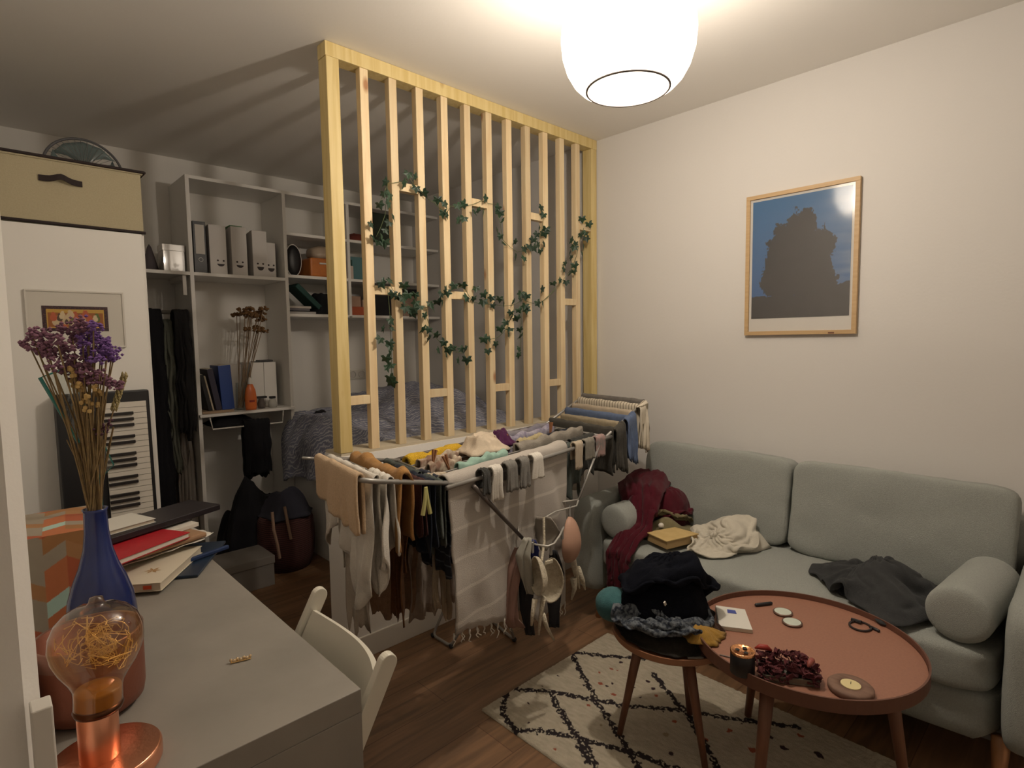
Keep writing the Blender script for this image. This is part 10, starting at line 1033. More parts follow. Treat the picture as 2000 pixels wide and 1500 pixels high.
def rounded(pts, r=.05, n=5):
    out = [pts[0]]
    for a, b, c in zip(pts, pts[1:], pts[2:]):
        d1 = (a - b).normalized(); d2 = (c - b).normalized(); p, q = b + d1 * r, b + d2 * r
        for k in range(n + 1):
            s = k / n; out.append(p.lerp(b, s).lerp(b.lerp(q, s), s))
    return out + [pts[-1]]
build('main_frame', MB().tube(rounded([RK(-.04, 0), RK(1.02, 0)]), .008, 8).tube([RK(0, 0), RK(0, 1)], .006, 8).tube([RK(1, 0), RK(1, 1)], .006, 8), M_steel, t, smooth=True)
wl = rounded([LWg(-.02, .03, .004), LWg(1, .03), LWg(1, .97), LWg(-.02, .97, .004)], .06)
wr_ = rounded([RWg(-.02, .03, .004), RWg(1, .03), RWg(1, .97), RWg(-.02, .97, .004)], .06)
build('back_rail', MB().tube([RK(-.02, 1, .004), RK(1.01, 1, .004)], .0075, 8), mat('dark_strut', (.12, .10, .09), .4, .4), t, smooth=True)
build('wing', MB().tube(wl, .0075, 8).tube([LWg(1.0, .97), LWg(1.12, 1.0)], .005, 6), M_steel, t, smooth=True)
build('wing', MB().tube(wr_, .0075, 8), M_steel, t, smooth=True)
TS = [.10, .22, .35, .48, .61, .74, .87]
for s in TS: build('drying_bar', MB().tube([RK(0, s), RK(1, s)], .0032, 6), M_steel, t)
QS = [.16, .33, .50, .67, .84]
for q in QS:
    build('drying_bar', MB().tube([LWg(q, .04), LWg(q, .96)], .0032, 6), M_steel, t)
    build('drying_bar', MB().tube([RWg(q, .04), RWg(q, .96)], .0032, 6), M_steel, t)
def nearp(px, py, d=0.0):                     # point of the upright plane through the near rail
    n_ = Vector((-(RB - RA).y, (RB - RA).x, 0)).normalized(); r_ = ray(px, py); o_ = Vector((0, 0, CH))
    return o_ + r_ * (((RA - n_ * (.012 - d)) - o_).dot(n_) / r_.dot(n_))
G1_, G2_ = Vector((1.50, 2.0, .012)), Vector((1.50, 2.14, .012)); G3_, G4_ = Vector((1.743, 1.838, .012)), Vector((1.80, 2.10, .012))
build('leg_frame', MB().tube(rounded([RK(.80, .30, -.01), G1_, G2_, RK(.80, .98, -.01)], .03), .007, 8), M_steel, t, smooth=True)
build('leg_frame', MB().tube(rounded([RK(.12, .30, -.01), G3_, G4_, RK(.12, .98, -.01)], .03), .007, 8), M_steel, t, smooth=True)
for p in (G1_, G2_, G3_, G4_): build('foot_cap', MB().ball((p.x, p.y, .013), .012, 8), M_black, t)
# the two front struts and the oval holder they carry
sA0, sA1, sB0, sB1 = nearp(925, 950), nearp(1027, 1058), nearp(1170, 870), nearp(1130, 976)
build('front_strut', MB().tube([sA0, sA1], [.0085, .0065], 8), mat('dark_strut', (.12, .10, .09), .4, .4), t, smooth=True)
build('front_strut', MB().tube([sB0, sB1], .0055, 8), M_steel, t, smooth=True)
ho = [(1130, 976, 0), (1108, 979, .02), (1080, 983, .05), (1052, 992, .07), (1028, 1006, .06), (1012, 1024, .04), (1012, 1040, .02), (1027, 1058, 0), (1048, 1064, -.05), (1070, 1067, -.09), (1082, 1062, -.10), (1092, 1048, -.09), (1101, 1030, -.07)]
hi = [(1130, 976, 0), (1126, 988, -.01), (1108, 993, -.01), (1085, 999, 0), (1066, 1010, .01), (1059, 1022, .01)]
M_pw = mat('pale_wire', (.46, .44, .40), .35, .3)
build('oval_holder', MB().tube([nearp(*p) for p in ho], .0038, 8).tube([nearp(*p) for p in hi], .0034, 8), M_pw, t, smooth=True)

def T(o, label, cat, grp=None): return tag(o, label, cat, grp)
Mpeach = fabric('peach_terry', (.58, .42, .27), .82, 160); Mwhite = fabric('white_cotton', (.68, .64, .57), .90, 40)
Mcaramel = fabric('caramel_cloth', (.42, .22, .075), .7, 50); Mmar = fabric('maroon_cloth', (.06, .018, .015))
Mnavy = fabric('navy_cloth', (.014, .020, .035)); Mslate = fabric('slate_green_cloth', (.08, .095, .085))
Mplaid = mat('navy_plaid', (.018, .022, .035), .95, wave=(9, .3, (.09, .11, .14), .93, .99, 'Z'))
Mcream = fabric('cream_jersey', (.48, .40, .30), .85); Mbrown = fabric('brown_cord', (.17, .075, .03), .65, 70)
n_out = (LWg(1, .5) - LWg(0, .5)); n_out.z = 0
T(drape('peach_towel', LWg(.985, .06, .006), LWg(.985, .92, .006), .135, .12, Mpeach, r=.011, folds=1.3, amp=.010, seed=1, side=n_out, thick=.008, hemA=lambda a: 1.15 - .3 * a, hemB=lambda a: 1.3 - .3 * a),
  'peach terry hand towel on the outermost bar of the left rack wing', 'towel')
T(drape('white_blouse', LWg(.84, .05, .004), LWg(.84, .97, .004), .30, .26, Mwhite, r=.012, folds=3.2, amp=.022, seed=2, side=n_out, thick=.004, hemA=lambda a: .80 + .25 * math.sin(a * 7) + .25 * (1 - a), lean=.06),
  'white cotton blouse hanging behind the peach towel on the left wing', 'blouse')
T(drape('white_bodysuit', LWg(.72, .02, .002), LWg(.72, .34, .002), .27, .22, Mwhite, r=.014, folds=2.2, amp=.020, seed=22, side=n_out, hemA=lambda a: .8 + .4 * abs(math.sin(a * 5)), lean=.05),
  'white baby bodysuit gathered at the near end of the left wing', 'baby clothes')
T(drape('caramel_shirt', LWg(.55, .02, .006), LWg(.55, .96, .006), .20, .18, Mcaramel, r=.022, lump=.014, folds=2, amp=.012, seed=3, side=n_out, thick=.008),
  'caramel brown shirt folded over the middle of the left wing', 'shirt')
T(drape('brown_trousers', LWg(.46, .18, .0), LWg(.46, .50, .0), .46, .30, Mbrown, r=.012, folds=1.5, amp=.012, seed=4, side=n_out, narrow=.35, hemA=lambda a: 1 if a < .42 or a > .58 else .55),
  'rust brown trousers hanging lowest under the left wing', 'trousers')
T(drape('maroon_top', LWg(.36, .03, .0), LWg(.36, .45, .0), .16, .16, Mmar, r=.010, folds=1.5, amp=.010, seed=5, side=n_out), 'dark maroon strappy top beside the caramel shirt', 'top')
T(drape('navy_shorts', LWg(.26, .03, .0), LWg(.26, .62, .0), .225, .2, Mnavy, r=.012, folds=2, amp=.014, seed=6, side=n_out), 'navy blue shorts on the left wing next to the caramel shirt', 'shorts')
T(drape('grey_leggings', LWg(.14, .02, .0), LWg(.14, .30, .0), .21, .2, Mslate, r=.010, folds=3, amp=.014, seed=7, side=n_out, hemA=lambda a: .8 + .3 * (a > .5)), 'grey green child leggings hanging beside the plaid shirt', 'leggings')
T(drape('dark_garment', LWg(.17, .35, .0), LWg(.17, .95, .0), .19, .2, Mslate, r=.012, folds=2, amp=.012, seed=8, side=n_out), 'dark slate garment lying on the innermost left wing bar', 'clothes')
T(drape('plaid_shirt', LWg(.03, .03, .0), LWg(.03, .5, .0), .30, .25, Mplaid, r=.010, folds=1.5, amp=.010, seed=9, side=n_out), 'navy plaid shirt hanging just left of the big fringed towel', 'shirt')
# cream pants hanging from an inner bar
T(drape('cream_leggings', LWg(.10, .30), RK(.06, .34, -.01), .44, .1, Mcream, r=.010, folds=1.4, amp=.014, seed=10, side=(.1, -1, 0), narrow=.05, hemA=lambda a: 1.0 if a < .36 else (.62 if a < .5 else 1.12)), 'cream leggings hanging under the rack left of the fringed towel', 'leggings')
T(drape('brown_shirt', LWg(.62, .62, -.01), LWg(.12, .62, -.01), .48, .3, fabric('cocoa_cloth', (.25, .155, .095), .75), r=.012, folds=2, amp=.016, seed=11, side=(.1, -1, 0)), 'cocoa brown shirt hanging deep under the rack behind the cream leggings', 'shirt')
T(drape('pale_pyjamas', RK(-.06, .60, -.01), RK(.16, .60, -.01), .52, .3, fabric('pale_taupe', (.33, .27, .22), .85), r=.012, folds=2.5, amp=.018, seed=12, side=(0, -1, 0)), 'pale taupe pyjamas hanging under the rack just behind the left towel edge', 'pyjamas')
T(drape('cream_trousers', LWg(.94, .55, -.01), LWg(.66, .55, -.01), .50, .3, fabric('ecru_cloth', (.46, .41, .34), .88), r=.012, folds=1.2, amp=.012, seed=13, side=(.1, -1, 0), narrow=.2), 'ecru trousers hanging under the left wing behind the white blouse', 'trousers')

# big fringed towel
Mtow = mat('grey_towel', (.46, .42, .37), .95, var=(7, (.41, .37, .33), .25), wave=(3.1, .25, (.56, .52, .46), .955, .985, 'Z'), bump=(420, .4), sheen=.1)
q0, q1 = RK(-.035, .075, .008), RK(.655, .085, .008)
bt = thing('fringed_towel', 'large pale grey checked towel with knotted fringe hanging down the front of the rack', 'towel', q0)
hem = lambda a: .86 + .28 * a
drape('towel_cloth', q0, q1, .57, .10, Mtow, bt, r=.024, folds=1.6, amp=.010, seed=31, side=(.16, -1, 0), thick=.005, nu=70, nv=50, hemA=hem, narrow=.05)
rnd = random.Random(4)
for k in range(19):
    fr = MB()
    a = k / 18; p = q0.lerp(q1, .5 + (a - .5) * .95); z = p.z - .57 * hem(a); ln = rnd.uniform(.035, .062); dy = -.022
    pts = [(p.x + .003 * math.sin(i * 1.9 + k) * i * .4, p.y + dy, z + .004 - ln * i / 6) for i in range(7)]
    fr.tube(pts, [.0032, .0036, .0028, .0022, .0024, .0018, .001], 5)
    if k % 2: fr.tube([(x + .006 * i * .3, y, zz + .004) for i, (x, y, zz) in enumerate(pts)], .0017, 5)
    build('tassel', fr, Mwhite, bt, smooth=True)
Myel = mat('mustard_towel', (.72, .45, .03), .95, var=(60, (.60, .36, .02), .2), bump=(220, .8)); 
T(drape('mustard_towel', RK(.01, .84, .004), RK(.43, .84, .004), .22, .2, Myel, r=.018, folds=2, amp=.006, lump=.014, seed=33, thick=.012), 'bright mustard yellow towel on the bar furthest back', 'towel')
Mstar = mat('star_print_cotton', (.50, .42, .32), .95, var=(34, (.22, .13, .09), .12))
T(drape('patterned_babygrow', RK(.03, .70, .01), RK(.30, .70, .01), .18, .2, Mstar, r=.012, folds=2, amp=.008, lump=.015, seed=34), 'cream babygrow with small dark stars in front of the mustard towel', 'baby clothes')
T(drape('patterned_babygrow', RK(.02, .50, .01), RK(.18, .50, .01), .18, .2, Mstar, r=.012, folds=2, amp=.010, lump=.015, seed=35), 'cream babygrow with small dark stars at the near left end of the bars', 'baby clothes')
Mmint = fabric('mint_cloth', (.33, .50, .42), .85); 
T(drape('mint_cloth', RK(.12, .36, .008), RK(.40, .36, .008), .15, .15, Mmint, r=.010, folds=1.5, amp=.006, lump=.014, seed=36), 'mint green cloth between the white towel and the pale bib', 'cloth')
heap('pale_bib', [tuple(RK(.24, .45))[:2], tuple(RK(.44, .42))[:2], tuple(RK(.47, .66))[:2], tuple(RK(.36, .78))[:2], tuple(RK(.26, .72))[:2]], .955, .05, fabric('pale_peach', (.60, .50, .38), .9), seed=37, fold=.022, freq=12, nr=22, na=70)
tag(bpy.data.objects['pale_bib'], 'pointed pale peach bib lying on top of the bars in front of the mustard towel', 'bib')
Mlil = mat('grey_lilac_towel', (.27, .25, .26), .95, var=(26, (.18, .17, .22), .2), bump=(300, .4))
T(drape('lilac_towel', RK(.46, .88, .006), RK(.96, .88, .006), .22, .2, Mlil, r=.014, folds=2, amp=.010, lump=.014, seed=38, thick=.008), 'grey lilac patterned towel continuing the back bar after the mustard one', 'towel')
T(drape('lilac_pyjamas', RK(.50, .72, .010), RK(.93, .72, .010), .22, .2, mat('lilac_print', (.20, .18, .26), .95, var=(40, (.38, .36, .42), .15)), r=.013, folds=3, amp=.012, lump=.014, seed=39), 'lilac printed pyjamas across the middle of the rack', 'pyjamas')
Mplum = fabric('plum_velvet', (.085, .02, .07), .7)
heap('plum_sock', [tuple(RK(.43, .52))[:2], tuple(RK(.52, .50))[:2], tuple(RK(.55, .70))[:2], tuple(RK(.46, .72))[:2]], .955, .055, Mplum, seed=40, fold=.018, freq=16, nr=16, na=50)
tag(bpy.data.objects['plum_sock'], 'crumpled plum purple sock lying in the middle of the bars', 'sock')
T(drape('yellow_cream_cloth', RK(.55, .52, .012), RK(.74, .52, .012), .16, .16, fabric('yellow_cream', (.45, .38, .22), .85), r=.012, folds=1.6, amp=.008, lump=.014, seed=41), 'yellowish cream cloth right of the plum sock', 'cloth')
Mgb = mat('grey_beige_knit', (.30, .27, .225), .95, var=(30, (.23, .205, .17), .2), bump=(260, .5))
T(drape('beige_towel', RK(.48, .38, .012), RK(.98, .38, .012), .26, .26, Mgb, r=.015, folds=2, amp=.010, lump=.014, seed=42, thick=.010), 'grey beige knit towel on the middle bar reaching the right end', 'towel')
# small socks over the near rail
sock_l = ['dark cuffed baby sock clipped leftmost over the near rail', 'white baby sock with dark toe, second from the left on the near rail', 'grey baby sock in the middle of the near rail', 'pale grey baby sock with dark heel on the near rail', 'white baby sock with dark sole, rightmost above the towel']
for k, (s, wd, dp, m) in enumerate(((.10, .030, .065, fabric('dark_grey_knit', (.06, .06, .055))), (.150, .045, .10, Mwhite), (.225, .050, .085, fabric('mid_grey_knit', (.22, .21, .19))), (.30, .045, .09, fabric('mid_grey_knit', (.22, .21, .19))), (.375, .055, .075, Mwhite))):
    T(drape('baby_sock', RK(s, -.035, .016), RK(s + wd, -.035, .016), dp, .05, m, r=.016, folds=.8, amp=.010, seed=50 + k, nu=16, nv=24, side=(.16, -1, 0), narrow=-.25, thick=.006), sock_l[k], 'sock', 'baby socks on the near rail')
sock_r = ['pale baby sock just right of the fringed towel', 'grey baby sock between the pale one and the rack leg', 'patterned pink and grey sock beside the rack leg']
for k, (s, wd, dp, m) in enumerate(((.69, .055, .10, Mcream), (.77, .07, .075, fabric('stone_knit', (.25, .23, .19))), (.86, .08, .08, mat('pattern_sock', (.20, .18, .17), .95, var=(50, (.35, .22, .2), .15))))):
    T(drape('baby_sock', RK(s, .0, .012), RK(s + wd, .0, .012), dp, .06, m, r=.012, folds=.8, amp=.008, seed=60 + k, nu=16, nv=24, side=(.16, -1, 0), thick=.006), sock_r[k], 'sock', 'baby socks on the near rail')
for k, (s0, s1, tt, dp, m, l) in enumerate(((.66, .80, .10, .20, Mslate, 'dark grey green child shirt hanging right of the fringed towel'), (.78, .98, .20, .16, fabric('charcoal_jersey', (.05, .05, .045)), 'charcoal child trousers hanging behind the right rack leg'), (.66, .98, .55, .24, Mnavy, 'navy garment hanging deep under the right half of the rack'))):
    T(drape('child_garment', RK(s0, tt, 0), RK(s1, tt, 0), dp, .15, m, r=.012, folds=2.2, amp=.016, seed=70 + k, side=(.16, -1, 0), hemA=lambda a: .85 + .3 * math.sin(a * 5) ** 2), l, 'clothes', 'small dark clothes under the right half of the rack')
# right wing
nr_ = (RWg(0, .5) - RWg(1, .5)); nr_.z = 0
Mstr = mat('striped_cream', (.58, .52, .42), .95, wave=(16, .6, (.20, .17, .12), .80, .9, 'Y'))
Mblue = fabric('denim_blue', (.11, .15, .25), .8)
for k, (q, t0, t1, dA, dB, m, nm, l, c, rr) in enumerate((
    (.93, .02, .98, .17, .12, fabric('warm_grey_cloth', (.17, .155, .14)), 'grey_cloth', 'warm grey cloth on the outermost bar of the right wing', 'cloth', .012),
    (.80, .00, .96, .19, .20, Mstr, 'striped_sleepsuit', 'cream striped sleepsuit on the right wing, nearest the wall', 'baby clothes', .012),
    (.62, .03, .94, .10, .10, Mcream, 'cream_bodysuit', 'cream bodysuit between the striped sleepsuit and the blue cloth', 'baby clothes', .010),
    (.47, .00, .95, .16, .20, Mblue, 'blue_trousers', 'denim blue child trousers in the middle of the right wing', 'trousers', .012),
    (.30, .04, .90, .08, .1, fabric('sand_cloth', (.36, .30, .20)), 'sand_vest', 'sand coloured vest between the blue trousers and the charcoal one', 'vest', .010),
    (.13, .00, .97, .19, .20, fabric('olive_charcoal', (.065, .06, .05)), 'charcoal_jumper', 'charcoal jumper on the innermost bar of the right wing', 'jumper', .014))):
    T(drape(nm, RWg(q, t0, .004), RWg(q, t1, .004), dA, dB, m, r=rr, folds=2.6, amp=.010, seed=80 + k, side=nr_, thick=.006, hemA=lambda a: 1.1 - .25 * a), l, c)
# the sleeves and legs that stick out past the near end of the wing
for k, (q, m, dp, l) in enumerate(((.80, Mstr, .22, 'striped sleeve end'), (.47, Mblue, .21, 'blue leg end'), (.20, fabric('olive_charcoal', (.065, .06, .05)), .20, 'dark sleeve end'))):
    par = bpy.data.objects[('striped_sleepsuit', 'blue_trousers', 'charcoal_jumper')[k]]
    p = RWg(q - .10, -.01, .0); p2 = RWg(q + .10, -.01, .0)
    drape('hanging_end', p, p2, dp, dp * .8, m, par, r=.02, folds=1.2, amp=.02, seed=90 + k, nu=20, nv=24, side=(-.2, -1, 0), hemA=lambda a: .8 + .3 * a, thick=.006)
# clothes pegs
pg = None; Mpeg = mat('peg_wood', (.30, .13, .06), .6); 
for k, (s, tt, an, l) in enumerate(((.08, .62, .2, 'brown peg at the near end of the mustard towel, taller one'), (.095, .40, -.35, 'brown peg clipping the starry babygrow'), (.43, .72, .35, 'brown peg left of the plum sock, leaning left'), (.445, .60, -.45, 'brown peg crossing the left leaning one beside the plum sock'), (.86, .62, .1, 'brown peg on the lilac pyjamas near the right end'), (.50, .56, -.2, 'brown peg on the plum sock'))):
    p = RK(s, tt, .0); Mx = Matrix.Translation(p) @ Matrix.Rotation(an, 4, 'Y')
    o = thing('clothes_peg', l, 'clothes peg', p, 'wooden clothes pegs on the rack')
    for sg in (-1, 1):
        build('peg_half', MB().prism([(-.005 * sg, -.02), (sg * .001, -.02), (sg * .0035, .015), (sg * .010, .055), (sg * .004, .055), (-sg * .0, .01)], -.005, .005, Mx @ Matrix(((1, 0, 0, 0), (0, 0, 1, 0), (0, 1, 0, 0), (0, 0, 0, 1)))), Mpeg, o)
    build('spring', MB().tube([tuple(Mx @ Vector((.005 * math.cos(a), .006, .01 + .005 * math.sin(a)))) for a in [i * PI / 5 for i in range(10)]], .001, 5, True), M_steel, o)
o = thing('clothes_peg', 'pale yellow green plastic peg on the maroon top at the left wing rail', 'clothes peg', LWg(.40, .0))
p = LWg(.40, -.02, -.01)
for sg in (-1, 1): build('peg_half', MB().tube([(p.x + sg * .002, p.y - .012, p.z + .005), (p.x + sg * .004, p.y - .013, p.z - .03), (p.x + sg * .013, p.y - .012, p.z - .075)], [.004, .006, .007], 6), mat('lime_plastic', (.52, .50, .20), .4), o)

# round sock hanger with lingerie
for k, (x, y, d, l) in enumerate(((1040, 1062, -.04, 'grey sock clip at the lower left of the oval holder'), (1076, 1066, -.09, 'grey sock clip at the bottom of the oval holder above the ivory bra'), (1098, 1036, -.07, 'grey sock clip at the right tip of the oval holder'), (1112, 993, -.01, 'grey sock clip on the inner arc beside the strut'))):
    c = nearp(x, y, d); o = thing('sock_clip', l, 'clip', c, 'grey clips on the oval holder')
    build('clip_body', MB().box(c.x - .005, c.x + .005, c.y - .004, c.y + .004, c.z - .034, c.z + .006), mat('grey_clip', (.30, .29, .27), .4), o, bevel=.002)
    build('clip_hook', MB().tube([(c.x, c.y, c.z), (c.x + .004, c.y, c.z + .012), (c.x + .010, c.y, c.z + .004)], .0018, 6), mat('grey_clip', (.30, .29, .27), .4), o)
# hanging lingerie
def cup(name, c, r, m, parent, ax=(1, 1, 1.25), rot=0.0, rx=0.0):
    G = []
    for i in range(14):
        th = (PI / 2) * i / 13; row = []
        for j in range(28):
            a = 2 * PI * j / 28; tip = 1 + .35 * max(0, math.sin(a)) ** 3 * math.sin(th)
            row.append((r * ax[0] * math.sin(th) * math.cos(a), -r * .75 * math.cos(th) * ax[1], r * ax[2] * math.sin(th) * math.sin(a) * tip))
        G.append(row)
    Mx = Matrix.Translation(c) @ Matrix.Rotation(rot, 4, 'Z') @ Matrix.Rotation(rx, 4, 'X')
    mb = MB().quad_grid([[tuple(Mx @ Vector(p)) for p in R_] for R_ in G], 14, 28, False, True)
    return build(name, mb, m, parent, smooth=True, solid=.005)
Mivory = mat('ivory_lace', (.62, .56, .44), .9, var=(70, (.48, .42, .31), .2), bump=(150, .6)); Mnude = mat('nude_satin', (.46, .27, .19), .6)
Mblk = mat('black_satin', (.008, .008, .012), .7)
c0 = at(1062, 1130, 'y', 1.34)
b = thing('ivory_bra', 'ivory lace bra hanging in front by its clip, hollow cup facing the room', 'bra', c0)
cup('cup', at(1046, 1130, 'y', 1.35), .050, Mivory, b, rot=1.25, ax=(1, 1, 1.15)); cup('cup', at(1078, 1140, 'y', 1.345), .056, Mivory, b, rot=PI - .35, ax=(.85, .8, 1.25))
build('strap', MB().tube([at(1058, 1095, 'y', 1.34), at(1063, 1060, 'y', 1.36), at(1062, 1010, 'y', 1.38)], .005, 6), Mivory, b)
for pts in (((1045, 1170), (1040, 1200), (1038, 1222)), ((1062, 1165), (1056, 1200), (1052, 1240)), ((1060, 1200), (1068, 1225), (1082, 1250))):
    P = [at(x, y, 'y', 1.34) for x, y in pts]; build('band', MB().tube(P, [.010, .007, .004], 8), Mivory, b, smooth=True)
build('bow', MB().box(-.02, .02, -.004, .004, -.008, .008, Matrix.Translation(at(1072, 1098, 'y', 1.33)) @ Matrix.Rotation(.1, 4, 'Y')), Mivory, b, bevel=.004)
b = thing('nude_bra', 'dusty pink padded bra hanging at the right of the oval wire holder', 'bra', at(1112, 1060, 'y', 1.45))
cup('cup', at(1110, 1060, 'y', 1.45), .062, Mnude, b, rot=.3, ax=(1.0, 1, 1.25)); cup('cup', at(1112, 1055, 'y', 1.50), .06, Mnude, b, rot=.5, ax=(1.0, 1, 1.2))
for pts, m in ((((1118, 1090), (1126, 1125), (1132, 1150)), Mivory), (((1128, 1110), (1138, 1135), (1143, 1152)), Mivory), (((1120, 1130), (1122, 1150), (1116, 1172)), Mivory)):
    build('band', MB().tube([at(x, y, 'y', 1.45) for x, y in pts], [.014, .010, .003], 8), m, b, smooth=True)
def strip(name, label, pts, wds, m, y, cat='underwear', parent=None):
    P = [at(x, yy, 'y', y) for x, yy in pts]; G = []
    fine = []
    for i in range(len(P) - 1):
        for k in range(5): fine.append((P[i].lerp(P[i + 1], k / 5), lerp(wds[i], wds[i + 1], k / 5)))
    fine.append((P[-1], wds[-1]))
    for i, (p, w_) in enumerate(fine):
        G.append([(p.x + w_ * .72 * (j / 6 - .5), p.y - w_ * .69 * (j / 6 - .5) + .008 * math.sin(j * 1.7 + i * .4), p.z + .003 * N(i * .5, j)) for j in range(7)])
    return tag(build(name, MB().quad_grid(G, len(G), 7), m, smooth=True, solid=.005, loc=P[0]), label, cat)
strip('black_camisole', 'black camisole hanging behind the ivory bra, lowest end left of it', [(1040, 1070), (1030, 1130), (1028, 1190), (1035, 1240)], [.03, .05, .055, .03], Mblk, 1.42)
strip('black_bra', 'black bra cup hanging right behind the ivory bra', [(1080, 1075), (1088, 1120), (1082, 1175), (1082, 1225)], [.02, .05, .06, .035], Mblk, 1.41, 'bra')
strip('royal_blue_slip', 'royal blue piece peeking out at the left end of the oval wire holder', [(1038, 1055), (1042, 1075), (1045, 1095)], [.02, .035, .02], mat('royal_blue', (.01, .02, .15), .7), 1.40)
strip('dusty_pink_slip', 'thin dusty pink slip hanging between towel fringe and ivory bra', [(1012, 1070), (1005, 1110), (1000, 1160), (998, 1210), (1008, 1225)], [.02, .05, .05, .05, .06], mat('dusty_pink_voile', (.26, .15, .12), .8), 1.43)
strip('mint_grey_brief', 'grey white brief clipped under the left end of the oval wire holder', [(1030, 1050), (1022, 1085), (1030, 1130), (1038, 1160)], [.02, .045, .05, .035], mat('grey_white_cloth', (.36, .35, .30), .9), 1.39)
strip('grey_mesh_top', 'transparent grey mesh top hanging inside the oval wire holder', [(1060, 1010), (1070, 1040), (1062, 1075)], [.05, .09, .03], mat('mesh_grey', (.27, .24, .20), .9), 1.43)

# ================================================================== SOFA
sf = thing('sofa', 'light grey green three seat sofa with wooden legs along the right wall', 'sofa', (2.5, .98, 0))
Y0, Y1 = .02, 1.82; SX = 2.13
cushion('seat_frame', 2.50, .92, .22, .345, .745, .085, M_sofa, sf, p=14, wr=.002, n=12)
cushion('seat_cushion', 2.43, .93, .365, .305, .752, .078, M_sofa, sf, p=8, wr=.008, n=46, seed=2)
cushion('back_frame', 2.80, .92, .46, .062, .86, .26, M_sofa, sf, p=12, wr=.002, n=12)
cushion('armrest', 2.475, 1.745, .375, .355, .072, .235, M_sofa, sf, p=7, wr=.003, n=24)
cushion('armrest', 2.475, .085, .375, .355, .088, .235, M_sofa, sf, p=7, wr=.003, n=24)
tl = Matrix.Rotation(.16, 4, 'Y')
cushion('back_cushion', 2.685, 1.335, .635, .080, .376, .205, M_sofa, sf, p=10, wr=.008, n=44, seed=5, M=tl)
cushion('back_cushion', 2.685, .570, .635, .080, .382, .205, M_sofa, sf, p=10, wr=.008, n=44, seed=9, M=tl)
for x, y, dx, dy in ((2.24, 1.68, -.03, .03), (2.24, .17, -.03, -.0), (2.78, 1.68, .0, .03), (2.78, .17, 0, -.03)):
    build('leg', MB().tube([(x, y, .15), (x + dx, y + dy, 0.001)], [.026, .016], 14), M_sofaleg, sf, smooth=True)
for y in (.45, .75, 1.1, 1.4):
    build('tuft', MB().ball((2.40, y, .443), .010, 8, (1, 1, .3)), M_sofa, sf)
def bolster(name, label, c, r, L_, ang=0):
    Mx = Matrix.Translation(c) @ Matrix.Rotation(ang, 4, 'Z') @ Matrix.Rotation(PI / 2, 4, 'Y')
    prof = [(0, -L_ / 2)] + [(r * (1 - (1 - k / 6) ** 3), -L_ / 2 + .0 + .035 * (k / 6) ** 2.2) for k in range(1, 7)] + [(r, -.06), (r * 1.01, 0), (r, .06)] + [(r * (1 - (1 - k / 6) ** 3), L_ / 2 - .035 * (k / 6) ** 2.2) for k in range(6, 0, -1)] + [(0, L_ / 2)]
    t = thing(name, label, 'cushion', c, 'bolster cushions on the sofa')
    build('bolster_body', MB().lathe(prof, 36, M=Mx), M_sofa, t, smooth=True)
    build('seam', MB().tube([tuple(Mx @ Vector((r * .93 * math.cos(a), r * .93 * math.sin(a), -L_ / 2 + .020))) for a in [k * PI / 18 for k in range(36)]], .0022, 5, True), mat('seam_grey', (.22, .23, .22), .9), t)
bolster('bolster_cushion', 'grey cylindrical bolster leaning against the right armrest', Vector((2.36, .262, .528)), .088, .42, -.10)
bolster('bolster_cushion', 'grey cylindrical bolster half hidden by the burgundy jumper at the left armrest', Vector((2.36, 1.585, .525)), .082, .40, .0)

SZ = .445
def sp(px, py, z=SZ): p = at(px, py, 'z', z); return (p.x, p.y)
# burgundy jumper: from arm over seat, hanging down the front
M_burg = fabric('burgundy_knit', (.085, .010, .018), .75, 50)
path = [(2.66, 1.66, .66, .10), (2.56, 1.64, .675, .13), (2.46, 1.62, .665, .15), (2.36, 1.56, .655, .12), (2.30, 1.52, .60, .095), (2.24, 1.495, .50, .078), (2.16, 1.50, .468, .072), (2.112, 1.505, .42, .070), (2.10, 1.505, .34, .068), (2.095, 1.505, .26, .066)]
G = []
pf = []
for i in range(len(path) - 1):
    for k in range(8):
        a, b = path[i], path[i + 1]; pf.append([lerp(a[q], b[q], k / 8) for q in range(4)])
pf.append(list(path[-1]))
for i, (x, y, z, w_) in enumerate(pf):
    row = []
    for j in range(26):
        s = -1 + 2 * j / 25; f = .016 * (1 - 2.4 * abs(N(i * .05, s * 2.6 + i * .03, 2))) + .010 * (1 - 2 * abs(N(i * .09, s * 6 - i * .05, 4)))
        drop = .055 * max(0, abs(s) - .55) * 2 * (1 if i < 34 else .3)
        row.append((x - .3 * w_ * s * (1 if i < 30 else .15) + (-f if i > 50 else 0), y + w_ * s * (.75 if i < 30 else .85), z + (f if i <= 50 else 0) - drop))
    G.append(row)
o = build('burgundy_jumper', MB().quad_grid(G, len(G), 26), M_burg, smooth=True, solid=.022, loc=(2.3, 1.6, .5))
tag(o, 'burgundy jumper lying over the left bolster and hanging down the sofa front', 'jumper')
cloth_heap('burgundy_scarf', [(2.38, 1.42), (2.50, 1.38), (2.66, 1.40), (2.70, 1.62), (2.5, 1.67), (2.38, 1.60)], SZ, .17, M_burg, seed=44, rest=1.25, prof=3, lump=.5)
o = bpy.data.objects['burgundy_scarf']; tag(o, 'bunched burgundy knit part against the back cushion behind the khaki cardigan', 'jumper')
M_khaki = fabric('khaki_knit', (.225, .19, .105), .75, 45)
cloth_heap('khaki_cardigan', [(2.19, 1.50), (2.30, 1.42), (2.38, 1.33), (2.50, 1.28), (2.60, 1.32), (2.60, 1.45), (2.52, 1.55), (2.36, 1.57), (2.24, 1.56)], SZ, .075, M_khaki, seed=45, rest=1.32, bend=1.5)
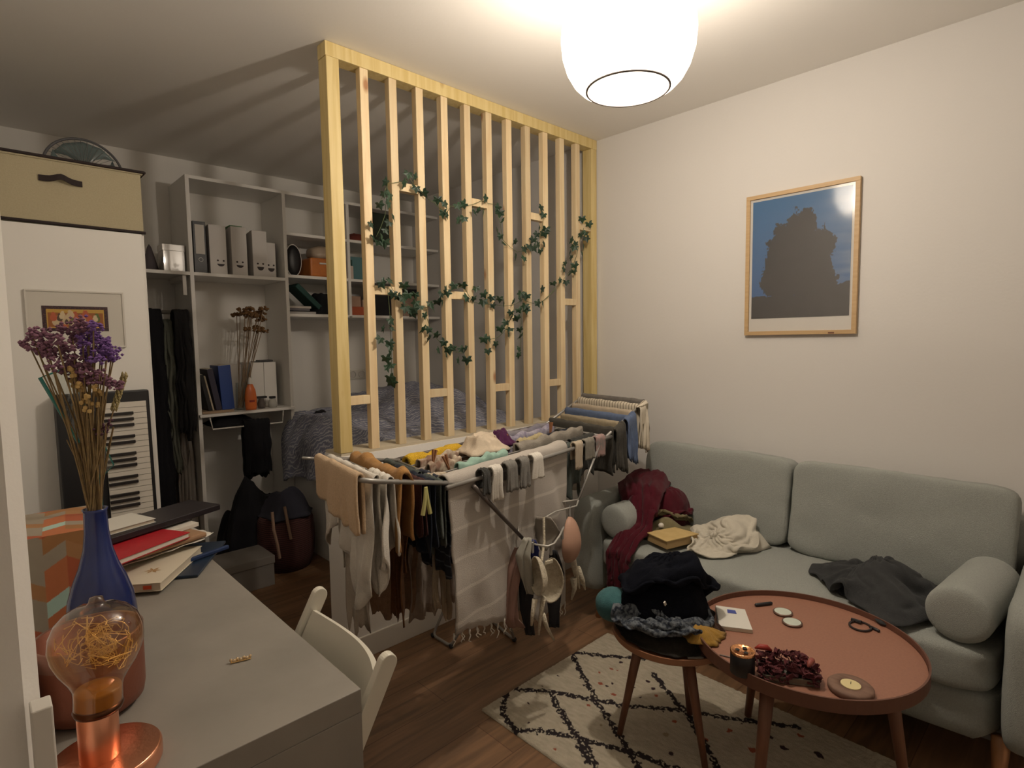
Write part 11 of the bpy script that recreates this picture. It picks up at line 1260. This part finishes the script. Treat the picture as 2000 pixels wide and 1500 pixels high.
tag(bpy.data.objects['khaki_cardigan'], 'crumpled khaki cardigan between the burgundy and the cream clothes on the sofa', 'cardigan')
M_creamc = fabric('cream_sweat', (.60, .56, .47), .9, 40)
cloth_heap('cream_sweatshirt', [(2.30, 1.21), (2.33, 1.10), (2.45, 1.00), (2.58, .97), (2.63, 1.02), (2.62, 1.16), (2.60, 1.28), (2.52, 1.32), (2.42, 1.31), (2.34, 1.30)], SZ, .075, M_creamc, seed=48, rest=1.25)
tag(bpy.data.objects['cream_sweatshirt'], 'cream sweatshirt crumpled in the middle of the sofa seat', 'sweatshirt')
c4 = [sp(1262, 1040, .50), sp(1302, 1058, .50), sp(1365, 1043, .50), sp(1318, 1030, .50)]
t = thing('yellow_book', 'open faced yellowed old booklet lying in front of the khaki cardigan', 'book', (*c4[0], .49))
def quadp(c4, z0, z1, name, m, par, bev=.001): return build(name, MB().prism(c4[::-1], z0, z1), m, par, bevel=bev)
quadp(c4, .497, .502, 'cover', mat('old_yellow', (.58, .42, .18), .7, var=(20, (.50, .35, .14), .2)), t)
cc = Vector((sum(p[0] for p in c4) / 4, sum(p[1] for p in c4) / 4)); quadp([(cc.x + (p[0] - cc.x) * .95, cc.y + (p[1] - cc.y) * .95) for p in c4], .462, .4965, 'pages', mat('old_pages', (.40, .27, .12), .8), t)
cushion('paper_tissue', *at(1291, 1027, 'z', .51), .014, .012, .012, M_paper, None, p=2.5, wr=.008, n=8); tag(bpy.data.objects['paper_tissue'], 'small crumpled white tissue behind the yellowed booklet', 'tissue')
M_dgrey = fabric('dark_grey_fleece', (.043, .045, .046), .8, 60)
cloth_heap('grey_hoodie', [sp(1585, 1122), sp(1600, 1112), sp(1640, 1108), sp(1700, 1103), sp(1752, 1108), sp(1790, 1112, .5), sp(1830, 1145, .5), sp(1855, 1165), sp(1845, 1205), sp(1800, 1232), sp(1755, 1238), sp(1700, 1208), sp(1625, 1165), sp(1608, 1140)], SZ, .065, M_dgrey, seed=51, rest=1.2, bend=2.5, grow=1.12)
tag(bpy.data.objects['grey_hoodie'], 'dark grey hoodie lying on the right part of the sofa seat', 'hoodie')

# ================================================================== COFFEE TABLES
TC = Vector((1.823, .612)); TR = .322; TZ = .450
t = thing('coffee_table', 'round terracotta coffee table with raised rim and tapered wooden legs', 'table', (TC.x, TC.y, 0))
build('table_top', MB().lathe([(0, TZ - .012), (TR - .006, TZ - .012), (TR - .006, TZ), (0, TZ)], 80, (TC.x, TC.y, 0)), M_tabletop, t)
build('rim', MB().lathe([(TR - .006, TZ - .020), (TR, TZ - .020), (TR, TZ + .018), (TR - .005, TZ + .018), (TR - .005, TZ - .0)], 96, (TC.x, TC.y, 0)), mat('terracotta_rim', (.13, .055, .035), .5), t, smooth=False)
for a in (math.radians(176), math.radians(286), math.radians(56)):
    p = Vector((TC.x + .22 * math.cos(a), TC.y + .22 * math.sin(a), TZ - .014)); q = Vector((TC.x + .285 * math.cos(a), TC.y + .285 * math.sin(a), .012))
    build('leg', MB().tube([p, q], [.021, .012], 16), M_walnut, t, smooth=True)
SC = Vector((1.685, .99)); SR = .198; SZt = .395
t = thing('side_table', 'smaller round wooden side table tucked under the coffee table rim, buried in clothes', 'table', (SC.x, SC.y, 0))
build('table_top', MB().lathe([(0, SZt - .014), (SR - .004, SZt - .014), (SR, SZt - .010), (SR, SZt + .008), (SR - .005, SZt + .008), (SR - .006, SZt), (0, SZt)], 72, (SC.x, SC.y, 0)), mat('brown_table_top', (.30, .14, .075), .45), t)
for p, q in (((1.635, 1.075), (1.567, 1.121)), ((1.775, .995), (1.84, 1.003)), ((1.655, .915), (1.635, .835))):
    build('leg', MB().tube([(*p, SZt - .015), (*q, .012)], [.019, .010], 14), M_walnut, t, smooth=True)
# clothes on the side table
M_dnav = fabric('dark_navy_jersey', (.006, .007, .012), .6, 60)
z1 = SZt + .009
heap('dark_grey_cloth', [(SC.x + .172 * math.cos(a), SC.y + .172 * math.sin(a)) for a in [k * PI / 10 for k in range(20)]], z1, .055, fabric('black_brown_cloth', (.030, .026, .022), .7, 60), seed=60, fold=.010, freq=9, prof=5, rag=.01)
tag(bpy.data.objects['dark_grey_cloth'], 'folded dark grey cloth at the bottom of the clothes pile on the side table', 'clothes')
M_prt = mat('navy_floral_print', (.014, .020, .034), .95, var=(90, (.13, .145, .16), .10), bump=(200, .3))
cloth_heap('floral_blouse', [(1.475, 1.10), (1.49, .98), (1.55, .87), (1.66, .82), (1.78, .90), (1.80, 1.08), (1.70, 1.15), (1.54, 1.17)], z1 + .045, .045, M_prt, seed=61, rest=1.35, prof=5, bend=.8)
tag(bpy.data.objects['floral_blouse'], 'navy blouse with small pale floral print in the middle of the pile', 'blouse')
heap('mustard_cloth', [(1.565, .85), (1.60, .80), (1.68, .805), (1.70, .87), (1.62, .90)], z1 + .045, .030, fabric('ochre_cloth', (.40, .23, .05)), seed=62, fold=.010, nr=16, na=50)
tag(bpy.data.objects['mustard_cloth'], 'ochre yellow cloth edge sticking out of the pile under the navy jumper', 'clothes')
cushion('teal_ball_cloth', 1.56, 1.135, z1 + .075, .065, .065, .055, fabric('teal_cloth', (.06, .16, .17)), None, p=2.4, wr=.012, n=16)
tag(bpy.data.objects['teal_ball_cloth'], 'teal cloth bundle at the left edge of the pile', 'clothes')
cloth_heap('navy_jumper', [(1.50, 1.13), (1.50, 1.00), (1.55, .90), (1.64, .835), (1.74, .85), (1.80, .93), (1.82, 1.04), (1.77, 1.14), (1.62, 1.18)], z1 + .065, .15, M_dnav, seed=64, rest=1.3, bend=2.0, prof=3.5, lump=.7, thick=.012, body=.9)
o = bpy.data.objects['navy_jumper']; tag(o, 'dark navy jumper heaped on top of the side table pile', 'jumper')
build('care_label', MB().box(-.004, .004, -.002, .002, -.007, .007, Matrix.Translation((1.535, .925, z1 + .16)) @ Matrix.Rotation(-.5, 4, 'Y')), M_paper, o)
heap('brown_strap_bag', [(1.60, .83), (1.66, .79), (1.73, .80), (1.79, .87), (1.76, .93), (1.66, .91)], z1, .05, fabric('umber_cloth', (.055, .028, .018)), seed=66, fold=.012, nr=18, na=50)
tag(bpy.data.objects['brown_strap_bag'], 'dark brown cloth at the right edge of the side table', 'clothes')
slab('paper_strip', 'white paper edge sticking out under the pile at the near rim of the side table', 'paper', 1.590, .852, z1 - .006, .05, .03, .004, -.8, M_paper)

# on the coffee table
def tp(px, py, z=TZ): return at(px, py, 'z', z)
c4 = [tp(1398, 1182, TZ + .014), tp(1455, 1190, TZ + .014), tp(1470, 1230, TZ + .014), tp(1405, 1222, TZ + .014)]
c4 = [(p.x, p.y) for p in c4]
t = thing('notebook', 'white spiral notebook with small blue logo on the coffee table', 'notebook', (*c4[0], TZ))
quadp(c4, TZ + .001, TZ + .012, 'pages', M_pedge, t); quadp(c4, TZ + .012, TZ + .014, 'cover', mat('cover_white', (.66, .64, .58), .6), t)
a0, a3 = Vector((*c4[0], 0)), Vector((*c4[3], 0)); spm = MB()
for k in range(14):
    p = a0.lerp(a3, (k + .5) / 14); spm.tube([(p.x + .005 * math.cos(b), p.y + .005 * math.sin(b) * .2, TZ + .008 + .007 * math.sin(b)) for b in [i * PI / 4 for i in range(8)]], .0008, 4, True)
build('spiral', spm, M_steel, t)
lg = [tp(x, y, TZ + .0145) for x, y in ((1420, 1190), (1436, 1192), (1439, 1199), (1421, 1197))]
build('logo', MB().poly([(p.x, p.y, TZ + .0146) for p in lg]), mat('logo_blue', (.05, .07, .30), .6), t)
def pen(name, label, a, b, r, m, z=TZ, cat='pen'):
    p, q = tp(*a, z), tp(*b, z); p.z = q.z = z + r
    return tag(build(name, MB().tube([p, p.lerp(q, .08), p.lerp(q, .92), q], [r * .3, r, r, r * .6], 8), m, smooth=True, loc=p), label, cat)
pen('black_pen', 'thick black pen lying right of the notebook', (1474, 1185), (1508, 1181), .006, M_black)
pen('pencil', 'thin grey pencil along the left edge of the notebook', (1400, 1215), (1410, 1244), .0028, mat('pencil_grey', (.18, .15, .13), .5), cat='pencil')
pen('thin_stick', 'thin grey stick beside the black copper topped candle', (1405, 1280), (1434, 1287), .0022, mat('pencil_grey', (.18, .15, .13), .5), cat='stick')
for k, (x, y, l) in enumerate(((1529, 1195, 'round compact mirror half closest to the black pen'), (1547, 1215, 'round compact mirror half closer to the table centre'))):
    p = tp(x, y, TZ + .006); t = thing('compact_mirror', l, 'mirror', (p.x, p.y, TZ), 'round mirror halves on the coffee table')
    build('shell', MB().lathe([(0, .001), (.028, .001), (.031, .004), (.031, .007), (.026, .008)], 32, (p.x, p.y, TZ)), mat('compact_shell', (.20, .13, .10), .3, .4), t, smooth=True)
    build('mirror', MB().lathe([(0, .0078), (.0265, .0078), (.0265, .0082), (0, .0082)], 32, (p.x, p.y, TZ)), mat('powder_mirror', (.55, .60, .52), .35), t)
p = tp(1680, 1225); t = thing('hair_tie', 'dark round hair tie with a dark clip lying at the far rim of the table', 'hair tie', (p.x, p.y, TZ))
build('loop', MB().tube([(p.x + .033 * math.cos(a), p.y + .030 * math.sin(a), TZ + .004) for a in [k * PI / 16 for k in range(32)]], .0035, 6, True), mat('dark_elastic', (.03, .02, .018), .8), t, smooth=True)
p1, p2 = tp(1663, 1213), tp(1682, 1220); build('clip', MB().tube([(p1.x, p1.y, TZ + .006), (p2.x, p2.y, TZ + .008)], .006, 8), M_black, t)
pen('dark_clip', 'short dark hair slide at the right end of the hair tie', (1698, 1226), (1718, 1236), .005, M_black, cat='hair clip')
# black can candle
p = tp(1455, 1322); CXc = Vector((p.x + .014, p.y + .014))
t = thing('copper_candle', 'black candle jar with glowing copper coloured top on the near table edge', 'candle', (CXc.x, CXc.y, TZ))
build('jar', MB().lathe([(0, .001), (.030, .001), (.033, .004), (.033, .062), (.031, .064), (.030, .062), (.030, .05), (0, .05)], 36, (CXc.x, CXc.y, TZ)), M_black, t, smooth=True)
build('copper_lid', MB().lathe([(.0335, .060), (.0335, .066), (.031, .068), (.029, .066), (0, .063)], 36, (CXc.x, CXc.y, TZ)), mat('polished_copper', (.85, .42, .20), .22, 1.0, bump=(60, .4)), t, smooth=True)
f = MB()
for a in (0, 2.1, 4.2): f.lathe([(0, .0), (.006, .0), (.006, .002), (0, .002)], 12, (CXc.x + .014 * math.cos(a), CXc.y + .014 * math.sin(a), TZ + .0655))
build('lid_holes', f, M_black, t)
# potpourri on a small glass dish
p = tp(1548, 1336); PC = Vector((p.x + .03, p.y + .025))
t = thing('glass_dish', 'small rectangular glass dish under the dark red dried flowers', 'dish', (PC.x, PC.y, TZ))
Mx = Matrix.Translation((PC.x, PC.y, TZ)) @ Matrix.Rotation(-1.0, 4, 'Z')
build('dish_body', MB().box(-.072, .072, -.045, .045, .001, .006, Mx).box(-.072, -.068, -.045, .045, .006, .020, Mx).box(.068, .072, -.045, .045, .006, .020, Mx).box(-.072, .072, -.045, -.041, .006, .020, Mx).box(-.072, .072, .041, .045, .006, .020, Mx), mat('dish_glass', (.10, .09, .065), .15, coat=1), t, bevel=.001)
rnd = random.Random(77); f = MB()
for k in range(150):
    x, y = rnd.uniform(-.074, .074), rnd.uniform(-.048, .048); hgt = .058 * (1 - (x / .11) ** 2) * (1 - (y / .07) ** 2)
    c = Mx @ Vector((x, y, .010 + rnd.random() * hgt)); Rm = Matrix.Translation(c) @ Matrix.Rotation(rnd.random() * 6, 4, 'Z') @ Matrix.Rotation(rnd.uniform(-1.2, 1.2), 4, 'X')
    s = rnd.uniform(.007, .016); G = [[tuple(Rm @ Vector(((i / 4 - .5) * 2 * s, (j / 3 - .5) * s * 1.3 * (1 - abs(i / 4 - .5)), .35 * s * math.sin(i + j * 1.3)))) for j in range(4)] for i in range(5)]
    f.quad_grid(G, 5, 4)
o = build('dried_petals', f, mat('dark_red_petals', (.11, .012, .016), .8, var=(45, (.05, .008, .012), .2)), None, solid=.0012, loc=(PC.x, PC.y, TZ + .01))
tag(o, 'heap of dark red dried petals in the small glass dish on the coffee table', 'potpourri', kind='stuff')
for k, (x, y, l) in enumerate(((-.062, .015, 'bright red dried chili piece at the left of the petal heap'), (.055, -.015, 'dusty red curved dried pod at the right of the petal heap'))):
    c = Mx @ Vector((x, y, .062 - .012 * k)); d = Matrix.Rotation(-1.0 + k, 3, 'Z')
    tag(build('dried_pod', MB().tube([c + d @ Vector((-.022, 0, 0)), c + d @ Vector((-.008, 0, .006)), c + d @ Vector((.010, 0, .006)), c + d @ Vector((.024, 0, -.002))], [.002, .008, .008, .002], 8), mat('pod_red%d' % k, ((.30, .03, .02), (.26, .06, .045))[k], .5), smooth=True, loc=c), l, 'dried pod')
# wooden candle holder
p = tp(1665, 1356); HC2 = Vector((p.x + .012, p.y + .008))
t = thing('candle_holder', 'flat round wooden holder with a cream tealight at the near right of the table', 'candle holder', (HC2.x, HC2.y, TZ))
build('wood_disc', MB().lathe([(0, .001), (.052, .001), (.055, .005), (.055, .014), (.051, .018), (.025, .018), (.025, .012), (0, .012)], 48, (HC2.x, HC2.y, TZ)), mat('driftwood', (.22, .13, .09), .7, var=(3, (.15, .08, .055), .2), stretch=(30, 3, 3)), t, smooth=True)
build('tealight', MB().lathe([(0, .013), (.024, .013), (.024, .0195), (0, .0195)], 32, (HC2.x, HC2.y, TZ)), mat('wax_cream', (.68, .58, .30), .5), t)
build('wick', MB().tube([(HC2.x, HC2.y, TZ + .0195), (HC2.x + .001, HC2.y, TZ + .026)], .0008, 5), M_black, t)
# flat things under the sofa
slab('storage_board', 'flat pale board lying on the floor under the right end of the sofa', 'board', 2.50, .42, .001, .14, .75, .02, .12, mat('grey_board', (.22, .20, .18), .7))
